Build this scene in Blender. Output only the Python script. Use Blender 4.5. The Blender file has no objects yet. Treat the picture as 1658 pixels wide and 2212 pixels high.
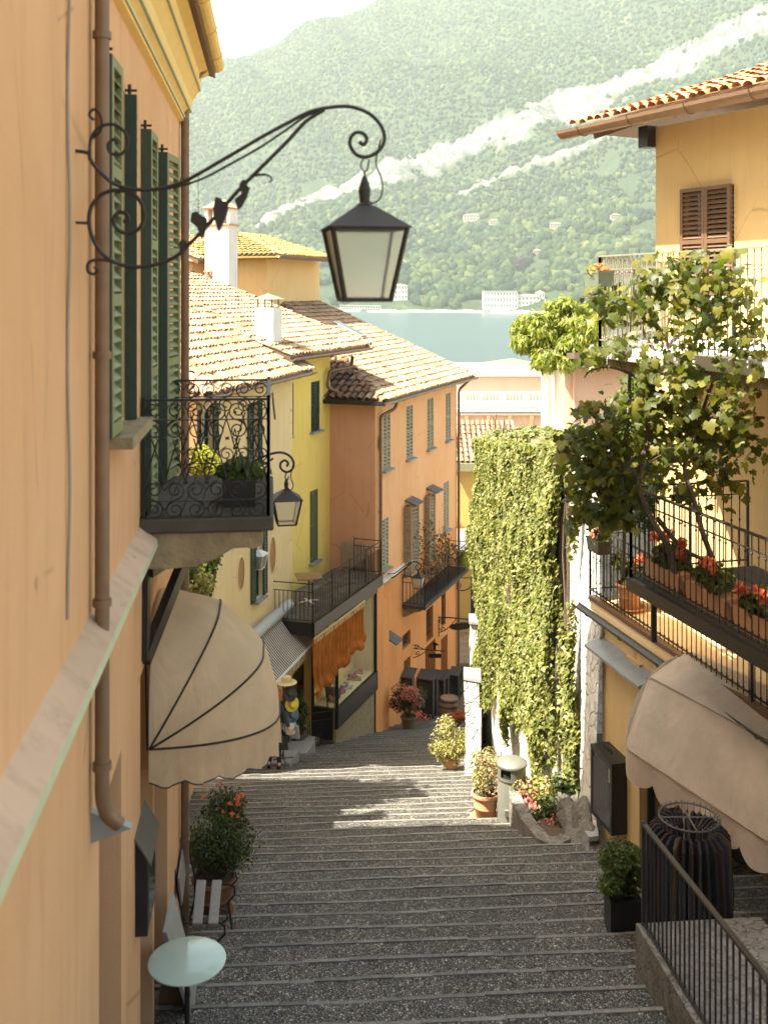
import bpy, math, random
import numpy as np
from mathutils import Vector, Matrix
random.seed(7); rng = np.random.default_rng(7)
R = math.radians
sc = bpy.context.scene
COL = sc.collection
# ------------------------------------------------------------------ camera, sky, sun, exposure
F, CX, HY = 2250.0, 829.0, 625.0          # focal length, optical axis and horizon in photo pixels (1658 wide)
cam_d = bpy.data.cameras.new('camera'); cam = bpy.data.objects.new('camera', cam_d); COL.objects.link(cam)
cam.location = (0, 0, 0); cam.rotation_euler = (R(90), 0, 0)
cam_d.sensor_fit = 'HORIZONTAL'; cam_d.sensor_width = 36.0
cam_d.lens = 36.0 * F / 1658.0
cam_d.shift_y = -(1105.5 - HY) / 1658.0
cam_d.clip_start = 0.05; cam_d.clip_end = 12000
cam_d.dof.use_dof = True; cam_d.dof.focus_distance = 24.0; cam_d.dof.aperture_fstop = 3.2
sc.camera = cam
SUN_EL, SUN_AX, SUN_AY = 59.0, -0.93, -0.37        # sun high on the left, a little behind the camera
_l = math.hypot(SUN_AX, SUN_AY)
sdir = Vector((SUN_AX/_l*math.cos(R(SUN_EL)), SUN_AY/_l*math.cos(R(SUN_EL)), math.sin(R(SUN_EL))))
w = bpy.data.worlds.new('World'); sc.world = w; w.use_nodes = True
nt = w.node_tree; bg = nt.nodes['Background']
sky = nt.nodes.new('ShaderNodeTexSky'); sky.sky_type = 'NISHITA'; sky.sun_disc = False
sky.sun_elevation = R(SUN_EL); sky.sun_rotation = math.atan2(SUN_AX, SUN_AY)
sky.air_density = 1.0; sky.dust_density = 2.5; sky.ozone_density = 1.0
_tint = nt.nodes.new('ShaderNodeMix'); _tint.data_type = 'RGBA'; _tint.blend_type = 'MULTIPLY'; _tint.inputs[0].default_value = 1
_tint.inputs[7].default_value = (1.10, .97, .76, 1); nt.links.new(sky.outputs[0], _tint.inputs[6]); nt.links.new(_tint.outputs[2], bg.inputs[0]); bg.inputs[1].default_value = 0.15
sun_d = bpy.data.lights.new('sun', 'SUN'); sun_d.energy = 5.0; sun_d.angle = R(0.5); sun_d.color = (1, .93, .80)
sun = bpy.data.objects.new('sun', sun_d); COL.objects.link(sun)
sun.rotation_euler = sdir.to_track_quat('Z', 'Y').to_euler(); sun.location = (-20, -5, 40)
sc.view_settings.view_transform = 'Standard'; sc.view_settings.look = 'None'
sc.view_settings.exposure = 2.05; sc.view_settings.gamma = 1.0
sc.cycles.max_bounces = 10; sc.cycles.diffuse_bounces = 5; sc.cycles.volume_bounces = 1
sc.cycles.transmission_bounces = 6; sc.cycles.transparent_max_bounces = 12
sc.cycles.use_denoising = True; sc.cycles.caustics_reflective = False; sc.cycles.caustics_refractive = False

# ------------------------------------------------------------------ helpers
def at(x, y, Y): return Vector(((x-CX)/F*Y, Y, (HY-y)/F*Y))
def tag(o, label=None, cat=None, group=None, kind=None):
    if label: o['label'] = label
    if cat: o['category'] = cat
    if group: o['group'] = group
    if kind: o['kind'] = kind
    return o
def empty(name, loc, label=None, cat=None, group=None):
    o = bpy.data.objects.new(name, None); COL.objects.link(o); o.location = loc; o.empty_display_size = .2
    return tag(o, label, cat, group)
def wloc(o):
    v = Vector(o.location)
    while o.parent: o = o.parent; v = v + Vector(o.location)
    return v
def link(name, me, mat, parent, smooth, origin=None):
    ms = mat if isinstance(mat, (list, tuple)) else [mat]
    for m in ms: me.materials.append(m)
    if smooth: me.polygons.foreach_set('use_smooth', [True]*len(me.polygons))
    o = bpy.data.objects.new(name, me); COL.objects.link(o)
    if parent is not None: o.parent = parent
    return o
class MB:
    def __init__(s): s.v = []; s.f = []; s.m = []; s.mi = 0
    def add(s, vs, fs):
        b = len(s.v); s.v += [Vector(v) for v in vs]
        for f in fs: s.f.append([b+i for i in f]); s.m.append(s.mi)
    def quad(s, a, b, c, d): s.add([a, b, c, d], [(0, 1, 2, 3)])
    def poly(s, p): s.add(p, [tuple(range(len(p)))])
    def obox(s, c, ax, ay, az):            # centre and three half vectors
        c, ax, ay, az = map(Vector, (c, ax, ay, az))
        p = [c+sx*ax+sy*ay+sz*az for sz in (-1, 1) for sx, sy in ((-1, -1), (1, -1), (1, 1), (-1, 1))]
        s.add(p, [(3, 2, 1, 0), (4, 5, 6, 7), (0, 1, 5, 4), (1, 2, 6, 5), (2, 3, 7, 6), (3, 0, 4, 7)])
    def box(s, x0, x1, y0, y1, z0, z1):
        s.obox(((x0+x1)/2, (y0+y1)/2, (z0+z1)/2), ((x1-x0)/2, 0, 0), (0, (y1-y0)/2, 0), (0, 0, (z1-z0)/2))
    def bar(s, a, b, w, h, up=(0, 0, 1)):
        a, b = Vector(a), Vector(b); d = b-a; u = d.normalized(); up = Vector(up)
        if abs(u.dot(up)) > .99: up = Vector((0, 1, 0))
        x = u.cross(up).normalized(); y = x.cross(u)
        s.obox((a+b)/2, d/2, x*w/2, y*h/2)
    def prism(s, pts, vec):                # closed polygon swept along vec
        n = len(pts); vec = Vector(vec); p = [Vector(q) for q in pts]; p += [q+vec for q in p]
        s.add(p, [tuple(range(n-1, -1, -1)), tuple(range(n, 2*n))] + [(i, (i+1) % n, n+(i+1) % n, n+i) for i in range(n)])
    def tube(s, pts, r, n=6, cap=True):
        pts = [Vector(p) for p in pts]; rs = r if isinstance(r, (list, tuple)) else [r]*len(pts)
        rings = []; ref = None
        for i, p in enumerate(pts):
            t = (pts[min(i+1, len(pts)-1)]-pts[max(i-1, 0)])
            t = t.normalized() if t.length > 1e-9 else Vector((0, 0, 1))
            if ref is None: ref = Vector((0, 0, 1)) if abs(t.z) < .9 else Vector((1, 0, 0))
            x = (ref - t*ref.dot(t))
            x = x.normalized() if x.length > 1e-6 else t.orthogonal().normalized()
            ref = x; y = t.cross(x)
            rings.append([p + (x*math.cos(a)+y*math.sin(a))*rs[i] for a in [2*math.pi*k/n for k in range(n)]])
        vs = [q for g in rings for q in g]; fs = []
        for i in range(len(pts)-1):
            for k in range(n): fs.append((i*n+k, i*n+(k+1) % n, (i+1)*n+(k+1) % n, (i+1)*n+k))
        if cap: fs += [tuple(range(n-1, -1, -1)), tuple(range((len(pts)-1)*n, len(pts)*n))]
        s.add(vs, fs)
    def lathe(s, prof, c, n=20, axis=(0, 0, 1), cap=True):
        c = Vector(c); a = Vector(axis).normalized(); x = a.orthogonal().normalized(); y = a.cross(x)
        vs = []; fs = []
        for r, z in prof:
            for k in range(n):
                t = 2*math.pi*k/n; vs.append(c+a*z+(x*math.cos(t)+y*math.sin(t))*r)
        for i in range(len(prof)-1):
            for k in range(n): fs.append((i*n+k, i*n+(k+1) % n, (i+1)*n+(k+1) % n, (i+1)*n+k))
        if cap: fs += [tuple(range(n-1, -1, -1)), tuple(range((len(prof)-1)*n, len(prof)*n))]
        s.add(vs, fs)
    def build(s, name, mat, parent=None, smooth=False, bevel=0):
        if parent is not None: o0 = wloc(parent)
        else:
            o0 = Vector((0, 0, 0))
            if s.v:
                mn = [min(v[i] for v in s.v) for i in range(3)]; mx = [max(v[i] for v in s.v) for i in range(3)]
                o0 = Vector(((mn[0]+mx[0])/2, (mn[1]+mx[1])/2, mn[2]))
        me = bpy.data.meshes.new(name); me.from_pydata([tuple(v-o0) for v in s.v], [], s.f)
        ms = mat if isinstance(mat, (list, tuple)) else [mat]
        if len(ms) > 1: me.polygons.foreach_set('material_index', s.m)
        o = link(name, me, mat, parent, smooth)
        if parent is None: o.location = o0
        if smooth:
            md = o.modifiers.new('es', 'EDGE_SPLIT'); md.split_angle = R(40)
        if bevel:
            md = o.modifiers.new('bv', 'BEVEL'); md.width = bevel; md.segments = 2; md.limit_method = 'ANGLE'
        return o
def np_obj(name, V, Fc, mat, parent=None, smooth=False, mi=None):
    """V (N,3) world, Fc (M,k) faces of one size"""
    V = np.asarray(V, dtype=np.float32); Fc = np.asarray(Fc, dtype=np.int32)
    o0 = np.array(wloc(parent) if parent is not None else (V[:, 0].mean(), V[:, 1].mean(), V[:, 2].min()), dtype=np.float32)
    me = bpy.data.meshes.new(name); me.vertices.add(len(V)); me.vertices.foreach_set('co', (V-o0).ravel())
    M, k = Fc.shape; me.loops.add(M*k); me.loops.foreach_set('vertex_index', Fc.ravel())
    me.polygons.add(M); me.polygons.foreach_set('loop_start', np.arange(0, M*k, k, dtype=np.int32))
    if mi is not None: me.polygons.foreach_set('material_index', np.asarray(mi, dtype=np.int32))
    me.update(calc_edges=True)
    o = link(name, me, mat, parent, smooth)
    if parent is None: o.location = o0
    return o
def stamp(T, TF, O, B, S=None):
    """template T (K,3), faces TF (m,k), origins O (N,3), bases B (N,3,3) rows = local axes in world"""
    T = np.asarray(T, float); TF = np.asarray(TF); O = np.asarray(O, float); N = len(O); K = len(T)
    L = np.broadcast_to(T, (N, K, 3))
    if S is not None: L = L*np.asarray(S, float).reshape(N, 1, -1)
    V = np.einsum('nki,nij->nkj', L, B)+O[:, None, :]
    Fc = (TF[None]+(np.arange(N)*K)[:, None, None]).reshape(-1, TF.shape[1])
    return V.reshape(-1, 3), Fc
def norm(a): return a/np.maximum(np.linalg.norm(a, axis=-1, keepdims=True), 1e-9)
def bases(nrm, up=None, rnd=0.0):
    """leaf bases: z along nrm, y pointing roughly along up"""
    n = norm(nrm+rng.normal(0, rnd, nrm.shape) if rnd else nrm)
    u = np.broadcast_to(np.array((0, 0, -1.) if up is None else up, float), n.shape) + rng.normal(0, .35, n.shape)
    x = norm(np.cross(u, n)); y = np.cross(n, x)
    return np.stack([x, y, n], axis=1)
LEAF_Q = (np.array([(0, 0, 0), (.38, .45, -.06), (0, 1, .02), (-.38, .45, -.06)]), np.array([(0, 1, 2), (0, 2, 3)]))
_iv = [(0, 0, 0), (.3, -.02, -.03), (.55, .3, -.10), (.27, .55, -.03), (0, 1, -.08), (-.27, .55, -.03), (-.55, .3, -.10), (-.3, -.02, -.03), (0, .35, .04)]
LEAF_I = (np.array(_iv), np.array([(8, i, i+1) for i in range(0, 7)]+[(8, 7, 0)]))
_gv = [(0, .12, 0), (.22, -.10, -.06), (.50, .02, -.10), (.42, .24, -.03), (.60, .48, -.12), (.30, .58, -.02), (.28, .80, -.08), (0, 1.05, -.12),
       (-.28, .80, -.08), (-.30, .58, -.02), (-.60, .48, -.12), (-.42, .24, -.03), (-.50, .02, -.10), (-.22, -.10, -.06), (0, .4, .05)]
LEAF_G = (np.array(_gv), np.array([(14, i, i+1) for i in range(0, 13)]+[(14, 13, 0)]))
def leaf_cloud(name, C, Nn, size, mat, parent=None, shape=LEAF_Q, rnd=.6, up=None):
    C = np.asarray(C, float); N = len(C)
    S = (np.asarray(size)*np.ones(N)*rng.uniform(.65, 1.3, N))
    V, Fc = stamp(shape[0], shape[1], C, bases(np.asarray(Nn, float), up, rnd), np.repeat(S[:, None], 3, 1))
    return np_obj(name, V, Fc, mat, parent)
def bush_pts(c, r, n, clumps=14, shell=.75, flat=0):
    """points and outward normals for a clumpy crown of radii r around c"""
    c = np.array(c, float); r = np.array(r, float)
    d = norm(rng.normal(0, 1, (clumps, 3))); cc = d*rng.uniform(.35, .8, (clumps, 1)); cr = rng.uniform(.26, .5, clumps)
    k = rng.integers(0, clumps, n); dd = norm(rng.normal(0, 1, (n, 3)))
    p = cc[k]+dd*(cr[k]*rng.uniform(shell, 1.05, n)[:])[:, None]
    return c+p*r, norm(dd+.35*p+np.array((0, 0, .4)))

# ------------------------------------------------------------------ value noise in numpy (for shapes)
_perm = rng.random((64, 64, 64))
def vnoise(P):
    P = np.asarray(P, float); i = np.floor(P).astype(int); f = P-i; f = f*f*(3-2*f); out = 0
    for dx in (0, 1):
        for dy in (0, 1):
            for dz in (0, 1):
                wgt = (f[..., 0] if dx else 1-f[..., 0])*(f[..., 1] if dy else 1-f[..., 1])*(f[..., 2] if dz else 1-f[..., 2])
                out = out+wgt*_perm[(i[..., 0]+dx) % 64, (i[..., 1]+dy) % 64, (i[..., 2]+dz) % 64]
    return out*2-1
def fbm(P, o=4):
    P = np.asarray(P, float); s = 0; a = 1
    for k in range(o): s = s+a*vnoise(P*(2**k)+k*7.3); a *= .5
    return s

# ------------------------------------------------------------------ materials
class NT:
    def __init__(s, name):
        s.m = bpy.data.materials.new(name); s.m.use_nodes = True; s.t = s.m.node_tree
        s.b = s.t.nodes['Principled BSDF']; s.out = s.t.nodes['Material Output']
    def n(s, t, **k):
        x = s.t.nodes.new(t)
        for a, v in k.items(): setattr(x, a, v)
        return x
    def l(s, a, b): s.t.links.new(a, b)
    def coord(s, scale=(1, 1, 1), rot=(0, 0, 0)):
        tc = s.n('ShaderNodeTexCoord'); mp = s.n('ShaderNodeMapping'); mp.inputs['Scale'].default_value = scale; mp.inputs['Rotation'].default_value = rot
        s.l(tc.outputs['Object'], mp.inputs[0]); return mp.outputs[0]
    def noise(s, co, scale, detail=4, rough=.55, dist=0):
        x = s.n('ShaderNodeTexNoise'); x.inputs['Scale'].default_value = scale; x.inputs['Detail'].default_value = detail
        x.inputs['Roughness'].default_value = rough; x.inputs['Distortion'].default_value = dist; s.l(co, x.inputs['Vector']); return x.outputs['Fac']
    def ramp(s, fac, stops):
        r = s.n('ShaderNodeValToRGB'); e = r.color_ramp.elements
        while len(e) < len(stops): e.new(.5)
        for q, (p, c) in zip(e, stops): q.position = p; q.color = (*c[:3], 1)
        s.l(fac, r.inputs[0]); return r.outputs[0]
    def mix(s, fac, a, b, mode='MIX'):
        x = s.n('ShaderNodeMix', data_type='RGBA', blend_type=mode)
        for sock, v in ((0, fac), (6, a), (7, b)):
            if isinstance(v, (int, float)): x.inputs[sock].default_value = v
            elif isinstance(v, tuple): x.inputs[sock].default_value = (*v[:3], 1)
            else: s.l(v, x.inputs[sock])
        return x.outputs[2]
    def bump(s, h, strength=.3, dist=.02, nrm=None):
        x = s.n('ShaderNodeBump'); x.inputs['Strength'].default_value = strength; x.inputs['Distance'].default_value = dist
        s.l(h, x.inputs['Height'])
        if nrm is not None: s.l(nrm, x.inputs['Normal'])
        s.l(x.outputs[0], s.b.inputs['Normal']); return x.outputs[0]
    def base(s, c):
        if isinstance(c, tuple): s.b.inputs['Base Color'].default_value = (*c[:3], 1)
        else: s.l(c, s.b.inputs['Base Color'])
def mul(c, k): return tuple(min(1, x*k) for x in c[:3])
def simple(name, col, rough=.7, metal=0, var=.12, scale=6, bump=.15, bscale=60, spec=.4, bd=.004, island=0):
    N = NT(name); co = N.coord(); f = N.noise(co, scale)
    c = N.mix(f, mul(col, 1-var), mul(col, 1+var))
    if island:
        g = N.n('ShaderNodeNewGeometry'); c2 = N.ramp(g.outputs['Random Per Island'], [(0, mul((1, 1, 1), 1-island)), (1, (1, 1, 1))]); c = N.mix(1.0, c, c2, 'MULTIPLY')
    N.base(c); N.b.inputs['Roughness'].default_value = rough; N.b.inputs['Metallic'].default_value = metal
    N.b.inputs['Specular IOR Level'].default_value = spec
    if bump: N.bump(N.noise(co, bscale, 3), bump, bd)
    return N.m
def plaster(name, col, col2=None, stain=.35, rough=.92):
    """painted render: broad patches, vertical run marks, fine grain"""
    N = NT(name); co = N.coord(); col2 = col2 or mul(col, .86)
    f = N.ramp(N.noise(co, .55, 5, .6, .4), [(.32, (0, 0, 0)), (.68, (1, 1, 1))])
    c = N.mix(f, col, col2)
    st = N.ramp(N.noise(N.coord((2.2, 2.2, .18)), 2.4, 5, .65), [(.50, (0, 0, 0)), (.78, (1, 1, 1))])
    k = N.n('ShaderNodeMath', operation='MULTIPLY'); N.l(st, k.inputs[0]); k.inputs[1].default_value = stain
    c = N.mix(k.outputs[0], c, mul(col2, .72))
    sp = N.ramp(N.noise(co, 5.5, 6, .7), [(.60, (0, 0, 0)), (.74, (1, 1, 1))])
    k2 = N.n('ShaderNodeMath', operation='MULTIPLY'); N.l(sp, k2.inputs[0]); k2.inputs[1].default_value = stain*.45
    c = N.mix(k2.outputs[0], c, mul(col, 1.12))
    # hairline cracks and small chips
    wv = N.mix(.12, N.coord((1, 1, .55)), N.n('ShaderNodeTexNoise').outputs['Color'], 'LINEAR_LIGHT')
    e = N.n('ShaderNodeTexVoronoi', feature='DISTANCE_TO_EDGE'); e.inputs['Scale'].default_value = .75; N.l(wv, e.inputs['Vector'])
    ck = N.ramp(e.outputs['Distance'], [(0, (.55, .55, .55)), (.006, (0, 0, 0))]); gate = N.ramp(N.noise(co, .9, 3), [(.50, (0, 0, 0)), (.60, (1, 1, 1))]); ck = N.mix(1, ck, gate, 'MULTIPLY')
    c = N.mix(ck, c, mul(col2, .35))
    chp = N.ramp(N.noise(N.coord((1, 1, .6)), 3.3, 5, .6), [(.715, (0, 0, 0)), (.735, (.7, .7, .7))]); c = N.mix(chp, c, mul(col2, .5))
    N.base(c); N.b.inputs['Roughness'].default_value = rough; N.b.inputs['Specular IOR Level'].default_value = .2
    h = N.mix(.35, N.noise(co, 2.0, 3), N.noise(co, 45, 4)); N.bump(h, .45, .014)
    return N.m
def stone(name, cols, scale=6, bd=.05, stretch=(1, 1, 1), rough=.95, dark=(.05, .045, .04)):
    """rubble masonry"""
    N = NT(name); co = N.coord(stretch)
    v = N.n('ShaderNodeTexVoronoi'); v.inputs['Scale'].default_value = scale; v.inputs['Randomness'].default_value = 1; _d = N.n('ShaderNodeTexNoise'); _d.inputs['Scale'].default_value = scale*.9; N.l(co, _d.inputs['Vector']); co_ = N.mix(.16, co, _d.outputs['Color'], 'LINEAR_LIGHT'); N.l(co_, v.inputs['Vector'])
    e = N.n('ShaderNodeTexVoronoi', feature='DISTANCE_TO_EDGE'); e.inputs['Scale'].default_value = scale; e.inputs['Randomness'].default_value = 1; N.l(co_, e.inputs['Vector'])
    sep = N.n('ShaderNodeSeparateColor'); N.l(v.outputs['Color'], sep.inputs[0])
    c = N.ramp(sep.outputs[0], [(i/(len(cols)-1), q) for i, q in enumerate(cols)])
    c = N.mix(N.noise(co, scale*2, 5), c, mul(cols[0], .55), 'MIX') if False else N.mix(N.ramp(N.noise(co, 1.1, 5, .7), [(.4, (0, 0, 0)), (.7, (1, 1, 1))]), c, mul(cols[-1], 1.05))
    ed = N.ramp(e.outputs['Distance'], [(.0, (.35, .35, .35)), (.06, (1, 1, 1))])
    wn = N.n('ShaderNodeMath', operation='MULTIPLY'); N.l(ed, wn.inputs[0]); wn.inputs[1].default_value = 1.0
    c = N.mix(N.ramp(N.noise(co, scale*1.4, 8, .8), [(.50, (0, 0, 0)), (.66, (.8, .8, .8))]), c, dark)
    N.base(N.mix(ed, mul(tuple((p+q)/2 for p, q in zip(dark, cols[0])), 1), c)); N.b.inputs['Roughness'].default_value = rough; N.b.inputs['Specular IOR Level'].default_value = .25
    h = N.mix(.3, ed, N.noise(co, scale*5, 4)); N.bump(h, .9, bd)
    return N.m
def leafmat(name, c1, c2, c3=None, transl=.45, rough=.5):
    N = NT(name); g = N.n('ShaderNodeNewGeometry')
    stops = [(0, c1), (.6, c2), (1, c3 or mul(c2, 1.25))]
    c = N.ramp(g.outputs['Random Per Island'], stops)
    big = N.ramp(N.noise(N.coord(), 1.6, 3), [(.35, (.72, .72, .72)), (.65, (1.0, 1.0, 1.0))])
    c = N.mix(1.0, c, big, 'MULTIPLY'); N.base(c); N.b.inputs['Roughness'].default_value = rough; N.b.inputs['Specular IOR Level'].default_value = .35
    t = N.n('ShaderNodeBsdfTranslucent'); N.l(N.mix(1.0, c, (1.25, 1.3, .55), 'MULTIPLY'), t.inputs[0])
    ms = N.n('ShaderNodeMixShader'); ms.inputs[0].default_value = transl
    N.l(N.b.outputs[0], ms.inputs[1]); N.l(t.outputs[0], ms.inputs[2]); N.l(ms.outputs[0], N.out.inputs[0])
    return N.m
def clothmat(name, col, transl=.35, var=.06, rough=.9):
    N = NT(name); co = N.coord(); c = N.mix(N.ramp(N.noise(co, 1.8, 6, .65), [(.35, (0, 0, 0)), (.65, (1, 1, 1))]), mul(col, 1-var*2.2), mul(col, 1+var)); N.base(c)
    N.b.inputs['Roughness'].default_value = rough; N.b.inputs['Specular IOR Level'].default_value = .15
    N.bump(N.mix(.12, N.noise(N.coord((1.6, 1.6, .7)), 2.6, 5, .55, .8), N.noise(co, 400, 2)), .8, .05)
    t = N.n('ShaderNodeBsdfTranslucent'); N.l(c, t.inputs[0]); ms = N.n('ShaderNodeMixShader'); ms.inputs[0].default_value = transl
    N.l(N.b.outputs[0], ms.inputs[1]); N.l(t.outputs[0], ms.inputs[2]); N.l(ms.outputs[0], N.out.inputs[0])
    return N.m
def tilemat(name, cols, lichen=(.30, .27, .06), lk=.25):
    N = NT(name); g = N.n('ShaderNodeNewGeometry'); co = N.coord()
    c = N.ramp(g.outputs['Random Per Island'], [(i/(len(cols)-1), q) for i, q in enumerate(cols)])
    d = N.ramp(N.noise(co, 9, 6, .7), [(.38, (.62, .58, .54)), (.62, (1.05, 1.05, 1.05))]); c = N.mix(1, c, d, 'MULTIPLY')
    lf = N.ramp(N.noise(co, 1.3, 5, .7), [(.52, (0, 0, 0)), (.70, (lk, lk, lk))]); c = N.mix(lf, c, lichen)
    N.base(c); N.b.inputs['Roughness'].default_value = .9; N.b.inputs['Specular IOR Level'].default_value = .2
    N.bump(N.noise(co, 30, 4), .5, .01); return N.m
M = {}
M['salmon'] = plaster('salmon_plaster', (.66, .385, .205), (.59, .33, .16), .45)
M['peach'] = plaster('peach_plaster', (.84, .46, .23), (.78, .40, .18), .4)
M['orange'] = plaster('orange_plaster', (.80, .35, .125), (.70, .28, .09), .4)
M['cream'] = plaster('cream_plaster', (.84, .63, .36), (.77, .55, .29), .35)
M['yellow'] = plaster('yellow_plaster', (.86, .64, .19), (.80, .57, .15), .4)
M['tan'] = plaster('tan_plaster', (.60, .43, .21), (.53, .37, .17), .3)
M['pink'] = plaster('pink_plaster', (.72, .50, .36), (.68, .46, .32), .2)
M['whitewash'] = plaster('whitewash', (.72, .68, .58), (.60, .56, .47), .5)
M['ochre'] = plaster('ochre_plaster', (.60, .45, .15), (.52, .38, .12), .3)
M['trim'] = simple('greenish_trim_paint', (.46, .47, .30), .7, var=.2, scale=5)
M['yellow_trim'] = simple('yellow_trim', (.78, .56, .20), .8, var=.12)
M['iron'] = simple('wrought_iron', (.030, .026, .022), .55, .3, var=.3, scale=30, bump=.3, bscale=120)
M['black'] = simple('black_paint', (.018, .018, .018), .4, var=.2)
M['grey_iron'] = simple('weathered_grey_iron', (.10, .095, .085), .6, .3, var=.3, scale=20)
M['pipe'] = simple('brown_copper_pipe', (.20, .125, .075), .5, .25, var=.25, scale=9)
M['gutter'] = simple('zinc_brown_gutter', (.26, .20, .15), .55, .3, var=.2)
M['zinc'] = simple('zinc_sheet', (.32, .34, .34), .5, .5, var=.2)
M['dkgreen'] = simple('dark_green_paint', (.035, .055, .035), .55, var=.25, scale=8)
M['ltgreen'] = simple('lit_green_paint', (.19, .20, .085), .6, var=.3, scale=8)  # paler green puts the light on the louvre faces into the paint
M['olive'] = simple('olive_shutter_paint', (.12, .13, .05), .6, var=.2, scale=8)
M['brownwood'] = simple('brown_shutter_wood', (.13, .07, .035), .6, var=.25, scale=9)
M['greywood'] = simple('weathered_grey_shutter', (.36, .30, .19), .8, var=.25, scale=9)
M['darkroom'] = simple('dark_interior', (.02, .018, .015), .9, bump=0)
M['brownrev'] = simple('brown_doorway', (.20, .09, .035), .85, var=.1)
M['granite'] = simple('grey_granite', (.30, .29, .27), .85, var=.25, scale=25, bump=.5, bscale=90)
M['oldstone'] = simple('weathered_stone', (.28, .21, .12), .95, var=.55, scale=7, bump=.7, bscale=25, bd=.02)
M['darkstone'] = simple('dark_slab_stone', (.07, .06, .045), .9, var=.4, scale=6, bump=.5, bscale=40, bd=.01)
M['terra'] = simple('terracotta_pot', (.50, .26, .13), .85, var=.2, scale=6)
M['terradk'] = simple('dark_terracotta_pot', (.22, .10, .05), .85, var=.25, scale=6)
M['tile'] = tilemat('roof_tiles', [(.27, .165, .095), (.41, .285, .18), (.50, .375, .26), (.34, .22, .13), (.45, .32, .205)])
M['tileshade'] = tilemat('shade_dark_roof_tiles', [(.16, .09, .06), (.32, .16, .09), (.20, .14, .10), (.42, .24, .14), (.26, .19, .13)])  # darker tiles put the shade on the orange house's hip into the colour
M['tilelich'] = tilemat('lichen_roof_tiles', [(.38, .27, .12), (.46, .36, .14), (.35, .29, .10)], (.36, .30, .05), .8)
M['tileorange'] = tilemat('orange_eave_tiles', [(.52, .25, .12), (.66, .36, .19), (.60, .30, .13), (.70, .46, .28)], (.4, .36, .1), .3)
M['stucco'] = plaster('chimney_stucco', (.74, .72, .66), (.62, .60, .54), .5)
M['ivy'] = leafmat('ivy_leaf', (.11, .145, .035), (.22, .235, .065), (.42, .38, .15), .4, .42)
M['vine'] = leafmat('grape_leaf', (.05, .07, .012), (.12, .14, .022), (.27, .24, .045), .5, .42)
M['wist'] = leafmat('wisteria_leaf', (.14, .19, .03), (.26, .30, .05), (.40, .38, .08), .45)
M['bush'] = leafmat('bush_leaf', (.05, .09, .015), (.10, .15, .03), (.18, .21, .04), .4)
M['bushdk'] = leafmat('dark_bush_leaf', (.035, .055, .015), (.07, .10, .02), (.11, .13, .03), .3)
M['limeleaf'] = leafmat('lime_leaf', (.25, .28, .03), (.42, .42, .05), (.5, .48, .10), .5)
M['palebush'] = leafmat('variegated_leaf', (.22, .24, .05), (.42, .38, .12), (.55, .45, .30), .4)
M['pinkfl'] = leafmat('pink_petal', (.62, .14, .12), (.78, .26, .22), (.85, .42, .36), .35)
M['redfl'] = leafmat('red_petal', (.75, .12, .04), (.85, .20, .08), (.9, .35, .15), .35)
M['bark'] = simple('bark', (.10, .07, .045), .95, var=.35, scale=12, bump=.8, bscale=35, bd=.02)
M['glass'] = simple('window_glass', (.035, .04, .04), .08, var=.2, bump=0, spec=.8)
M['white'] = simple('white_paint', (.78, .76, .70), .6, var=.06)
# ------------------------------------------------------------------ the street
GA, GB, SK = 3.35, 0.325, 0.06            # ground falls .325 m per metre away from the camera
def g0(X, Y):
    t = Y - SK*X
    if t < -5: t = -5
    if t > 41: return -GA-GB*41-.16*(t-41)*1.0 if t < 90 else -GA-GB*41-.16*49
    return -GA-GB*t
TREAD = .57
cob = NT('cobbles'); co = cob.coord((1.0, .62, 1.0))
v = cob.n('ShaderNodeTexVoronoi'); v.inputs['Scale'].default_value = 44; cob.l(co, v.inputs['Vector'])
e = cob.n('ShaderNodeTexVoronoi', feature='DISTANCE_TO_EDGE'); e.inputs['Scale'].default_value = 44; cob.l(co, e.inputs['Vector'])
sp = cob.n('ShaderNodeSeparateColor'); cob.l(v.outputs['Color'], sp.inputs[0])
c = cob.ramp(sp.outputs[0], [(0, (.09, .086, .076)), (.4, (.17, .162, .142)), (.7, (.27, .25, .215)), (.9, (.38, .35, .30)), (1, (.52, .49, .43))])
c = cob.mix(1.0, c, cob.ramp(cob.noise(co, .8, 5, .7), [(.35, (.62, .62, .62)), (.65, (1.1, 1.08, 1.02))]), 'MULTIPLY')
ed = cob.ramp(e.outputs['Distance'], [(.0, (0, 0, 0)), (.16, (1, 1, 1))])
cob.base(cob.mix(ed, (.030, .028, .024), c)); cob.b.inputs['Roughness'].default_value = .62
cob.bump(ed, 1.0, .03)
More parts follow.
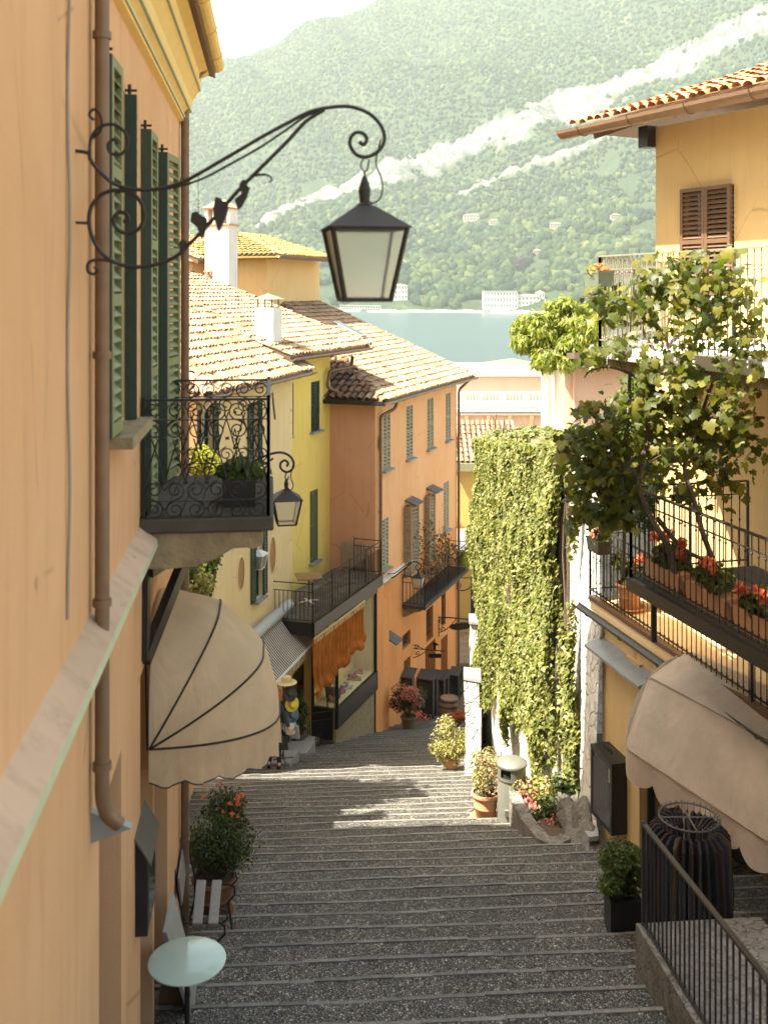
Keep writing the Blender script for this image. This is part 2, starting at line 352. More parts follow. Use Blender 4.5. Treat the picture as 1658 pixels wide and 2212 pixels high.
def street_steps():
    mb = MB(); kb = MB()
    nx = 16; xs = [-6.0+13.0*i/nx for i in range(nx+1)]
    t = 2.0; k = 0
    while t < 41:
        w = TREAD*(1+random.uniform(-.07, .07)); rise = .065; za = -GA-GB*t; zb = -GA-GB*(t+w)+rise
        for i in range(nx):
            for (ta, tb, z1, z2) in ((t-.01, t+w-.03, za-.03, zb-.006),):
                a = [(xs[i], ta+SK*xs[i], z1), (xs[i+1], ta+SK*xs[i+1], z1), (xs[i+1], tb+SK*xs[i+1], z2), (xs[i], tb+SK*xs[i], z2)]
                mb.add(a, [(0, 1, 2, 3)])
        # granite edging stones of the step, in short lengths
        x = -6.0
        while x < 7.0:
            L = random.uniform(.2, .5); x2 = min(7.0, x+L); j = random.uniform(-.006, .003); ja = random.uniform(-.006, .006)+.02*math.sin(x*1.3+k)
            kb.obox(((x+x2)/2, t+w-.024+SK*(x+x2)/2+ja, zb-.1+j+.006), ((x2-x)/2-.004, SK*(x2-x)/2, 0), (0, .022, 0), (0, 0, .1))
            x = x2
        mb_z = zb-rise; t += w; k += 1
    st = mb.build('street', cob.m); tag(st, kind='structure')
    kk = kb.build('street_kerbs', simple('kerb_granite', (.21, .20, .172), .8, island=.35, var=.5, scale=18, bump=.6, bscale=60, bd=.01)); tag(kk, kind='structure')
    return t
t_end = street_steps()
# lower lane and the town's slope down to the lake, one sheet
gx = np.linspace(-400, 400, 81); gy = np.concatenate([np.linspace(-60, 140, 101), np.linspace(150, 400, 10)])
GX, GY = np.meshgrid(gx, gy); GZ = np.zeros_like(GX)
for i in range(GX.shape[0]):
    for j in range(GX.shape[1]):
        t = GY[i, j]
        z = -GA-GB*t if -5 < t < 41 else (-GA+GB*5 if t <= -5 else -GA-GB*41-.24*(t-41))
        GZ[i, j] = max(z-.25, -40)
ny_, nx_ = GX.shape
Fq = np.array([(i*nx_+j, i*nx_+j+1, (i+1)*nx_+j+1, (i+1)*nx_+j) for i in range(ny_-1) for j in range(nx_-1)])
tag(np_obj('ground', np.stack([GX, GY, GZ], -1).reshape(-1, 3), Fq, simple('earth', (.20, .17, .12), .95, var=.3, bump=.5, bscale=6, bd=.05)), kind='structure')
# landing of the lower lane just past the steps
# ------------------------------------------------------------------ lake
LZ = -32.0
wm = NT('lake_water'); co = wm.coord((1, .35, 1))
wm.base(wm.mix(wm.noise(wm.coord((.004, .02, 1)), 1, 3), (.035, .062, .070), (.055, .088, .095))); wm.b.inputs['Roughness'].default_value = .28
wm.b.inputs['Specular IOR Level'].default_value = .5
wm.bump(wm.mix(.5, wm.noise(co, .5, 4, .6), wm.noise(co, .08, 4, .6)), .35, .5)
mb = MB(); mb.quad((-4000, 60, LZ), (4000, 60, LZ), (4000, 5200, LZ), (-4000, 5200, LZ)); tag(mb.build('lake_water', wm.m), kind='structure')
# ------------------------------------------------------------------ mountain across the lake
def shore(X): return np.minimum(1503-.5*X, 1750)+25*vnoise(np.stack([X/90., X*0, X*0+3], -1))
def terrain(X, Y):
    q = Y-shore(X)
    low = np.clip(q, -50, 760)
    z = LZ+1.0+np.where(q < 0, q*.2, 0)+np.where(q > 0, 6*(1-np.exp(-np.maximum(q, 0)/25)), 0)+np.clip(low, 0, None)*.235
    up = np.clip(q-640, 0, None); z = z+up*.60*(1-np.exp(-up/180))*1.0
    P = np.stack([X/420.+Y/900., Y/520.-X/1300., X*0], -1)
    a = np.clip(q/600, 0, 1)
    z = z+a*(55*fbm(P, 5))+np.clip(q/200, 0, 1)*14*fbm(np.stack([X/130., Y/130., X*0+5], -1), 4)
    # spurs running down to the left
    s = (X+.55*Y)/330.; z = z+a*np.clip(up/400, 0, 1)*70*(np.abs(((s+.35*vnoise(np.stack([X/300, Y/300, X*0+9], -1))) % 1)*2-1)-.5)
    ridge = 1010+.36*X+26*fbm(np.stack([X/260., Y*0, X*0+2], -1), 4)-.10*np.maximum(Y-3500, 0)
    d = ridge-z; k = 70.
    z = np.where(d > 3*k, z, ridge-k*np.log1p(np.exp(np.clip(d/k, -30, 30))))
    return z
xs = np.arange(-1700, 1900, 11.); ys = np.arange(1050, 4300, 11.)
X, Y = np.meshgrid(xs, ys); Z = terrain(X, Y)
Z = np.where(Y-shore(X) < -12, LZ-6, Z)
# rock bands: cliff ledges crossing the slope (surface colour kept as an attribute)
def rockmask(X, Y, Z):
    n1 = fbm(np.stack([X/110., Y/110., Z/60.], -1), 5); n2 = fbm(np.stack([X/35., Y/35., Z/30.], -1), 4)
    def band(x0, x1, z0, z1, th):
        t = (X-x0)/(x1-x0); zc = z0+(z1-z0)*t; m = 1-np.abs(Z-zc-18*n1)/(th*(.6+.6*np.sin(np.clip(t, 0, 1)*3.1)))
        return np.where((t > 0) & (t < 1), m, -1)
    m = np.maximum(band(-260, 1050, 150, 680, 38), band(150, 560, 190, 350, 10))
    m = np.maximum(m, band(480, 1200, 470, 800, 14))
    return np.clip(m*3.2+n2*1.6-.3, 0, 1)
RK = rockmask(X, Y, Z)
ny_, nx_ = X.shape; idx = np.arange(ny_*nx_).reshape(ny_, nx_)
Fq = np.stack([idx[:-1, :-1], idx[:-1, 1:], idx[1:, 1:], idx[1:, :-1]], -1).reshape(-1, 4)
mt = NT('mountain_ground'); att = mt.n('ShaderNodeAttribute'); att.attribute_name = 'rock'
co = mt.coord(); g1 = mt.ramp(mt.noise(co, .012, 6, .65), [(.35, (.024, .040, .022)), (.60, (.042, .060, .027)), (.74, (.13, .15, .065))])
rk = mt.ramp(mt.noise(mt.coord((1, 1, .45)), .06, 8, .8), [(.36, (.04, .045, .037)), (.46, (.12, .12, .112)), (.62, (.21, .21, .195))])
mt.base(mt.mix(att.outputs['Fac'], g1, rk)); mt.b.inputs['Roughness'].default_value = 1; mt.b.inputs['Specular IOR Level'].default_value = .1
mt.bump(mt.noise(co, .12, 5, .7), 1.0, 6.0)
Zr = Z+RK*20*np.abs(fbm(np.stack([X/45., Y/45., Z/18.], -1), 4))
mo = np_obj('mountain', np.stack([X, Y, Zr], -1).reshape(-1, 3), Fq, mt.m); tag(mo, kind='structure')
at_ = mo.data.attributes.new('rock', 'FLOAT', 'POINT'); at_.data.foreach_set('value', RK.ravel().astype(np.float32))
# forest: dome-shaped crowns scattered over the slopes
def hill_Y(x, y):
    k, m_ = (x-CX)/F, (HY-y)/F; Ys = np.arange(1100, 3900, 5.); zt = terrain(k*Ys, Ys); hit = np.nonzero(zt > m_*Ys)[0]; return float(Ys[hit[0]]) if len(hit) else 2200.
HILL = [(1018, 474, 1.2, 'far hillside villa with a long flat roof at the foot of the lower cliff'), (1068, 482, .8, 'small pale house right of the long hillside villa'), (1200, 490, .9, 'pale house on the wooded slope left of the tan house wall'), (935, 560, .6, 'small white house in a meadow just right of the big lantern'), (1160, 545, .6, 'small pale farmhouse above the lakeside hotel'), (1330, 470, .8, 'pale house high on the slope left of the tan house corner'), (640, 540, .7, 'small white house above the mossy roof on the left')]
CLR = [(x, y, s_, hill_Y(x, y)) for x, y, s_, _ in HILL]+[(1150, 578, 2.2, hill_Y(1150, 578)), (970, 568, 1.6, hill_Y(970, 568)), (1440, 520, 1.5, hill_Y(1440, 520))]
def ico_half():
    bm_v = [(0, 0, 1)]; n = 7
    for k in range(n): bm_v.append((.62*math.cos(2*math.pi*k/n), .62*math.sin(2*math.pi*k/n), .74))
    for k in range(n): bm_v.append((1.0*math.cos(2*math.pi*(k+.5)/n), 1.0*math.sin(2*math.pi*(k+.5)/n), .12))
    for k in range(n): bm_v.append((.75*math.cos(2*math.pi*k/n), .75*math.sin(2*math.pi*k/n), -.6))
    f = [(0, 1+k, 1+(k+1) % n) for k in range(n)]
    for k in range(n): f += [(1+k, 1+n+k, 1+(k+1) % n), (1+(k+1) % n, 1+n+k, 1+n+(k+1) % n)]
    for k in range(n): f += [(1+n+k, 1+2*n+(k+1) % n, 1+n+(k+1) % n), (1+n+k, 1+2*n+k, 1+2*n+(k+1) % n)]
    return np.array(bm_v), np.array(f)
TV, TF = ico_half()
def crowns(X, Y, Z, r, hk=1.0, rough=.22):
    N = len(X); L = np.broadcast_to(TV, (N, len(TV), 3))*(1+rng.normal(0, rough, (N, len(TV), 1)))
    S = np.stack([r*rng.uniform(.8, 1.2, N), r*rng.uniform(.8, 1.2, N), r*hk*rng.uniform(.8, 1.35, N)], -1)
    V = L*S[:, None, :]+np.stack([X, Y, Z+r*hk*.6], -1)[:, None, :]
    Fc = (TF[None]+(np.arange(N)*len(TV))[:, None, None]).reshape(-1, 3)
    return V.reshape(-1, 3), Fc
def scatter(q0, q1, step, rmin, rmax, keep, rockmax=.35, hk=1.0):
    gx = np.arange(-1000, 1250, step); gy = np.arange(1000, 4000, step); A, B = np.meshgrid(gx, gy)
    A = (A+rng.uniform(-.5, .5, A.shape)*step).ravel(); B = (B+rng.uniform(-.5, .5, B.shape)*step).ravel()
    q = B-shore(A); m = (q > q0) & (q < q1) & (A < .42*B) & (A > -.24*B)
    px_ = CX+F*A/B; m &= ~((px_ > 1036) & (px_ < 1245) & (q < 95)) & ~((px_ > 830) & (px_ < 884) & (q < 75) & (q < 90)) & ~((px_ > 575) & (px_ < 655) & (q < 70))
    for cx_, cy_, cs_, cY in CLR: m &= ~((abs(px_-cx_) < 19*cs_) & (B > cY-55) & (B < cY+26))
    A, B, q = A[m], B[m], q[m]; z = terrain(A, B); rk = rockmask(A, B, z)
    dens = fbm(np.stack([A/150., B/150., A*0+11], -1), 3)
    m = (rk < rockmax) & (dens > keep); A, B, z, dens = A[m], B[m], z[m], dens[m]
    r = rng.uniform(rmin, rmax, len(A)); return A, B, z, r
vs = []; fs = []; off = 0
for spec in ((14, 330, 10.5, 5.5, 10.5, -.55), (300, 720, 11., 4., 9.5, -.42), (600, 2600, 11.5, 3.8, 7.2, -1.0)):
    A, B, z, r = scatter(*spec); V, Fc = crowns(A, B, z, r); vs.append(V); fs.append(Fc+off); off += len(V)
fm = NT('forest_foliage'); g = fm.n('ShaderNodeNewGeometry')
c = fm.ramp(g.outputs['Random Per Island'], [(0, (.010, .020, .012)), (.35, (.022, .038, .020)), (.7, (.036, .054, .024)), (.92, (.064, .080, .032)), (1, (.095, .105, .045))])
c = fm.mix(1.0, c, fm.ramp(fm.noise(fm.coord(), .006, 4), [(.35, (.72, .85, .85)), (.65, (1.15, 1.1, .8))]), 'MULTIPLY')
fm.base(c); fm.b.inputs['Roughness'].default_value = 1; fm.b.inputs['Specular IOR Level'].default_value = .1
fm.bump(fm.noise(fm.coord(), .8, 4, .7), 1.0, 1.2)
fo = np_obj('forest', np.concatenate(vs), np.concatenate(fs), fm.m); tag(fo, kind='stuff', label='green woods covering the mountainside and lake shore across the water', cat='forest')
print('forest tris', sum(len(f) for f in fs))
def ground_at(X, Y): return float(terrain(np.array([float(X)]), np.array([float(Y)]))[0])
# ------------------------------------------------------------------ haze
hz = bpy.data.materials.new('haze'); hz.use_nodes = True; t_ = hz.node_tree; t_.nodes.remove(t_.nodes['Principled BSDF'])
pv = t_.nodes.new('ShaderNodeVolumePrincipled'); pv.inputs['Density'].default_value = .00010; pv.inputs['Color'].default_value = (.84, .95, .90, 1)
pv.inputs['Anisotropy'].default_value = .1; t_.links.new(pv.outputs[0], t_.nodes['Material Output'].inputs['Volume'])
mb = MB(); mb.box(-4200, 4200, -80, 5400, -48, 1700); tag(mb.build('haze', hz), kind='stuff', label='thin pale summer haze over the lake and the mountain', cat='haze')
# ------------------------------------------------------------------ facade frame and house parts
class Fac:
    """vertical plane through (X0,Y0) running along d; n points out to the street"""
    def __init__(s, X0, Y0, dx, dy, flip=False):
        l = math.hypot(dx, dy); s.X0, s.Y0, s.dx, s.dy = X0, Y0, dx/l, dy/l
        s.nx, s.ny = (s.dy, -s.dx) if not flip else (-s.dy, s.dx)
        s.d = Vector((s.dx, s.dy, 0)); s.n = Vector((s.nx, s.ny, 0))
    def P(s, u, z, o=0.0): return Vector((s.X0+s.dx*u+s.nx*o, s.Y0+s.dy*u+s.ny*o, z))
    def u(s, x, o=0.0):
        k = (x-CX)/F; X0 = s.X0+s.nx*o; Y0 = s.Y0+s.ny*o
        return (k*Y0-X0)/(s.dx-k*s.dy)
    def z(s, y, u, o=0.0): return (HY-y)/F*(s.Y0+s.dy*u+s.ny*o)
    def rect(s, x0, x1, y0, y1, o=0.0):
        """pixel box -> (u0,u1,z0,z1); y values read at the middle of the box"""
        a, b = s.u(x0, o), s.u(x1, o); m = (a+b)/2; return (a, b, s.z(y1, m, o), s.z(y0, m, o))
def wall_mesh(fac, u0, u1, z0, z1, holes=(), depth=.22, back=True, thick=None):
    """front face with real openings, reveals and a recessed back (material 1)"""
    mb = MB(); us = sorted({u0, u1, *[h[0] for h in holes], *[h[1] for h in holes]}); zs = sorted({z0, z1, *[h[2] for h in holes], *[h[3] for h in holes]})
    us = [q for q in us if u0-1e-6 <= q <= u1+1e-6]; zs = [q for q in zs if z0-1e-6 <= q <= z1+1e-6]
    for i in range(len(us)-1):
        for j in range(len(zs)-1):
            cu, cz = (us[i]+us[i+1])/2, (zs[j]+zs[j+1])/2
            if any(h[0] < cu < h[1] and h[2] < cz < h[3] for h in holes): continue
            mb.quad(fac.P(us[i], zs[j]), fac.P(us[i+1], zs[j]), fac.P(us[i+1], zs[j+1]), fac.P(us[i], zs[j+1]))
    for h in holes:
        a, b, c, d = h[:4]; dp = h[4] if len(h) > 4 else depth
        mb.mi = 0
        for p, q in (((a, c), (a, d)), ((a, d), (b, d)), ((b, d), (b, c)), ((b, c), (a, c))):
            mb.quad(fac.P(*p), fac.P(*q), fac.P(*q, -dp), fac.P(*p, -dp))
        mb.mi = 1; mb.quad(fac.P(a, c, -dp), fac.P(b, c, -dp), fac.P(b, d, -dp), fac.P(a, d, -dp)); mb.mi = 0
    return mb
def leaf_panel(name, o, u, w, h, n, mat, parent, slat=.055, mid=(.5,), st=.07, th=.035, label=None):
    """louvred shutter leaf: o = lower corner, u = unit width direction, n = unit facing direction"""
    mb = MB(); o = Vector(o); u = Vector(u).normalized(); n = Vector(n).normalized(); Z = Vector((0, 0, 1)); c = o+n*th/2
    def b(u0, u1, z0, z1, t=th, off=0): mb.obox(c+u*(u0+u1)/2+Z*(z0+z1)/2+n*off, u*(u1-u0)/2, n*t/2, Z*(z1-z0)/2)
    b(0, st, 0, h); b(w-st, w, 0, h); b(st, w-st, 0, st*1.3); b(st, w-st, h-st, h)
    zs = [st*1.3]+[h*m for m in mid]+[h-st]
    for m in mid: b(st, w-st, h*m-st*.6, h*m+st*.6)
    for k in range(len(zs)-1):
        a = zs[k]+(st*.6 if k else 0); e = zs[k+1]-(st*.6 if k < len(zs)-2 else 0); ns = max(2, int((e-a)/slat))
        for i in range(ns):
            z = a+(i+.5)*(e-a)/ns; ax = (n*.55+Z*-.62).normalized()
            mb.obox(c+u*w/2+Z*z, u*(w/2-st), ax*(e-a)/ns*.44, ax.cross(u)*.006)
    ob = mb.build(name, mat, parent); 
    if label: ob['label'] = label
    return ob
def hinge(parent, o, n, mat):
    mb = MB(); mb.obox(Vector(o), Vector((.012, 0, 0)), Vector((0, .012, 0)), Vector((0, 0, .05))); return mb.build('hinge', mat, parent)
def tile_roof(name, O, e, s, poly, mat, parent, pw=.21, pl=.36, r=.075, under=None, tilt=.02):
    """barrel tiles: O eave start, e unit eave dir, s unit up-slope dir (3D), poly = outline in (a,b)"""
    O, e, s = Vector(O), Vector(e).normalized(), Vector(s).normalized(); n = e.cross(s).normalized()
    if n.z < 0: n = -n
    poly = np.array(poly, float)
    def inside(a, b):
        ins = np.zeros(a.shape, bool); j = len(poly)-1
        for i in range(len(poly)):
            xi, yi = poly[i]; xj, yj = poly[j]
            cnd = ((yi > b) != (yj > b)) & (a < (xj-xi)*(b-yi)/((yj-yi) if abs(yj-yi) > 1e-9 else 1e-9)+xi); ins ^= cnd; j = i
        return ins
    A, B = np.meshgrid(np.arange(poly[:, 0].min()+pw*.5, poly[:, 0].max(), pw), np.arange(poly[:, 1].min(), poly[:, 1].max(), pl))
    A = A.ravel(); B = B.ravel(); m = inside(A, B+pl*.45); A, B = A[m], B[m]; N = len(A)
    E, S_, Nn = map(np.array, (e, s, n)); O_ = np.array(O)
    seg = 6; T = []; TFc = []
    for b, rr, zz in ((-.03, r*1.12, .012+tilt), (pl+.03, r*.86, .0)):
        for k in range(seg+1):
            t = math.pi*k/seg; T.append((rr*math.cos(t), b, zz+rr*.82*math.sin(t)))
    for k in range(seg): TFc.append((k, k+1, seg+2+k, seg+1+k))
    T = np.array(T); jit = rng.normal(0, .008, (N, 3)); ang = rng.normal(0, .028, N); lift = rng.uniform(0, .022, N)
    X = np.cos(ang)[:, None]*E+np.sin(ang)[:, None]*S_; Yv = -np.sin(ang)[:, None]*E+np.cos(ang)[:, None]*S_
    Bs = np.stack([X, Yv, np.broadcast_to(Nn, X.shape)], 1)
    P = O_+A[:, None]*E+B[:, None]*S_+jit*np.array((1, 1.6, .3))+Nn*(.03+lift)[:, None]
    V, Fc = stamp(T, np.array(TFc), P, Bs)
    ob = np_obj(name, V, Fc, mat, parent, smooth=False)
    return ob
def roof_slab(name, pts, mat, parent, th=.12):
    mb = MB(); mb.prism([Vector(p)-Vector((0, 0, .005)) for p in pts], (0, 0, -th)); return mb.build(name, mat, parent)
def ridge_tiles(name, a, b, mat, parent, r=.10, pl=.38):
    a, b = Vector(a), Vector(b); d = (b-a); L = d.length; u = d/L; x = u.cross(Vector((0, 0, 1))).normalized(); z = x.cross(u)
    N = int(L/pl)+1; T = []; TFc = []; seg = 6
    for bb, rr, zz in ((-.02, r*1.1, .03), (pl+.03, r*.9, .01)):
        for k in range(seg+1):
            t = math.pi*(k/seg*1.1-.05); T.append((rr*math.cos(t), bb, zz+rr*.8*math.sin(t)))
    for k in range(seg): TFc.append((k, k+1, seg+2+k, seg+1+k))
    P = np.array([np.array(a+u*(i*pl)) for i in range(N)])+rng.normal(0, .012, (N, 3))
    Bs = np.stack([np.array([x, u, z])]*N); V, Fc = stamp(np.array(T), np.array(TFc), P, Bs); return np_obj(name, V, Fc, mat, parent)
def gutter(name, a, b, parent, mat, r=.075, ends=True):
    a, b = Vector(a), Vector(b); u = (b-a).normalized(); x = u.cross(Vector((0, 0, 1))).normalized(); mb = MB(); n = 8; vs = []
    for rr in (r, r*.86):
        for p in (a, b):
            for k in range(n+1):
                t = math.pi+math.pi*k/n; vs.append(p+x*math.cos(t)*rr+Vector((0, 0, 1))*math.sin(t)*rr)
    fs = []
    for q in (0, 2*(n+1)):
        for k in range(n): fs.append((q+k, q+k+1, q+n+1+k+1, q+n+1+k))
    for q in (0, n+1):
        for k in range(n): fs.append((q+k, q+k+1, q+2*(n+1)+k+1, q+2*(n+1)+k))
    for k0 in (0, n): fs.append((k0, n+1+k0, 3*(n+1)+k0, 2*(n+1)+k0))
    mb.add(vs, fs)
    L = (b-a).length; k = .5
    while k < L:
        c = a+u*k; mb.tube([c+x*math.cos(math.pi+math.pi*j/6)*r*1.08+Vector((0, 0, 1))*math.sin(math.pi+math.pi*j/6)*r*1.08 for j in range(7)], .008, 4); k += 1.1
    return mb.build(name, mat, parent)
def pipe(name, pts, r, parent, mat, clamps=()):
    # rounded elbows
    P = [Vector(p) for p in pts]; out = [P[0]]
    for i in range(1, len(P)-1):
        a = (P[i-1]-P[i]); b = (P[i+1]-P[i]); q = min(.12, a.length*.4, b.length*.4); a = P[i]+a.normalized()*q; b = P[i]+b.normalized()*q
        for k in range(5): t = k/4; out.append(a*(1-t)**2+P[i]*2*t*(1-t)+b*t*t)
    out.append(P[-1]); mb = MB(); mb.tube(out, r, 10)
    for c in clamps: mb.lathe([(r*1.02, -.02), (r*1.25, -.02), (r*1.25, .02), (r*1.02, .02)], c, 10, cap=False)
    return mb.build(name, mat, parent, smooth=True)
def spiral(c, ax, ay, r0, r1, a0, turns, n=26):
    c, ax, ay = map(Vector, (c, ax, ay)); out = []
    for i in range(n+1):
        t = i/n; r = r0+(r1-r0)*t; a = a0+turns*2*math.pi*t; out.append(c+ax*(r*math.cos(a))+ay*(r*math.sin(a)))
    return out
def planter_soil(mb, c, r, z, n=16): mb.poly([Vector((c[0]+r*math.cos(2*math.pi*k/n), c[1]+r*math.sin(2*math.pi*k/n), z)) for k in range(n)])
def pot(parent, c, r, h, mat, rim=True):
    """flared pot with rolled rims at ground point c"""
    mb = MB(); pr = [(r*.62, 0), (r*.66, .02*h), (r*.78, h*.45), (r*.82, h*.47), (r*.82, h*.51), (r*.80, h*.53), (r*.92, h*.86), (r*1.0, h*.88), (r*1.04, h*.93), (r*1.0, h), (r*.88, h), (r*.86, h*.9)]
    mb.lathe(pr, c, 28, cap=False); ob = mb.build('pot', mat, parent, smooth=True)
    sb = MB(); planter_soil(sb, c, r*.87, c[2]+h*.91); sb.build('soil', M['bark'], parent)
    return ob
def plant(parent, c, r, n, size, mat, stems=10, base=None, clumps=16, shape=LEAF_Q, name='foliage', rnd=.7):
    pts, nn = bush_pts(c, r, n, clumps); leaf_cloud(name, pts, nn, size, mat, parent, shape, rnd)
    if stems and base is not None:
        mb = MB(); b = Vector(base)
        for i in range(stems):
            q = Vector(c)+Vector(tuple(rng.uniform(-.65, .65, 3)*np.array(r))); m = (b+q)/2+Vector((q.x-b.x, q.y-b.y, 0))*.15
            mb.tube([b+Vector((random.uniform(-.03, .03), random.uniform(-.03, .03), 0)), m, q], [.012, .009, .004], 4)
        mb.build('stems', M['bark'], parent)
# ------------------------------------------------------------------ near house on the left
L = Fac(-.99, 0, -.109, 1.0)
def LY(Y): return Y/L.dy
H = empty('corner_house', L.P(LY(6), -6), 'salmon plastered house close on the left with a drainpipe, green shutters and an iron balcony', 'house')
ZT = 2.45
doors = [(LY(6.02), LY(6.92), -9, -3.06, .35), (LY(7.93), LY(8.77), -9, -2.95, .45), (LY(8.88), LY(10.0), -9, -3.2, .45)]
wins = [(LY(6.42), LY(7.08), -.86, 1.34, .16), (LY(8.42), LY(9.22), -1.72, 1.24, .16)]
near_wins = [(LY(2.6), LY(3.4), -.8, 1.4, .16)]
wm_ = wall_mesh(L, LY(-8), LY(11.5), -9.5, ZT+.4, doors+wins+near_wins)
wm_.quad(L.P(LY(11.5), -9.5), L.P(LY(11.5), -9.5, -3.7), L.P(LY(11.5), ZT+.4, -3.7), L.P(LY(11.5), ZT+.4))
wm_.quad(L.P(LY(-8), -9.5), L.P(LY(-8), -9.5, -6), L.P(LY(-8), ZT+.4, -6), L.P(LY(-8), ZT+.4))
wm_.quad(L.P(LY(-8), -9.5, -6), L.P(LY(11.5), -9.5, -6), L.P(LY(11.5), ZT+.4, -6), L.P(LY(-8), ZT+.4, -6))
wm_.build('wall', [M['salmon'], M['brownrev']], H)
# stone course between the storeys, weathered on top
mb = MB(); prof = [(0.0, -1.80), (.13, -1.90), (.135, -1.95), (.08, -1.98), (.075, -2.06), (.035, -2.09), (.0, -2.10)]
def run(mb, fac, u0, u1, prof): mb.prism([fac.P(u0, z, o) for o, z in prof], fac.d*(u1-u0))
run(mb, L, LY(-8), LY(7.9), prof); sc_ = mb.build('string_course', M['trim'], H)
mb = MB(); mb.quad(L.P(LY(-8), -1.796, .0), L.P(LY(7.9), -1.796, .0), L.P(LY(7.9), -1.896, .130), L.P(LY(-8), -1.896, .130)); mb.build('course_top', plaster('worn_pink_plaster', (.60, .42, .30), (.42, .30, .20), .6), H)
# cornice under the eaves
cp = [(0, 1.82), (.05, 1.84), (.05, 1.92), (.10, 1.98), (.12, 2.10), (.20, 2.22), (.22, 2.36), (.30, 2.40), (.30, 2.47), (0, 2.47)]
mb = MB(); run(mb, L, LY(-8), LY(11.5)+.12, cp); mb.build('cornice', M['yellow_trim'], H)
mb = MB()
for o, z in ((.055, 1.88), (.105, 1.985), (.205, 2.225)): mb.prism([L.P(LY(-8), z-.012, o-.02), L.P(LY(-8), z-.012, o+.012), L.P(LY(-8), z+.012, o+.012), L.P(LY(-8), z+.012, o-.02)], L.d*(LY(19.6)))
mb.build('cornice_bead', M['trim'], H)
gutter('gutter', L.P(LY(-8), 2.54, .38), L.P(LY(11.75), 2.54, .38), H, M['yellow_trim'], .085)
e = L.d; s = (-L.n*1.0+Vector((0, 0, .34))).normalized()
O = L.P(LY(-8), 2.53, .36); W_ = LY(11.8)-LY(-8)
roof_slab('roof_deck', [O, O+e*W_, O+e*W_+s*4.6, O+s*4.6], M['brownwood'], H)
tile_roof('roof', O, e, s, [(0, 0), (W_, 0), (W_, 4.6), (0, 4.6)], M['tileorange'], H)
# wing added out of sight behind the corner to shadow the lower steps
WV = empty('shade_wing', (-4.2, 13, -8), 'plain salmon wing added out of sight behind the near house to shade the steps', 'house')
mb = MB(); p0, p1 = Vector((-2.42, 11.6, 0)), Vector((-2.86, 14.2, 0)); q1, q0 = Vector((-7.5, 14.7, 0)), Vector((-7.5, 11.6, 0)); B_ = Vector((0, 0, -9.8)); T_ = Vector((0, 0, 3.7))
for a, b in ((p0, p1), (p1, q1), (q1, q0), (q0, p0)): mb.quad(a+B_, b+B_, b+T_, a+T_)
mb.build('wall', M['salmon'], WV); c_ = Vector((-5.2, 14, 5.0))
mb = MB(); rr = [p0+T_+Vector((0, 0, 0)), p1+T_, q1+T_, q0+T_]
for i in range(4): mb.poly([rr[i], rr[(i+1) % 4], c_])
mb.build('roof', M['tileorange'], WV)
# drainpipe with its elbow, clamps
uP = LY(5.72)
pipe('drainpipe', [L.P(uP, 2.46, .36), L.P(uP, 2.3, .30), L.P(uP, 2.05, .065), L.P(uP, -2.80, .065), L.P(uP+.02, -2.90, .09), L.P(uP+.05, -2.97, .15)], .041, H, M['pipe'],
     [L.P(uP, z, .065) for z in (1.4, -.36, -1.72, -2.62)])
mb = MB(); o_ = L.P(uP+.03, -2.96, .02); mb.prism([o_+L.n*-.02+Vector((0, 0, .07)), o_+L.n*.20+Vector((0, 0, -.03)), o_+L.n*-.02+Vector((0, 0, -.10))], L.d*.06); mb.build('rain_spout', M['zinc'], H)
pipe('corner_pipe', [L.P(LY(11.35), 2.46, .30), L.P(LY(11.35), 2.2, .06), L.P(LY(11.35), -4.9, .06), L.P(LY(11.35), -8.2, .06)], .045, H, M['pipe'], [L.P(LY(11.35), z, .06) for z in (1.2, -1.0, -3.6, -6.0)])
# shutters: folded back against the wall
gr, lg = M['dkgreen'], M['ltgreen']
def lpan(Ya, Yb, oa, ob, z0, z1, mat, lab, slat=.075):
    a, b = L.P(LY(Ya), z0, oa), L.P(LY(Yb), z0, ob); u = (b-a); w_ = u.length; n = u.cross(Vector((0, 0, 1))).normalized()
    if n.dot(L.n) < 0: n = -n
    p = leaf_panel('shutter', a, u, w_, z1-z0, n, mat, H, slat, (.36, .70), .06, .05, lab)
    # dark hinge-side edge and lifting pin
    mb = MB(); mb.bar(a+n*.01-u.normalized()*.012, a+n*.01-u.normalized()*.012+Vector((0, 0, z1-z0)), .024, .078, up=L.n); mb.build('edge_stile', gr, p)
    mb = MB(); mb.tube([a+Vector((0, 0, z1-z0)), a+Vector((0, 0, z1-z0+.07))], .012, 6); mb.tube([a+Vector((0, 0, z1-z0+.03))-L.n*.03, a+Vector((0, 0, z1-z0+.03))+L.n*.05], .009, 6); mb.build('pin', M['iron'], p)
    return p
lpan(6.0, 6.40, .03, .035, -.86, 1.36, lg, 'light green shutter leaf folded back nearest the drainpipe')
lpan(7.1, 7.52, .03, -.025, -.88, 1.33, gr, 'dark green shutter leaf seen almost edge on')
lpan(7.98, 8.40, .03, .035, -1.70, 1.23, lg, 'tall light green shutter leaf beside the balcony door')
lpan(9.24, 9.70, .03, .10, -1.70, 1.22, M['limewood'] if 'limewood' in M else lg, 'pale yellow green shutter leaf at the far side of the balcony door')
mb = MB(); mb.obox(L.P(LY(6.72), -.92, .06), L.d*.52, L.n*.11, Vector((0, 0, .035))); mb.build('window_sill', M['oldstone'], H)
for (a, b, c, d, _) in wins:
    mb = MB()
    for uu in (a+.03, (a+b)/2, b-.03): mb.bar(L.P(uu, c, -.11), L.P(uu, d, -.11), .05, .05)
    for zz in (c+.03, (c+d)/2, d-.03): mb.bar(L.P(a, zz, -.11), L.P(b, zz, -.11), .05, .05)
    mb.build('window_frame', M['brownwood'], H)
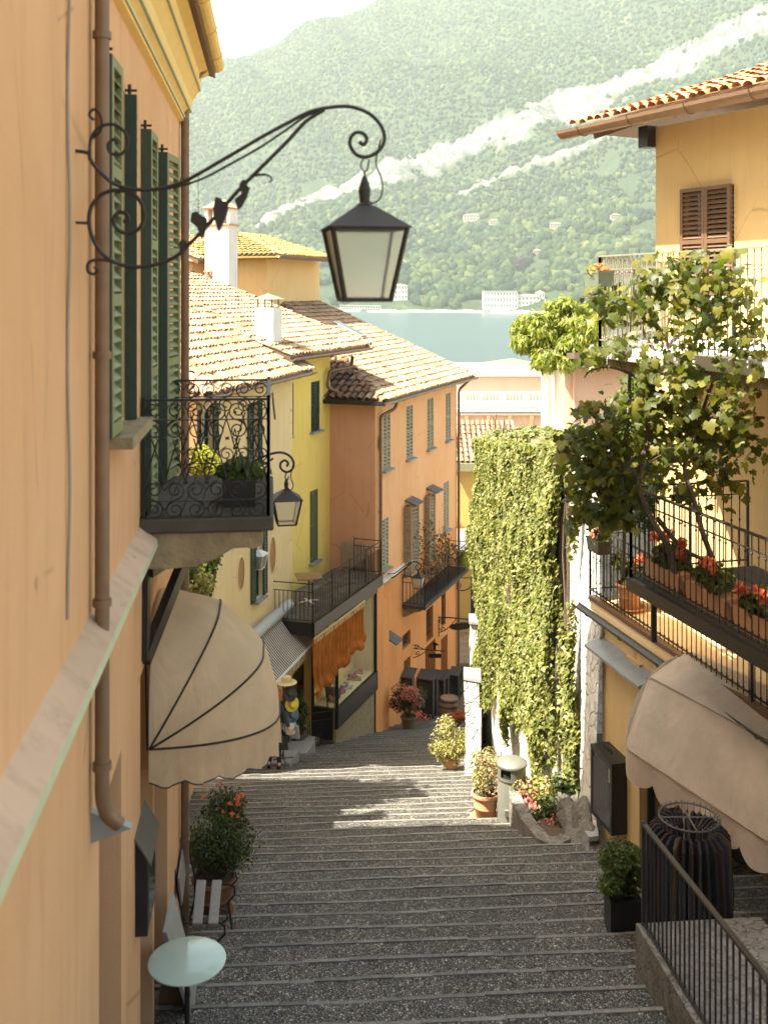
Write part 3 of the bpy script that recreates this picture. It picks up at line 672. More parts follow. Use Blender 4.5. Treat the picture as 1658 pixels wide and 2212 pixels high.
# electric cables along the wall and a bundle over the course
mb = MB()
mb.tube([L.P(LY(5.05), z, .012+.006*math.sin(z*5)) for z in np.linspace(-1.6, 2.3, 20)], .008, 5)
mb.build('cables', simple('grey_cable', (.28, .24, .19), .6), H)
# ------------------------------------------------------------------ balcony (part of the house)
BY0, BY1, BO = 7.9, 9.6, .97; zb, zt = -1.74, -.84
bal = MB(); u0, u1 = LY(BY0), LY(BY1)
bal.obox(L.P((u0+u1)/2, zb-.055, BO/2+.01), L.d*(u1-u0+.06)/2, L.n*(BO/2+.03), Vector((0, 0, .055)))
bb = bal.build('balcony', M['darkstone'], H, bevel=.015); bb['label'] = 'small balcony with scrolled wrought iron railing and stone slab'
mb = MB(); pts = [(0, -1.86), (.93, -1.86), (.93, -1.96), (.86, -2.0), (.80, -1.985), (.70, -1.99), (.58, -2.06), (.42, -2.12), (.20, -2.135), (.04, -2.13), (0, -2.13)]
for ua in (u0+.02, u1-.30): mb = MB(); mb.prism([L.P(ua, z, o) for o, z in pts], L.d*.24); mb.build('corbel', M['oldstone'], bb, bevel=.01)
mb = MB()
for i in range(7):
    o = .06+.13*i; mb.obox(L.P((u0+u1)/2, zb+.012, o+.05), L.d*(u1-u0)/2, L.n*.060, Vector((0, 0, .010+.002*(i % 2))))
mb.build('floor_boards', M['darkstone'], bb)
def scroll_rail(a, b, z0, z1, parent, m=7):
    """wrought iron panel: scroll friezes top and bottom, crossed rods between"""
    mb = MB(); a, b = Vector((a.x, a.y, 0)), Vector((b.x, b.y, 0)); Ln = (b-a).length; u = (b-a)/Ln; Z = Vector((0, 0, 1)); h = z1-z0
    P = lambda s, t: a+u*s+Z*(z0+h*t)
    for t, r in ((0.0, .010), (.145, .006), (.83, .006), (1.0, .013)): mb.bar(P(0, t), P(Ln, t), .03 if r > .009 else .022, r*1.3)
    for s in (0, Ln): mb.bar(P(s, -.02), P(s, 1.03), .024, .024)
    p = Ln/m; q = .006
    for i in range(m):
        c = (i+.5)*p; sg = 1 if i % 2 else -1
        for t0, rr in ((.07, .43), (.235, .46), (.905, .43), (.745, .46)):
            R0 = min(rr*p, .075*h/.9*1.0*.9)*1.08
            mb.tube(spiral(P(c, t0), u*sg, Z, R0, R0*.22, math.pi*(.5 if t0 in (.07, .745) else -.5), 1.55, 22), q, 5)
            mb.tube([P(c-sg*p*.5, t0), P(c-sg*p*.28, t0+(.05 if t0 > .5 else .05)), P(c, t0)+Z*R0], q*.8, 4)
    for i in range(m+1):
        s0 = min(max(i*p, .01), Ln-.01)
        for sgn in (-1, 1):
            s1 = s0+sgn*p*.62
            if -.01 <= s1 <= Ln+.01: mb.tube([P(s0, .30), P(s0+sgn*p*.31, .5), P(s1, .67)], q, 4)
        if 0 < i < m:
            mb.tube([P(s0, .30), P(s0-p*.12, .40), P(s0, .50)], q*.8, 4); mb.tube([P(s0, .30), P(s0+p*.12, .40), P(s0, .50)], q*.8, 4)
            mb.obox(P(s0, .30), u*.016, Z.cross(u)*.012, Z*.012); mb.obox(P(s0, .67), u*.014, Z.cross(u)*.012, Z*.010)
    return mb.build('railing', M['iron'], parent, smooth=False)
ra = scroll_rail(L.P(u0, 0, .03), L.P(u0, 0, BO), zb, zt, bb, 6); scroll_rail(L.P(u1, 0, .03), L.P(u1, 0, BO), zb, zt, bb, 6); scroll_rail(L.P(u0, 0, BO), L.P(u1, 0, BO), zb, zt, bb, 10)
mb = MB(); c = L.P(u0, zt, BO); mb.tube([c, c+L.n*.03+Vector((0, 0, .05)), c+L.n*.035+Vector((0, 0, -.02)), c+L.n*.05+Vector((0, 0, -.16))], .007, 4); mb.build('loose_wire', M['iron'], ra)
# plant pots on the balcony
P_ = empty('balcony_planter', L.P(LY(8.35), zb+.02, .76), 'dark wooden box of round leaved geranium at the outer corner of the scrolled balcony', 'planter')
mb = MB(); mb.obox(L.P(LY(8.35), zb+.13, .74), L.d*.22, L.n*.13, Vector((0, 0, .11))); mb.build('planter_box', M['black'], P_)
pts, nn = bush_pts(L.P(LY(8.35), zb+.30, .76), (.24, .26, .12), 500, 10); leaf_cloud('foliage', pts, nn, .06, M['bush'], P_, LEAF_I, .6)
# tall bright plant behind the balcony stands on the garden terrace (built below)
# wooden support strut and bracket below the balcony
mb = MB(); mb.bar(L.P(LY(8.05), -2.86, .02), L.P(LY(8.9), -2.30, .26), .07, .12); mb.bar(L.P(LY(8.05), -2.86, .02), L.P(LY(8.1), -2.15, .02), .06, .10); mb.bar(L.P(LY(8.1), -2.2, .05), L.P(LY(8.9), -2.2, .32), .06, .08)
mb.build('awning_box', M['black'], H)
# ------------------------------------------------------------------ dome awning
AW = empty('dome_awning', L.P(LY(8.2), -3.64), 'big cream canvas dome awning with black ribs and scalloped valance', 'awning')
A0, A1, RZ, RO, az = 8.23, 9.75, 1.0, 1.03, -3.64
def hoop(th, n=30):
    out = []
    Lh = LY(A1-A0)
    for i in range(n+1):
        t = i/n; a = Lh*(t if 0 else (1-math.cos(math.pi*t))/2)
        c = .62; k = min(a, Lh-a); r = 1.0 if k >= c else (1-(1-k/c)**2.3)**(1/2.3)
        out.append(L.P(LY(A0)+a, az+RZ*r*math.sin(th), .03+RO*r*math.cos(th)))
    return out
nt_ = 18; V = []; 
for j in range(nt_+1):
    th = math.pi/2*j/nt_; pts = hoop(th); sag = 1-.022*math.sin(3*th*2/ (math.pi) * math.pi)**2
    V += [L.P((p-L.P(0, 0)).dot(L.d), az+(p.z-az)*sag, ((p-L.P(0, 0)).dot(L.n)-.03)*sag+.03) for p in pts]
nn_ = len(hoop(0)); Fq = [(j*nn_+i, j*nn_+i+1, (j+1)*nn_+i+1, (j+1)*nn_+i) for j in range(nt_) for i in range(nn_-1)]
np_obj('canopy', np.array([tuple(v) for v in V]), np.array(Fq), clothmat('cream_canvas', (.88, .65, .40), .32), AW, smooth=True)
mb = MB()
for th in (0.0, math.pi/6, math.pi/3):
    mb.tube([p+Vector((0, 0, .004))+L.n*.004 for p in hoop(th, 40)], .009, 5)
mb.tube([L.P(LY(A0), az, .02), L.P(LY(A0)-.12, az+.9, .02)], .012, 5); mb.build('ribs', M['iron'], AW)
h0 = hoop(0, 120); L_ = [0]
for i in range(1, len(h0)): L_.append(L_[-1]+(h0[i]-h0[i-1]).length)
V = []; ns = 11
for i, p in enumerate(h0):
    f = (L_[i]/L_[-1]*ns) % 1; d = .26+.05*math.sin(math.pi*f)**.8
    w1 = .012*math.sin(L_[i]*23)+.008*math.sin(L_[i]*51)
    V += [p, p-Vector((0, 0, d*.5))+L.n*w1, p-Vector((0, 0, d))+L.n*w1*1.6]
Fq = [(3*i+k, 3*i+3+k, 3*i+4+k, 3*i+1+k) for i in range(len(h0)-1) for k in (0, 1)]
vl = np_obj('valance', np.array([tuple(v) for v in V]), np.array(Fq), clothmat('cream_valance', (.84, .61, .37), .34), AW, smooth=True)
mb = MB(); mb.tube([Vector(V[3*i+2]) for i in range(len(h0))], .006, 4); mb.build('trim_cord', M['iron'], vl)
# ------------------------------------------------------------------ the lantern on its long scrolled bracket
Z = Vector((0, 0, 1))
glow = NT('frosted_glass'); co = glow.coord(); glow.base((.97, .95, .88)); glow.b.inputs['Roughness'].default_value = .4; glow.b.inputs['Transmission Weight'].default_value = .9; glow.b.inputs['IOR'].default_value = 1.06; glow.bump(glow.noise(co, 90, 3), .5, .004)
_t = glow.n('ShaderNodeBsdfTranslucent'); _t.inputs[0].default_value = (.98, .96, .88, 1); _m = glow.n('ShaderNodeMixShader'); _m.inputs[0].default_value = .22
glow.l(glow.b.outputs[0], _m.inputs[1]); glow.l(_t.outputs[0], _m.inputs[2]); glow.l(_m.outputs[0], glow.out.inputs[0]); M['frost'] = glow.m
def lantern_body(parent, top, w, h, ax, ay, metal, glass=None, cap=.30, bw=.58):
    """four sided tapering lantern: top = apex point of the neck, w = width under the roof, h = body height"""
    top = Vector(top); ax, ay = Vector(ax).normalized(), Vector(ay).normalized(); hw = w/2; zr = top.z-cap*w; c = Vector((top.x, top.y, 0))
    def cn(r, z): return [c+ax*sx*r+ay*sy*r+Z*z for sx, sy in ((-1, -1), (1, -1), (1, 1), (-1, 1))]
    mb = MB(); a = cn(hw*1.0, zr); b = cn(.11*w, zr+cap*w*.92); a2 = cn(hw, zr-.012*w)
    for i in range(4): mb.quad(a[i], a[(i+1) % 4], b[(i+1) % 4], b[i]); mb.quad(a2[i], a2[(i+1) % 4], a[(i+1) % 4], a[i])
    mb.lathe([(.085*w, 0), (.10*w, .02*w), (.06*w, .05*w), (.075*w, .20*w), (.05*w, .30*w), (.03*w, .36*w), (.015*w, .38*w)], c+Z*(zr+cap*w*.90), 10)
    mb.build('lantern_roof', metal, parent)
    mb = MB(); t_, b_ = cn(hw*.90, zr-.01*w), cn(hw*bw, zr-h); fr = .045*w
    for i in range(4):
        mb.bar(t_[i], b_[i], fr, fr); mb.bar(t_[i], t_[(i+1) % 4], fr, fr*.9); mb.bar(b_[i], b_[(i+1) % 4], fr*1.1, fr)
    mb.build('lantern_frame', metal, parent)
    t2, b2 = cn(hw*.88, zr-.02*w), cn(hw*bw*.96, zr-h+.01)
    for i in range(4):
        mb = MB(); mb.quad(t2[i], t2[(i+1) % 4], b2[(i+1) % 4], b2[i]); mb.build('pane', glass or M['frost'], parent)
def px_bracket(parent, pl, paths, name, mat, rpx, seg=1):
    """iron bars bent in the vertical plane pl: (origin, unit dir); paths in photo pixels at that plane"""
    mb = MB(); o, d = pl; nrm = Vector((0, 0, 1)).cross(d)
    def pp(x, y):
        k = (x-CX)/F; s = (k*o.y-o.x)/(d.x-k*d.y); q = o+d*s; return Vector((q.x, q.y, (HY-y)/F*q.y)), q.y
    for item in paths:
        pts, r = item[0], item[1] if len(item) > 1 else rpx
        # smooth the polyline (Catmull-Rom)
        P = [pts[0]]+list(pts)+[pts[-1]]; out = []
        for i in range(1, len(P)-2):
            for k in range(5):
                t = k/5; f = lambda a, b, c, e_: .5*((2*b)+(-a+c)*t+(2*a-5*b+4*c-e_)*t*t+(-a+3*b-3*c+e_)*t**3)
                out.append((f(P[i-1][0], P[i][0], P[i+1][0], P[i+2][0]), f(P[i-1][1], P[i][1], P[i+1][1], P[i+2][1])))
        out.append(pts[-1]); Q = [pp(*q) for q in out]
        if isinstance(r, tuple): rs = [(r[0]+(r[1]-r[0])*i/(len(Q)-1))*q[1]/F for i, q in enumerate(Q)]
        else: rs = [r*q[1]/F for q in Q]
        mb.tube([q[0] for q in Q], rs, 7)
    return mb.build(name, mat, parent, smooth=True)
def sp_px(cx, cy, r0, r1, a0, turns, n=16): return [(cx+(r0+(r1-r0)*i/n)*math.cos(a0+turns*2*math.pi*i/n), cy-(r0+(r1-r0)*i/n)*math.sin(a0+turns*2*math.pi*i/n)) for i in range(n+1)]
LA = empty('wall_lantern', L.P(LY(5.3), 1.3, .0), 'large black lantern with frosted panes, nearest the camera, on a long bracket with iron leaves', 'lantern')
pl = (L.P(LY(5.3), 0), L.n)
px_bracket(LA, pl, [
 ([(163, 325), (190, 330), (196, 345), (215, 370), (250, 398), (300, 409), (350, 405), (400, 390), (480, 345), (560, 298), (620, 265), (670, 240), (720, 230), (760, 230), (798, 245), (822, 270), (830, 295), (825, 315), (810, 330), (790, 338), (768, 332), (756, 312), (758, 295), (770, 285), (785, 288), (792, 300), (785, 311), (775, 305)], 4.2),
 ([(300, 409), (360, 407), (430, 388), (500, 352), (560, 318), (610, 285), (660, 250), (690, 238)], 2.8),
 ([(700, 236), (660, 262), (620, 305), (570, 355), (520, 405), (480, 450), (440, 495), (405, 530), (380, 553), (340, 570), (290, 576), (245, 565), (215, 540), (197, 505), (192, 470), (200, 440), (222, 418), (250, 410), (285, 416), (306, 440), (311, 470), (298, 495), (272, 503), (250, 490), (246, 470), (258, 457), (274, 462), (277, 474), (266, 478)], 4.4),
 ([(163, 480), (192, 481)], 3.2),
 ([(194, 345), (196, 300), (215, 274), (245, 268), (270, 285), (276, 310), (262, 332), (240, 330), (233, 312), (246, 300), (254, 310)], 3.6),
 ([(194, 300), (215, 285), (220, 262), (212, 240), (200, 236), (193, 248), (203, 258)], 3.2),
 ([(245, 565), (215, 560), (192, 566), (190, 585), (203, 591), (211, 582), (203, 576)], 3.4),
 ([(545, 380), (565, 376), (583, 380), (586, 390), (580, 392)], (3.2, 1.2)),
 ([(822, 300), (815, 330), (812, 355), (822, 380), (826, 405), (820, 428), (805, 438), (795, 432), (788, 425)], 1.9),
 ([(788, 338), (782, 346), (779, 358), (785, 368), (793, 366), (795, 352), (798, 344)], 1.8),
 ([(787, 368), (787, 395)], 2.4)], 'bracket', M['iron'], 3)
# iron acanthus leaves wrapped on the lower bar
mb = MB(); o, d = pl
def pxp(x, y, off=0):
    k = (x-CX)/F; s = (k*o.y-o.x)/(d.x-k*d.y); q = o+d*s; return Vector((q.x, q.y+off, (HY-y)/F*q.y))
for pts in ([(514, 452), (507, 430), (522, 418), (517, 398), (524, 388), (531, 388), (533, 400), (539, 405), (533, 425), (522, 446)],
            [(472, 500), (463, 470), (460, 452), (466, 424), (477, 428), (482, 434), (492, 434), (493, 448), (486, 470), (478, 490)],
            [(436, 515), (426, 490), (412, 478), (414, 460), (424, 455), (434, 464), (446, 470), (448, 485), (441, 505)],
            [(390, 545), (386, 525), (394, 516), (402, 520), (404, 532), (397, 548)]):
    for off in (-.035, .02): mb.prism([pxp(x, y, off*.4) for x, y in pts], Vector((0, .006, 0)))
mb.build('iron_leaf', M['iron'], LA)
apex = pxp(787, 440); lantern_body(LA, apex+Vector((0, 0, -.0)), .425, .375, Vector((.985, .17, 0)), Vector((-.17, .985, 0)), M['iron'], cap=.30, bw=.56)
mb = MB(); mb.lathe([(.018, -.02), (.026, 0), (.016, .09), (.006, .11)], apex+Z*.01, 10); mb.build('finial', M['iron'], LA)
# second lantern further down the street
L2 = empty('wall_lantern', Vector((-2.2, 12.0, -2.2)), 'black wall lantern with frosted panes hanging just beyond the scrolled balcony', 'lantern', 'smaller street lanterns')
pl = (Vector((-2.3, 11.7, 0)), Vector((1, .05, 0)).normalized())
px_bracket(L2, pl, [([(395, 1050), (450, 1030), (520, 1008), (560, 990), (585, 980), (608, 977), (626, 985), (634, 1000), (630, 1014), (618, 1019), (607, 1012), (606, 1000), (615, 994), (622, 1000), (619, 1007)], 2.6),
 ([(395, 1090), (470, 1062), (540, 1020), (590, 990)], 2.0), ([(618, 1019), (616, 1032), (621, 1036), (623, 1028)], 1.3), ([(619, 1036), (618, 1052)], 1.6), ([(632, 1005), (628, 1030), (633, 1048), (628, 1058), (620, 1052)], 1.2)], 'bracket', M['iron'], 2.4)
o, d = pl; apex = pxp(618, 1056); lantern_body(L2, apex, .345, .285, Vector((.97, .2, 0)), Vector((-.2, .97, 0)), M['iron'], cap=.30, bw=.58)
# ------------------------------------------------------------------ the row of houses on the left side of the lane
def prismwall(mb, fac, u0, u1, z0, z1, back, skip=()):
    a, b, c, d = fac.P(u0, z0), fac.P(u1, z0), fac.P(u1, z0, -back), fac.P(u0, z0, -back); H_ = Vector((0, 0, z1-z0))
    for k, (p, q) in enumerate(((b, c), (c, d), (d, a))):
        if k not in skip: mb.quad(p, q, q+H_, p+H_)
def window_part(fac, r, parent, mat, mode='closed', slat=.07, frame=True, sillm=None, label=None, o=0.0, th=.035):
    """window part with two shutter leaves (closed, or one folded out) and a sill"""
    u0, u1, z0, z1 = r; mb = MB(); fr = .05
    for a, b in (((u0+fr/2, z0), (u0+fr/2, z1)), ((u1-fr/2, z0), (u1-fr/2, z1)), ((u0, z0+fr/2), (u1, z0+fr/2)), ((u0, z1-fr/2), (u1, z1-fr/2)), (((u0+u1)/2, z0), ((u0+u1)/2, z1))):
        mb.bar(fac.P(*a, -.12), fac.P(*b, -.12), .045, .045, up=fac.n)
    wn = mb.build('window', mat, parent)
    if label: wn['label'] = label
    w = (u1-u0)/2-.006; mids = (.5,) if z1-z0 < 2.3 else (.36, .68)
    if mode == 'closed':
        o = o if o else -.055
        leaf_panel('shutter', fac.P(u0+.003, z0, o), fac.d, w, z1-z0, fac.n, mat, wn, slat, mids, .05, th)
        leaf_panel('shutter', fac.P(u0+w+.009, z0, o), fac.d, w, z1-z0, fac.n, mat, wn, slat, mids, .05, th)
    elif mode == 'open':
        leaf_panel('shutter', fac.P(u0-w, z0, .02), fac.d, w, z1-z0, fac.n, mat, wn, slat, mids, .05, th)
        leaf_panel('shutter', fac.P(u1, z0, .02), fac.d, w, z1-z0, fac.n, mat, wn, slat, mids, .05, th)
    elif mode == 'half':     # far leaf folded back on the wall, near one gone inside
        leaf_panel('shutter', fac.P(u1, z0, .02), fac.d, w*1.1, z1-z0, fac.n, mat, wn, slat, mids, .05, th)
    elif mode == 'ajar':     # leaves standing out from the wall
        leaf_panel('shutter', fac.P(u0, z0, .02), (fac.d*-.35+fac.n*.94), w, z1-z0, -fac.d, mat, wn, slat, mids, .05, th)
        leaf_panel('shutter', fac.P(u1, z0, .02), (fac.d*.75+fac.n*.66), w, z1-z0, (fac.n*.75-fac.d*.66), mat, wn, slat, mids, .05, th)
    mb = MB(); mb.obox(fac.P((u0+u1)/2, z0-.03, .05), fac.d*((u1-u0)/2+.08), fac.n*.09, Vector((0, 0, .03))); mb.build('sill', sillm or M['granite'], wn)
    mb = MB(); mb.quad(fac.P(u0, z0, -.14), fac.P(u1, z0, -.14), fac.P(u1, z1, -.14), fac.P(u0, z1, -.14)); mb.build('pane', M['glass'], wn)
    return wn
# ---- cream house (eave z about -2.35)
Cf = Fac(-4.22, 23.5, .249, 1.0); Yf = Fac(-3.04, 30.8, .378, 1.0)
CU1 = 6.6
C_ = empty('cream_house', Cf.P(3, -12), 'cream plastered house with oval wall niches and a tiled hip roof, behind the scrolled balcony', 'house')
cw = []   # windows: (rect, mode)
cw.append((Cf.rect(541, 556, 868, 1003), 'open'))
cw.append((Cf.rect(549, 566, 1152, 1292), 'open'))
cw.append((Cf.rect(436, 458, 880, 1010), 'open'))
ov = [Cf.rect(512, 526, 1199, 1276), Cf.rect(581, 593, 1155, 1240)]
mb = wall_mesh(Cf, 0, CU1, -13.0, -2.42, [(*r, .2) for r, m in cw])
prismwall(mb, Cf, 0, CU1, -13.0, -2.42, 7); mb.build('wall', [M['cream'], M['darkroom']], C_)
for (r, md), lb in zip(cw, ('upper window with dark green shutters folded open', 'lower window with dark green shutters folded open', 'window nearest the hip of the roof')):
    window_part(Cf, r, C_, M['dkgreen'], md, .08, label=lb)
for u0, u1, z0, z1 in ov:
    mb = MB(); n = 28; cu, cz = (u0+u1)/2, (z0+z1)/2; ru, rz = (u1-u0)/2*1.1, (z1-z0)/2
    ring = lambda k, s, o: Cf.P(cu+ru*s*math.cos(2*math.pi*k/n), cz+rz*s*math.sin(2*math.pi*k/n), o)
    mb.poly([ring(k, .93, .006) for k in range(n)])
    ob = mb.build('oval_niche', plaster('niche_brown', (.45, .24, .11), (.40, .21, .09)), C_)
    mb = MB()
    for k in range(n): mb.quad(ring(k, 1.03, .002), ring(k+1, 1.03, .002), ring(k+1, .9, .028), ring(k, .9, .028))
    mb.build('niche_rim', M['cream'], ob)
ez = -2.33; oh = .5; pit = .5; sC = (-Cf.n+Z*pit)
O = Cf.P(-.55, ez, oh); Wd = CU1+.35+.55
# street slope (its near end cut by the hip) and camera-side hip
hipL = 3.6; tl = 5.2
def sl(v): return Vector(v).normalized()
kk = math.sqrt(1+pit*pit)
poly = [(0, 0), (Wd, 0), (Wd, tl*kk), (tl, tl*kk)]
rf = tile_roof('roof', O, Cf.d, sC, poly, M['tile'], C_)
roof_slab('roof_deck', [O, O+Cf.d*Wd, O+Cf.d*Wd+sC*tl, O+Cf.d*tl+sC*tl], M['brownwood'], C_)
s2 = (Cf.d+Z*pit); poly2 = [(0, 0), (0+tl, tl*kk), (tl*2, tl*kk), (tl*2, 0)]
tile_roof('roof', O, -Cf.n, s2, poly2, M['tile'], C_)
roof_slab('roof_deck', [O, O-Cf.n*tl*2, O-Cf.n*tl*2+s2*tl, O-Cf.n*tl+s2*tl], M['brownwood'], C_)
ridge_tiles('hip_tiles', O, O+(Cf.d-Cf.n+Z*pit)*tl, M['tile'], C_, .11)
gutter('gutter', O+Cf.n*.07-Z*.03-Cf.d*.05, O+Cf.d*Wd+Cf.n*.07-Z*.03, C_, M['gutter'], .08); gutter('gutter', O-Cf.d*.07-Z*.03, O-Cf.n*tl*2-Cf.d*.07-Z*.03, C_, M['gutter'], .08)
vs_ = O+Cf.d*(Wd+.02); mb = MB(); mb.prism([vs_+Z*.02, vs_+Z*.13, vs_+Z*.13+sC*tl, vs_+Z*.02+sC*tl], Cf.d*.16); mb.build('verge_flashing', M['gutter'], C_)
# downpipe of the cream house at its corner
pipe('drainpipe', [O+Cf.d*.3+Cf.n*.05-Z*.08, Cf.P(.12, ez-.45, .08), Cf.P(.12, -9, .08)], .05, C_, M['zinc'], [Cf.P(.12, z, .08) for z in (-4, -6.5)])
# ---- yellow house
YU1 = 3.36/Yf.dy+.02
Yh = empty('yellow_house', Yf.P(2, -13), 'bright yellow house with a paved terrace, between cream and orange houses', 'house')
# windows
yw = [(Yf.rect(671.5, 690.5, 823, 930), 'closed', 'closed dark green shutters under the eave'), (Yf.rect(669, 687, 1058, 1212), 'closed', 'closed olive shutters of the tall terrace door'),
      (Yf.rect(612, 624, 829, 944), 'half', 'open window recess with one dark shutter'), (Yf.rect(610, 622, 1138, 1300), 'closed', 'narrow olive door shutter next to the cream house')]
YZT = -1.95; TZ = -9.0
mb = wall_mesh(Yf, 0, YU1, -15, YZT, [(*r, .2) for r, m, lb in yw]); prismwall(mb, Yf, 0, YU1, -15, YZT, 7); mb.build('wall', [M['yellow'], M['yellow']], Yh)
for r, md, lb in yw: window_part(Yf, r, Yh, M['dkgreen'] if r[3] > -5 else M['olive'], md, .08, label=lb)
oy = .9; eyz = -1.90; pY = .36; sY = (-Yf.n+Z*pY); ky = math.sqrt(1+pY*pY)
O = Yf.P(-1.25, eyz, oy); Wd = (Yf.P(0, 0, oy).y*0)+ (35.0-O.y)/Yf.dy+.0
tlY = 8.4
tile_roof('roof', O, Yf.d, sY, [(0, 0), (Wd, 0), (Wd, tlY*ky), (0, tlY*ky)], M['tile'], Yh)
roof_slab('roof_deck', [O, O+Yf.d*Wd, O+Yf.d*Wd+sY*tlY, O+sY*tlY], M['brownwood'], Yh, .14)
ridge_tiles('verge_tiles', O+Yf.d*(Wd-.06)+Z*.03, O+Yf.d*(Wd-.06)+sY*tlY+Z*.03, M['tile'], Yh, .11)
mb = MB(); v_ = O+Yf.d*Wd; mb.prism([v_-Z*.14, v_+Z*.02, v_+Z*.02+sY*tlY, v_-Z*.14+sY*tlY], Yf.d*.03); mb.build('verge_board', M['brownwood'], Yh)
gutter('gutter', O+Yf.n*.07-Z*.03, O+Yf.d*(Wd+.03)+Yf.n*.07-Z*.03, Yh, M['gutter'], .09)
# gable wall of the yellow roof above the orange hip
mb = MB(); mb.poly([Yf.P(YU1, YZT-2.4, 0), Yf.P(YU1, YZT-2.4, -8.5), Yf.P(YU1, YZT+pY*8.5, -8.5), Yf.P(YU1, YZT, 0)]); mb.build('gable', M['yellow'], Yh)
# ---- chimney on the yellow roof (pixel 555-605, 668-742)
def roof_pt(O, e, s, x, y):
    """point of the roof plane seen at photo pixel (x, y)"""
    n = Vector(e).cross(Vector(s)); dr = at(x, y, 1.0); t = Vector(O).dot(n)/dr.dot(n); return dr*t
ch = MB(); c = roof_pt(O, Yf.d, sY, 577, 742); fd = Yf.d; fn = Yf.n; hw = .30; zt = (HY-664)/F*(c.y+.2)
ch.obox((c.x, c.y+.25, (c.z-.6+zt)/2), fn*hw, fd*hw*.9, Z*((zt-c.z+.6)/2)); cy = ch.build('chimney', M['stucco'], Yh, bevel=.01)
tp = Vector((c.x, c.y+.25, zt)); mb = MB()
for a, b in ((-1, -1), (1, -1), (1, 1), (-1, 1)): mb.bar(tp+fn*hw*.75*a+fd*hw*.7*b, tp+fn*hw*.75*a+fd*hw*.7*b+Z*.26, .03, .03)
mb.build('cap_rods', M['iron'], cy)
mb = MB(); q = [tp+fn*hw*1.25*a+fd*hw*1.2*b+Z*.25 for a, b in ((-1, -1), (1, -1), (1, 1), (-1, 1))]; pk = tp+Z*.42
for i in range(4): mb.poly([q[i], q[(i+1) % 4], pk])
mb.poly(q); mb.build('cap', M['gutter'], cy)
# ---- orange house
M['hood'] = simple('dull_lead', (.13, .12, .11), .7, .2)
Of = Fac(-.28, 33.6, .378, 1.0); OU1 = (42.1-33.6)/Of.dy
Oh = empty('orange_house', Of.P(4, -16), 'long orange house with a lean hip roof, rows of louvred shutters and an iron balcony', 'house')
low_z = -9.55
ow = [(Of.rect(826.5, 843, 893, 1013), 'closed'), (Of.rect(877, 891.5, 875, 990), 'closed'), (Of.rect(922, 936, 859, 968), 'closed'), (Of.rect(962, 973, 848, 950), 'closed'),
      (Of.rect(823, 839, 1120, 1228), 'closed'), (Of.rect(873, 886, 1090, 1238), 'ajar'), (Of.rect(917, 926, 1068, 1212), 'ajar'), (Of.rect(957, 969, 1040, 1145), 'closed')]
small = [Of.rect(920, 935, 1312, 1383), Of.rect(953, 962, 1280, 1352), Of.rect(869, 886, 1366, 1398)]
drs = [Of.rect(918, 940, 1388, 1500), Of.rect(952, 966, 1375, 1500), Of.rect(872, 886, 1422, 1500)]
drs[2] = (drs[2][0], drs[2][1], -15.2, drs[2][3])
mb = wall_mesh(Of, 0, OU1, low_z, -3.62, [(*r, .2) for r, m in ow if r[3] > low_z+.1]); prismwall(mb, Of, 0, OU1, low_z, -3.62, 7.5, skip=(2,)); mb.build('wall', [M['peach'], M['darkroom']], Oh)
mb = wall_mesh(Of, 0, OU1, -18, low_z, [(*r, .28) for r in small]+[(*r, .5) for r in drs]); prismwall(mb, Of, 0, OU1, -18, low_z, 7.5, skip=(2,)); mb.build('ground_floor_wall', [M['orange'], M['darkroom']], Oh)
mb = MB(); mb.quad(Of.P(0, -18, 0), Of.P(0, -18, -7.5), Of.P(0, -3.62, -7.5), Of.P(0, -3.62, 0)); mb.build('side_wall', plaster('rose_plaster', (.66, .36, .22), (.60, .31, .18), .35), Oh)
for (r, md) in ow: window_part(Of, r, Oh, M['greywood'], md, .115, th=.05)
for r in small:
    mb = MB(); u0, u1, z0, z1 = r
    for k in range(1, 4): mb.bar(Of.P(u0+(u1-u0)*k/4, z0, -.08), Of.P(u0+(u1-u0)*k/4, z1, -.08), .02, .02)
    for k in range(1, 5): mb.bar(Of.P(u0, z0+(z1-z0)*k/5, -.08), Of.P(u1, z0+(z1-z0)*k/5, -.08), .02, .02)
    mb.build('window_grille', M['iron'], Oh)
for i, r in enumerate(drs):
    mb = MB(); mb.obox(Of.P((r[0]+r[1])/2, (r[2]+r[3])/2, -.44), Of.d*(r[1]-r[0])/2, Of.n*.03, Z*(r[3]-r[2])/2); mb.build('door', M['brownwood'] if i < 2 else M['black'], Oh)
# stone course and hoods
mb = MB(); ua, ub = Of.u(822), Of.u(885); run(mb, Of, ua, ub, [(0, low_z+.06), (.10, low_z), (.12, low_z-.05), (.0, low_z-.12)]); mb.build('string_course', M['whitewash'], Oh)
for x0, x1, y in ((874, 897, 1082), (920, 943, 1056)):
    u0, u1 = Of.u(x0), Of.u(x0)+.75; z = Of.z(y, (u0+u1)/2, .2); mb = MB()
    mb.prism([Of.P(u0, z+.10, 0), Of.P(u0, z-.06, .42), Of.P(u0, z-.10, .42), Of.P(u0, z+.04, 0)], Of.d*.8); mb.build('rain_hood', M['hood'], Oh)
# entrance pilaster at the near corner, with its own hood
pil = MB(); ux = .0; pil.obox(Of.P(.28, -13, .12), Of.d*.28, Of.n*.14, Z*3.0)
pil.build('corner_buttress', M['orange'], Oh)
mb = MB(); z = Of.z(1393, .5, .3); mb.prism([Of.P(.75, z+.20, 0), Of.P(.75, z-.05, .46), Of.P(.75, z-.09, .46), Of.P(.75, z+.14, 0)], Of.d*.6); mb.build('rain_hood', M['hood'], Oh)
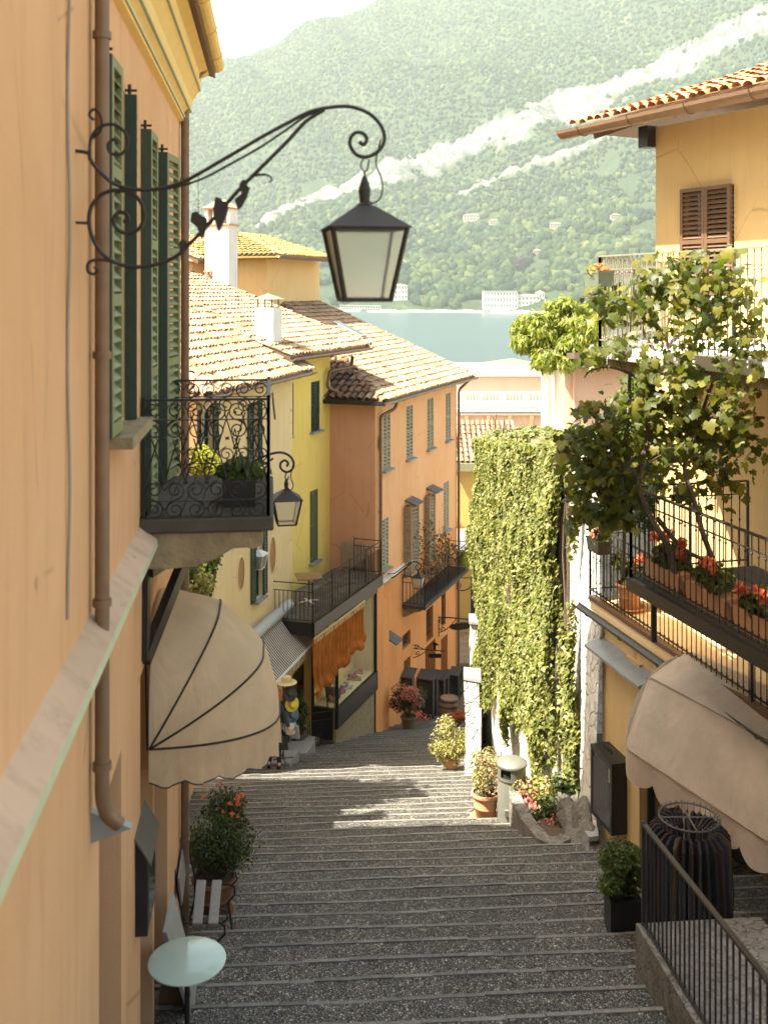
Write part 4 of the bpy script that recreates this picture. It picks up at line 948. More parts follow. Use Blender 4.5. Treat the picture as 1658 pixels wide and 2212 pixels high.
# roof
eoz = -3.55; oo = .5; pO = .426; sO = (-Of.n+Z*pO); ko = math.sqrt(1+pO*pO); O = Of.P(-.0-.5, eoz, oo); O = Of.P(-.45, eoz, oo)
Wd = (42.8-O.y)/Of.dy; tl = 7.6
tile_roof('roof', O, Of.d, sO, [(0, 0), (Wd, 0), (Wd, tl*ko), (tl, tl*ko)], M['tile'], Oh)
roof_slab('roof_deck', [O, O+Of.d*Wd, O+Of.d*Wd+sO*tl, O+Of.d*tl+sO*tl], M['brownwood'], Oh, .14)
s2 = (Of.d+Z*pO)
tile_roof('hip_roof', O, -Of.n, s2, [(0, 0), (tl, tl*ko), (tl+.1, tl*ko), (tl+.1, 0)], M['tileshade'], Oh, pw=.25, pl=.40, r=.10)
roof_slab('roof_deck', [O, O-Of.n*tl, O-Of.n*tl+s2*tl], M['brownwood'], Oh, .14)
ridge_tiles('hip_tiles', O, O+(Of.d-Of.n+Z*pO)*tl, M['tileshade'], Oh, .12)
ridge_tiles('verge_tiles', O+Of.d*(Wd-.06)+Z*.02, O+Of.d*(Wd-.06)+sO*tl+Z*.02, M['tile'], Oh, .11)
gutter('gutter', O+Of.n*.07-Z*.04-Of.d*.05, O+Of.d*(Wd+.1)+Of.n*.07-Z*.04, Oh, M['gutter'], .08)
mb = MB(); a = O-Of.d*.08-Z*.06; b = a-Of.n*2.3; mb.bar(a, b, .10, .12); mb.build('eave_gutter', M['black'], Oh)
# skylight (pixel 715-785, 705-735)
c1 = roof_pt(O, Of.d, sO, 722, 702); c2 = roof_pt(O, Of.d, sO, 783, 733); nn = Of.d.cross(sO).normalized(); nn = nn if nn.z > 0 else -nn
mb = MB(); mid = (c1+c2)/2+nn*.12; ax_ = (c1-c2)/2; mb.obox(mid, ax_, Of.d*.26, nn*.07); skl = mb.build('skylight', M['zinc'], Oh, bevel=.01)
mb = MB(); mb.obox(mid+nn*.078, ax_*.86, Of.d*.19, nn*.006); mb.build('pane', M['glass'], skl)
# downpipes
pipe('drainpipe', [Of.P(.75, eoz-.05, oo), Of.P(.72, eoz-.35, .42), Of.P(.22, eoz-.55, .10), Of.P(.20, -14.0, .10)], .055, Oh, M['pipe'], [Of.P(.20, z, .10) for z in (-4.9, -7.2, -11, -12.6)])
pipe('drainpipe', [Of.P(OU1+.35, eoz-.05, oo), Of.P(OU1-.02, eoz-.5, .10), Of.P(OU1-.06, -15.2, .10)], .055, Oh, M['pipe'], [Of.P(OU1-.06, z, .10) for z in (-6, -8.5, -11)])
# yellow house gutter pipe swinging over the orange hip
pipe('drainpipe', [at(761, 770, 34.6), at(759, 792, 34.4), at(712, 800, 33.7), at(706, 835, 33.7), at(795, 882, 33.9), at(823, 968, 33.9)], .06, Yh, M['pipe'])
# ---- terrace on iron railing above the shop
TF = Fac(-1.895, 28.05, .378, 1.0); TL = (32.9-28.05)/TF.dy
T = MB(); T.prism([TF.P(0, TZ), TF.P(TL, TZ), TF.P(TL+.2, TZ, -1.7), TF.P(0, TZ, -1.9)], (0, 0, -.16))
ter = T.build('terrace', stone('terrace_paving', [(.10, .08, .06), (.15, .12, .09), (.20, .16, .12)], 2.2, .02, dark=(.05, .04, .03)), Yh)
mb = MB(); mb.bar(TF.P(0, TZ-.16, -.02), TF.P(TL, TZ-.16, -.02), .10, .34); mb.bar(TF.P(0, TZ-.16, -.02), TF.P(0, TZ-.16, -1.5), .10, .34); mb.build('terrace_edge', M['black'], ter)
mb = MB(); mb.prism([TF.P(.05, TZ-.17, -.05), TF.P(TL+.2, TZ-.17, -.05), TF.P(TL+.2, TZ-.17, -1.7), TF.P(.05, TZ-.17, -1.9)], (0, 0, -.2)); mb.build('terrace_beam', M['brownwood'], ter)
def bars_rail(a, b, h, parent, mat=None, step=.115, drop=0.0, name='railing', top=.03, r=.0095, posts=1.25):
    mb = MB(); a, b = Vector(a), Vector(b); d = b-a; L_ = d.length; N = int(L_/step)
    mb.bar(a+Z*h, b+Z*h, top, top*.7); mb.bar(a+Z*(h-.22), b+Z*(h-.22), top*.6, top*.6); mb.bar(a+Z*.07, b+Z*.07, top*.8, top*.6)
    for i in range(N+1):
        p = a+d*(i/N); mb.bar(p+Z*.07, p+Z*(h-.22), r*2, r*2)
    n2 = max(1, int(L_/posts))
    for i in range(n2+1):
        p = a+d*(i/n2); mb.bar(p-Z*drop, p+Z*(h+.02), .028, .028); mb.lathe([(.001, 0), (.022, .02), (.001, .045)], p+Z*(h+.015), 6)
    return mb.build(name, mat or M['iron'], parent)
bars_rail(TF.P(0, TZ, -.03), TF.P(TL, TZ, -.03), 1.06, ter, drop=.3); bars_rail(TF.P(0, TZ, -.03), TF.P(-.15, TZ, -1.45), 1.06, ter, drop=.3); bars_rail(TF.P(TL, TZ, -.03), TF.P(TL, TZ, -.95), 1.06, ter)
# terrace table and the leaning board
tb = empty('terrace_table', TF.P(2.6, TZ, -1.15), 'brown square bistro table with white cross foot on the iron railed terrace', 'table')
cpt = at(667, 1276, 30.0); cpt.z = TZ; tb.location = cpt
mb = MB(); mb.obox(cpt+Z*.74, Vector((.36, .08, 0)), Vector((-.08, .36, 0)), Z*.018); mb.build('tabletop', simple('brown_tabletop', (.30, .17, .08), .5), tb, bevel=.008)
mb = MB(); mb.tube([cpt+Z*.04, cpt+Z*.72], .022, 8); mb.build('column', M['grey_iron'], tb)
mb = MB()
for k in range(4): t = k*math.pi/2+.5; mb.bar(cpt+Z*.05, cpt+Vector((math.cos(t)*.30, math.sin(t)*.30, .02)), .06, .025)
mb.build('foot', M['white'], tb)
mb = MB(); c = Of.P(0, 0, -.75); p = Vector((c.x+.1, c.y-.12, TZ)); mb.prism([p-Of.n*.5, p-Of.n*.5+Z*.74, p-Of.n*.44+Z*.80, p+Of.n*.36+Z*.80, p+Of.n*.40+Z*.7, p+Of.n*.40], Vector((-.05, -.05, 0)))
o = mb.build('leaning_board', simple('old_board', (.36, .25, .17), .8, var=.25), None, bevel=.01); tag(o, 'pale brown board leaning on the rose side wall of the orange house', 'board')
# ---- shop below the terrace
SF = Fac(-1.895+.03, 28.05, .378, 1.0); SU0, SU1 = -.2, TL+.25
sh = empty('shop', SF.P(2.5, -13), 'dark framed shop window with shelves of bags below the iron railed terrace', 'shop')
zc = -12.05; zt_ = TZ-.45
uc = SF.u(741); G = Fac(*(SF.P(uc, 0, -.25)-SF.n*3.6).xy, SF.nx, SF.ny)       # wall of the shop that faces up the steps
gw0, gw1 = G.u(677), 3.55; gd0, gd1 = G.u(626), G.u(656)
mb = MB(); mb.prism([SF.P(uc+.05, -15.6, -.25), SF.P(SU1-.3, -16, -.25), SF.P(SU1-.3, zc-.55, -.25), SF.P(uc+.05, zc-.55, -.25)], -SF.n*.2)
mb.build('plinth', M['oldstone'], sh)
mb = MB(); mb.bar(SF.P(uc-.05, zc-.29, -.20), SF.P(SU1-.3, zc-.29, -.20), .10, .58); mb.bar(SF.P(uc, zc-.55, -.2), SF.P(uc, zt_, -.2), .10, .10); mb.bar(SF.P(SU1-.38, zc-.3, -.2), SF.P(SU1-.38, zt_, -.2), .09, .09)
mb.bar(SF.P(uc, zt_-.05, -.2), SF.P(SU1-.35, zt_-.05, -.2), .10, .10); mb.bar(G.P(gw0, zc-.45, .06), G.P(gw1, zc-.45, .06), .10, .90); mb.bar(G.P(gw0, zc-.5, .05), G.P(gw0, zt_, .05), .08, .08)
um = G.u(708); mb.bar(G.P(um, zc, .03), G.P(um, zt_, .03), .035, .035); mb.build('window_frame', M['black'], sh)
mb = MB(); mb.quad(SF.P(SU1-.35, -16, -.2), SF.P(SU1+.35, -16, -.2), SF.P(SU1+.35, zt_, -.2), SF.P(SU1-.35, zt_, -.2)); mb.build('pier', M['orange'], sh)
mb = wall_mesh(G, -1.2, 3.58, -16, TZ-.17, [(gd0, gd1, -14, -10.3, 1.2), (gw0, gw1, zc, zt_, .02)], 1.2)
mb.f = [f for f, m_ in zip(mb.f, mb.m)]; keepf = [i for i, (f, m_) in enumerate(zip(mb.f, mb.m)) if not (m_ == 1 and abs(sum(mb.v[j].z for j in f)/4-(zc+zt_)/2) < .05)]
mb.f = [mb.f[i] for i in keepf]; mb.m = [mb.m[i] for i in keepf]; mb.build('door_wall', [M['ochre'], M['darkroom']], sh)
mb = MB(); A = lambda u, z, o: SF.P(u, z, o); b_ = SU1-.4; oi = -(3.6-gw0)-.25
mb.quad(A(uc+.02, zc, -.26), A(b_, zc, -.26), A(b_, zc, oi), A(uc+.02, zc, oi)); mb.quad(A(b_, zc, -.26), A(b_, zc, oi), A(b_, zt_, oi), A(b_, zt_, -.26)); mb.quad(A(uc+.02, zc, oi), A(b_, zc, oi), A(b_, zt_, oi), A(uc+.02, zt_, oi)); mb.quad(A(uc, zt_, -.2), A(b_, zt_, -.2), A(b_, zt_, oi), A(uc, zt_, oi))
mb.build('back_wall', simple('shop_inside', (.72, .58, .28), .9, bump=0), sh)
for zz, o0_, o1_ in ((zc+.85, -1.0, -.45), (zc+.95, -1.65, -1.1), (zc+1.65, -1.2, -.5)):
    mb = MB(); mb.obox(A(uc+.75, zz, (o0_+o1_)/2), SF.d*.16, SF.n*(o1_-o0_)/2, Z*.02); mb.build('shelf', M['white'], sh)
cols = [(.45, .08, .05), (.5, .25, .1), (.06, .06, .06), (.6, .5, .4), (.25, .08, .06), (.1, .12, .2)]
for i in range(26):
    u = random.uniform(uc+.12, b_-.25); o = random.uniform(max(oi+.2, -1.5), -.4); c = SF.P(u, zc, o); mb = MB(); t = random.uniform(0, 6.28); ax = Vector((math.cos(t), math.sin(t), 0)); s_ = random.uniform(.9, 1.15)
    mb.prism([c-ax*.13*s_, c+ax*.13*s_, c+ax*.14*s_+Z*.03, c+ax*.03*s_+Z*.05, c-ax*.05*s_+Z*.11*s_, c-ax*.13*s_+Z*.10*s_], ax.cross(Z)*.085)
    o_ = mb.build('shoe', simple('shoe_%d' % i, cols[i % 6], .5, bump=0), None, bevel=.012); tag(o_, ['red', 'tan', 'black', 'beige', 'maroon', 'navy'][i % 6]+' shoe lying among others on the shop window floor', 'shoe', 'shoes in the shop window')
for k, (du, zz, o, cc) in enumerate(((.75, zc+.87, -.72, (.25, .16, .08)), (.75, zc+.97, -1.4, (.4, .1, .08)), (.5, zc, -1.5, (.35, .10, .06)), (.6, zc, -.6, (.05, .05, .05)))):
    c = SF.P(uc+du, zz, o); root = empty('handbag', c, ('tan basket bag on the lower right shelf of the shop window', 'red handbag on the left shelf of the shop window', 'large rust red bag on the shop window floor', 'large black bag on the shop window floor')[k], 'bag')
    mb = MB(); s_ = 1.3 if k > 1 else 1.0; mb.prism([c-SF.n*.16*s_, c+SF.n*.16*s_, c+SF.n*.20*s_+Z*.24*s_, c-SF.n*.20*s_+Z*.24*s_], SF.d*.12); mb.build('bag_body', simple('bag_%d' % k, cc, .6), root, bevel=.02)
    mb = MB(); mb.tube([c+SF.d*.06+Z*.22*s_+SF.n*(.13*math.cos(t))+Z*(.17*math.sin(t)) for t in np.linspace(0, math.pi, 10)], .012, 5); mb.build('handle', M['brownwood'], root)
gm = NT('shop_glass'); gm.b.inputs['Base Color'].default_value = (1, 1, 1, 1); gm.b.inputs['Roughness'].default_value = .02; gm.b.inputs['Alpha'].default_value = .10; M['clearglass'] = gm.m
mb = MB(); mb.quad(SF.P(uc, zc, -.24), SF.P(SU1-.42, zc, -.24), SF.P(SU1-.42, zt_-.1, -.24), SF.P(uc, zt_-.1, -.24)); mb.build('pane', gm.m, sh)
mb = MB(); mb.quad(G.P(gw0, zc, .03), G.P(gw1, zc, .03), G.P(gw1, zt_, .03), G.P(gw0, zt_, .03)); mb.build('pane', gm.m, sh)
# ---- orange curtain hanging under the terrace
CU = empty('shop_curtain', SF.P(2.4, TZ-.3, .05), 'gathered burnt orange curtain hanging in swags from the terrace edge', 'curtain')
ua, ub = TF.u(676), TF.u(783); nU, nV = 220, 26; V = []
zr = TZ-.42
for i in range(nU+1):
    t = i/nU; u = ua+(ub-ua)*t
    y0 = zr-(.0); L0 = 1.75-.45*t; sw = .24*abs(math.sin(t*math.pi*3.2+.4))
    if .55 < t < .60: L0 *= .93
    L0 = L0-sw
    for j in range(nV+1):
        s_ = j/nV; fold = .055*math.sin(u*26+.8*math.sin(u*7)+s_*1.2)*(.35+.65*s_)+.03*math.sin(u*61+s_*3)
        bulge = .10*math.sin(min(1, max(0, (s_-.78)/.22))*math.pi)
        V.append(tuple(TF.P(u+.02*math.sin(s_*9+u*4), y0-L0*s_, .03+fold+bulge)))
Fq = [(i*(nV+1)+j, (i+1)*(nV+1)+j, (i+1)*(nV+1)+j+1, i*(nV+1)+j+1) for i in range(nU) for j in range(nV)]
np_obj('cloth', np.array(V), np.array(Fq), clothmat('orange_cloth', (.62, .22, .045), .3, .12), CU, smooth=True)
mb = MB(); mb.bar(TF.P(ua, zr+.03, .03), TF.P(ub+.1, zr+.03, .03), .03, .03)
u = ua
while u < ub: mb.bar(TF.P(u, zr+.02, .05), TF.P(u, zr-.11, .06), .045, .01, up=TF.n); u += .085
mb.build('fringe', simple('fringe', (.62, .45, .22), .9), CU)
# ---- striped awning
AF = Fac(*Cf.P(0, 0, 0).xy, .249, 1.0)
SA = empty('striped_awning', AF.P(3, -8.8), 'flat awning with narrow brown and white stripes and a scalloped edge below the cream wall', 'awning')
ua, ub = AF.u(527), AF.u(607)
aw_z0 = -(1392-HY)/F*(AF.Y0+AF.dy*ua); aw_z0 = -(1310-HY)/F*(AF.Y0+AF.dy*ub) if False else aw_z0
zt_a = -8.86
OUT = .80; DZ = -.90
# stripes are modelled strips of cloth, alternately white and brown
N = 38; W_ = (ub-ua+1.3); u_0 = ua-1.1
mb = MB(); mbf = MB()
for i in range(N*2+1):
    t0, t1 = i/(N*2+1), (i+1)/(N*2+1); a, b = u_0+W_*t0, u_0+W_*t1; mb.mi = mbf.mi = i % 2; sg = 0
    for k in range(6):
        s0, s1 = k/6, (k+1)/6; zz = lambda s: zt_a+DZ*s-.05*math.sin(math.pi*s)
        mb.quad(AF.P(a, zz(s0), .12+OUT*s0), AF.P(b, zz(s0), .12+OUT*s0), AF.P(b, zz(s1), .12+OUT*s1), AF.P(a, zz(s1), .12+OUT*s1))
    d_ = .24+.03*math.sin(t0*N*2*math.pi/2.0); mbf.quad(AF.P(a, zt_a+DZ, .12+OUT), AF.P(b, zt_a+DZ, .12+OUT), AF.P(b, zt_a+DZ-d_, .13+OUT), AF.P(a, zt_a+DZ-d_, .13+OUT))
cw_, cb_ = clothmat('awning_white', (.74, .70, .64), .3), clothmat('awning_brown', (.19, .12, .09), .2)
mb.build('canopy', [cw_, cb_], SA); mbf.build('valance', [clothmat('awning_cream', (.74, .62, .42), .3), cb_], SA)
mb = MB(); mb.bar(AF.P(u_0, zt_a+DZ+.0, .13+OUT), AF.P(u_0+W_, zt_a+DZ, .13+OUT), .04, .05); mb.build('front_bar', M['white'], SA)
mb = MB(); mb.tube([AF.P(u_0, zt_a+.06, .16), AF.P(u_0+W_, zt_a+.06, .16)], .15, 16); mb.build('roller_cover', simple('pale_zinc_cover', (.50, .50, .48), .5, .2), SA)
# ---- lamp on the cream wall
wl = empty('wall_lantern', Cf.P(4, -7, .2), 'small white painted lantern on the cream wall between the oval niches', 'lantern')
pt = at(557, 1186, 27.2); o = Cf.P(Cf.u(557), 0, 0); sc_w = .42
lantern_body(wl, pt, .44, .36, Cf.n, Cf.d, M['white'], cap=.3, bw=.6)
mb = MB(); mb.tube([pt+Z*.05+Vector((.0, 0, .02)), pt+Z*.36], .012, 6); mb.tube(spiral(pt+Z*.40-Cf.n*.08, Cf.n, Z, .13, .03, 0, 1.3, 20), .014, 6); mb.tube([pt+Z*.40-Cf.n*.2, pt+Z*.30-Cf.n*.45], .014, 6); mb.build('bracket', M['white'], wl)
# ---- balcony of the orange house
ob_u0, ob_u1 = Of.u(868), Of.u(968); bz = -(1262-HY)/F*(Of.Y0+Of.dy*Of.u(925)+Of.ny*.8); bo = .85
mb = MB(); mb.obox(Of.P((ob_u0+ob_u1)/2, bz-.06, bo/2), Of.d*(ob_u1-ob_u0)/2, Of.n*bo/2, Z*.06); bo_ = mb.build('balcony', M['darkstone'], Oh, bevel=.01)
mb = MB(); mb.prism([Of.P(ob_u0+.1, z, o) for o, z in ((0, bz-.12), (.7, bz-.12), (.66, bz-.2), (.4, bz-.28), (.1, bz-.45), (0, bz-.45))], Of.d*.3); mb.build('corbel', M['oldstone'], bo_)
bars_rail(Of.P(ob_u0, bz, bo-.03), Of.P(ob_u1, bz, bo-.03), 1.0, bo_); bars_rail(Of.P(ob_u0, bz, .03), Of.P(ob_u0, bz, bo-.03), 1.0, bo_); bars_rail(Of.P(ob_u1, bz, .03), Of.P(ob_u1, bz, bo-.03), 1.0, bo_)
# climbing plant on that balcony
vp = empty('climbing_plant', Of.P(Of.u(905), bz, .4), 'thin rusty climbing plant on the orange house balcony, trained up between its shutters', 'plant')
pts = []
for x, y0, y1, n in ((898, 1120, 1240, 260), (935, 1150, 1230, 320), (960, 1170, 1210, 160), (915, 1215, 1250, 260)):
    for i in range(n):
        u = Of.u(x)+random.gauss(0, .3); pts.append(Of.P(u, random.uniform(Of.z(y1, u), Of.z(y0, u)), random.uniform(.05, .7)))
pts = np.array([tuple(p) for p in pts]); leaf_cloud('foliage', pts, rng.normal(0, 1, pts.shape)+np.array((.5, -.5, .5)), .085, leafmat('rusty_leaf', (.10, .07, .03), (.20, .12, .05), (.30, .2, .08), .3), vp, LEAF_I, .5)
mb = MB()
for k in range(12):
    u = Of.u(898+random.uniform(-4, 60)); mb.tube([Of.P(u, bz, .3), Of.P(u+random.uniform(-.3, .3), bz+.9, .2), Of.P(u+random.uniform(-.4, .4), bz+1.8, .1)], [.015, .01, .005], 4)
mb.build('stems', M['bark'], vp)
hp = empty('trailing_plant', Of.P(Of.u(950), bz, bo), 'yellow green plant trailing over the front rail of the orange house balcony', 'plant')
p0 = Of.P(Of.u(958), bz+.75, bo); pts, nn = bush_pts(p0-Z*.35, (.22, .45, .5), 380, 9); leaf_cloud('foliage', pts, nn, .07, M['limeleaf'], hp, LEAF_I)
# lanterns with scrolled brackets on the orange house
l4 = empty('wall_lantern', Of.P(Of.u(838), -9.3), 'small black lantern hanging in front of the orange house balcony', 'lantern', 'smaller street lanterns')
pl = (Of.P(Of.u(838), 0, 0), (Of.n*.55-Of.d*.0+Vector((.5, 0, 0))).normalized())
px_bracket(l4, pl, [([(822, 1250), (835, 1240), (852, 1238), (866, 1228), (880, 1218), (893, 1213), (905, 1216), (909, 1225), (903, 1231), (897, 1226), (900, 1221)], 1.1), ([(826, 1254), (850, 1246), (870, 1230), (888, 1216)], 1.4), ([(903, 1231), (903, 1238)], .8)], 'bracket', M['iron'], 1.2)
o, d = pl; q = pxp(903, 1238); lantern_body(l4, q, .40, .36, Of.n, Of.d, M['iron'], cap=.3, bw=.6)
l5 = empty('wall_bracket', Of.P(OU1, -10, .1), 'empty scrolled iron lantern bracket at the far corner of the orange house', 'bracket')
pl = (Of.P(OU1, 0, .1), Vector((1, 0, 0)))
px_bracket(l5, pl, [([(982, 1233), (990, 1245), (1005, 1248), (1025, 1246)], 1.0), ([(982, 1268), (995, 1275), (1010, 1272), (1026, 1258)], 1.3), (sp_px(989, 1240, 8, 2, 2.0, 1.3), 1.0), (sp_px(989, 1264, 8, 2, 4.0, 1.3), 1.0), ([(982, 1228), (982, 1275)], 1.1)], 'bracket', M['iron'], 1.1)
# hanging sign brackets on the orange wall
sgn = empty('hanging_sign', Of.P(Of.u(893), -12, .1), 'iron sign bracket with small black dog figure and dark board on orange wall', 'sign')
pl = (Of.P(Of.u(893), 0, .02), Vector((.98, -.2, 0)).normalized())
px_bracket(sgn, pl, [([(891, 1388), (891, 1425)], 1.2), ([(891, 1400), (930, 1404), (961, 1406)], 1.0), ([(891, 1391), (915, 1402)], .9), ([(891, 1421), (905, 1416), (920, 1406)], .9), (sp_px(900, 1397, 5, 1.5, 0, 1.2), .8), (sp_px(902, 1410, 5, 1.5, 3, 1.2), .8)], 'bracket', M['iron'], 1)
o, d = pl; mb = MB(); mb.prism([pxp(927, 1412), pxp(951, 1412), pxp(954, 1416), pxp(951, 1421), pxp(927, 1421), pxp(924, 1416)], (0, .03, 0)); mb.build('board', M['black'], sgn)
mb = MB(); mb.prism([pxp(x, y) for x, y in ((936, 1404), (936, 1393), (933, 1391), (934, 1388), (939, 1388), (940, 1386), (942, 1390), (947, 1391), (946, 1394), (941, 1394), (941, 1404))], (0, .03, 0)); mb.build('dog_figure', M['black'], sgn)
s2_ = empty('hanging_sign', Of.P(Of.u(950), -11, .1), 'round black sign on a scrolled iron arm at the end of the lane', 'sign')
pl = (Of.P(Of.u(947), 0, .02), Vector((.97, -.1, 0)).normalized())
px_bracket(s2_, pl, [([(947, 1330), (947, 1375)], 1.3), ([(947, 1333), (975, 1334), (1005, 1337), (1028, 1338)], 1.3), (sp_px(954, 1342, 6, 1.5, 1, 1.3), .9), (sp_px(956, 1358, 6, 1.5, 3, 1.3), .9), ([(947, 1366), (962, 1360), (978, 1345), (985, 1335)], .9)], 'bracket', M['iron'], 1)
o, d = pl; c = pxp(997, 1352); mb = MB(); mb.lathe([(.0, -.02), (.43, -.02), (.45, 0), (.43, .03), (0, .03)], c, 28, axis=Vector((.1, -.55, -.85))); mb.build('disc', M['black'], s2_, smooth=True)
mb = MB(); mb.lathe([(.40, -.022), (.46, -.03), (.47, .0), (.44, .03)], c, 28, axis=Vector((.1, -.55, -.85)), cap=False); mb.build('rim', M['grey_iron'], s2_)
# ---- wall camera lamp omitted; doorbell boxes etc. are too small
# ---- upper house behind, with big chimney (pixel 390-620, 430-620)
Uh = empty('upper_house', at(500, 600, 41), 'tan upper house with mossy yellow roof rising behind the tiled roofs', 'house')
UFc = Fac(*(at(576, 560, 40.5).xy), .378, 1.0)   # street corner
zt_u = at(576, 556, 40.5).z
mb = MB(); a = UFc.P(0, 0); b = UFc.P(0, 0, -4.8); c = UFc.P(5, 0, -4.8); d = UFc.P(5, 0)
for p, q in ((a, b), (b, c), (c, d), (d, a)): mb.quad(p+Z*-4, q+Z*-4, q+Z*zt_u, p+Z*zt_u)
mb.build('wall', plaster('upper_tan', (.72, .50, .24), (.66, .45, .20), .3), Uh)
O = UFc.P(-.7, zt_u+.05, .9); e1, s1 = UFc.d, (-UFc.n+Z*.30); Wu = 5.5
tile_roof('roof', O, e1, s1, [(0, 0), (Wu, 0), (Wu, 3.6), (3.4, 3.6)], M['tilelich'], Uh)
e2, s2 = -UFc.n, (UFc.d+Z*.30)
tile_roof('roof', O, e2, s2, [(0, 0), (3.4, 3.55), (3.5, 3.55), (7, 0)], M['tilelich'], Uh)
roof_slab('roof_deck', [O, O+e1*Wu, O+e1*Wu+s1*3.4, O+e1*3.4+s1*3.4], M['brownwood'], Uh); roof_slab('roof_deck', [O, O+e2*7, O+e2*3.4+s2*3.4], M['brownwood'], Uh)
gutter('gutter', O-UFc.d*.07-Z*.02, O+e2*7-UFc.d*.07-Z*.02, Uh, M['yellow_trim'], .07)
# its big chimney stands nearer
cc = at(478, 600, 38.6); hw = .52; fn, fd = Yf.n, Yf.d; ztc = at(478, 486, 38.6).z
mb = MB(); mb.obox((cc.x, cc.y, (ztc-1.6)/2+.0), fn*hw*.96, fd*.34, Z*((ztc+1.6)/2)); chm = mb.build('chimney', M['stucco'], Uh, bevel=.015)
tp = Vector((cc.x, cc.y, ztc)); mb = MB()
for k in (-.92, -.3, .3, .92): mb.obox(tp+fn*hw*k*.95+Z*.30, fn*.055, fd*.30, Z*.30)
mb.build('cap_piers', M['stucco'], chm)
mb = MB(); mb.obox(tp+Z*.02, fn*hw*1.08, fd*.42, Z*.025); mb.obox(tp+Z*.61, fn*hw*1.06, fd*.40, Z*.025); mb.build('cap_plate', M['terra'], chm)
mb = MB(); q = [tp+fn*hw*1.08*a+fd*.42*b+Z*.64 for a, b in ((-1, -1), (1, -1), (1, 1), (-1, 1))]; r0, r1 = tp-fn*hw*.3+Z*.95, tp+fn*hw*.3+Z*.95
mb.poly([q[0], q[1], r1, r0]); mb.poly([q[1], q[2], r1]); mb.poly([q[2], q[3], r0, r1]); mb.poly([q[3], q[0], r0]); mb.build('cap_roof', M['tile'], chm)
# roof in front-left with antenna
OF2 = at(420, 520, 43); mb = MB()
e3, s3 = Yf.d, (-Yf.n+Z*.36); O3 = at(428, 560, 40.0)
tile_roof('roof', O3, e3, s3, [(0, 0), (5, 0), (5, 6), (0, 6)], M['tileorange'], Uh)
mb = MB(); mb.prism([O3-Z*.02, O3+e3*5-Z*.02, O3+e3*5+s3*6-Z*.02, O3+s3*6-Z*.02], (0, 0, -.14)); mb.build('roof_deck', M['brownwood'], Uh)
mb = MB(); p = O3-Yf.n*.5; mb.quad(p-Z*3.5, p-Yf.n*6-Z*3.5, p-Yf.n*6, p); mb.quad(p-Z*3.5, p+e3*5-Z*3.5, p+e3*5, p); mb.build('side_wall', M['tan'], Uh)
an = empty('antenna', at(428, 480, 42), 'thin rooftop antenna with short crossbars above the far tiled roof', 'antenna')
mb = MB(); a, b = at(428, 480, 42), at(428, 372, 42); mb.tube([a, b], .02, 5)
mb.build('mast', M['grey_iron'], an); mb = MB(); mb.tube([at(392, 371, 42), at(430, 374, 42)], .014, 4)
for k in range(7): p = at(393+k*5.2, 371.5+k*.4, 42); mb.tube([p-Z*.07, p+Z*.10], .009, 4)
mb.tube([at(423, 430, 42), at(432, 432, 42)], .02, 4); mb.tube([at(423, 445, 42), at(432, 447, 42)], .02, 4); mb.build('crossbar', M['grey_iron'], an)
# terracotta chimney pots on the yellow roof
for k, (x, yb, yt) in enumerate(((451, 614, 578), (406, 590, 556))):
    Yp = 37.2; b = at(x, yb, Yp); h = at(x, yt, Yp).z-b.z; r = .13
    cp_ = empty('chimney_pot', b, ('terracotta chimney pot with conical top, just below the big white chimney', 'terracotta chimney pot with a conical top, left one near the green shutter')[k], 'chimney pot', 'terracotta chimney pots')
    mb = MB(); mb.lathe([(r, -.5), (r, h*.45), (r*1.25, h*.48), (r*1.25, h*.53), (r*.8, h*.55), (r*.8, h*.58)], b, 12); mb.build('pot', M['terra'], cp_, smooth=True)
    mb = MB()
    for t in range(4): q = b+Vector((math.cos(t*math.pi/2+.4)*r*.75, math.sin(t*math.pi/2+.4)*r*.75, 0)); mb.bar(q+Z*h*.58, q+Z*h*.78, .05, .05)
    mb.build('vent', M['terra'], cp_); mb = MB(); mb.lathe([(r*1.45, h*.76), (r*1.45, h*.79), (r*.5, h*.95), (0.012, h*1.05), (.03, h*1.09), (.001, h*1.14)], b, 12); mb.build('cap', M['terra'], cp_, smooth=True)
# ---- garden terrace between the near house and the cream house
GT = empty('garden_terrace', Vector((-4, 19, -12)), 'low orange annex with a planted roof terrace between the near house and the cream house', 'annex')
mb = MB(); A_, B__ = Vector((-2.75, 12.2, 0)), Vector((-3.95, 21.6, 0)); zg = -4.95
for a, b in ((A_, B__), (B__, B__+Vector((-4, .4, 0))), (B__+Vector((-4, .4, 0)), A_+Vector((-4, .4, 0))), (A_+Vector((-4, .4, 0)), A_)): mb.quad(a-Z*13, b-Z*13, b+Z*zg, a+Z*zg)
mb.quad(A_+Z*zg, B__+Z*zg, B__+Vector((-4, .4, zg)), A_+Vector((-4, .4, zg))); mb.build('wall', M['salmon'], GT)
mb = MB(); mb.bar(A_+Z*(zg+.04), B__+Z*(zg+.04), .3, .08); mb.build('coping', M['whitewash'], GT)
for nm, lb, c, r, n, sz, mt_ in (('lime_shrub', 'yellow green shrub seen through the scrolled balcony railing', at(436, 1000, 19.0), (.42, .42, .36), 2600, .07, 'limeleaf'),
                       ('terrace_tree', 'bushy green tree in a pot just below the scrolled balcony', at(438, 1232, 17.2), (.34, .45, .55), 3200, .075, 'bush'),
                       ('terrace_tree', 'small green tree left in the shade below the balcony corbel', at(405, 1262, 15.6), (.2, .3, .5), 1200, .07, 'bush')):
    ro = empty(nm, Vector((c.x, c.y, zg)), lb, 'shrub'); plant(ro, tuple(c), r, n, sz, M[mt_], 8, (c.x, c.y, zg), 18, rnd=.8)
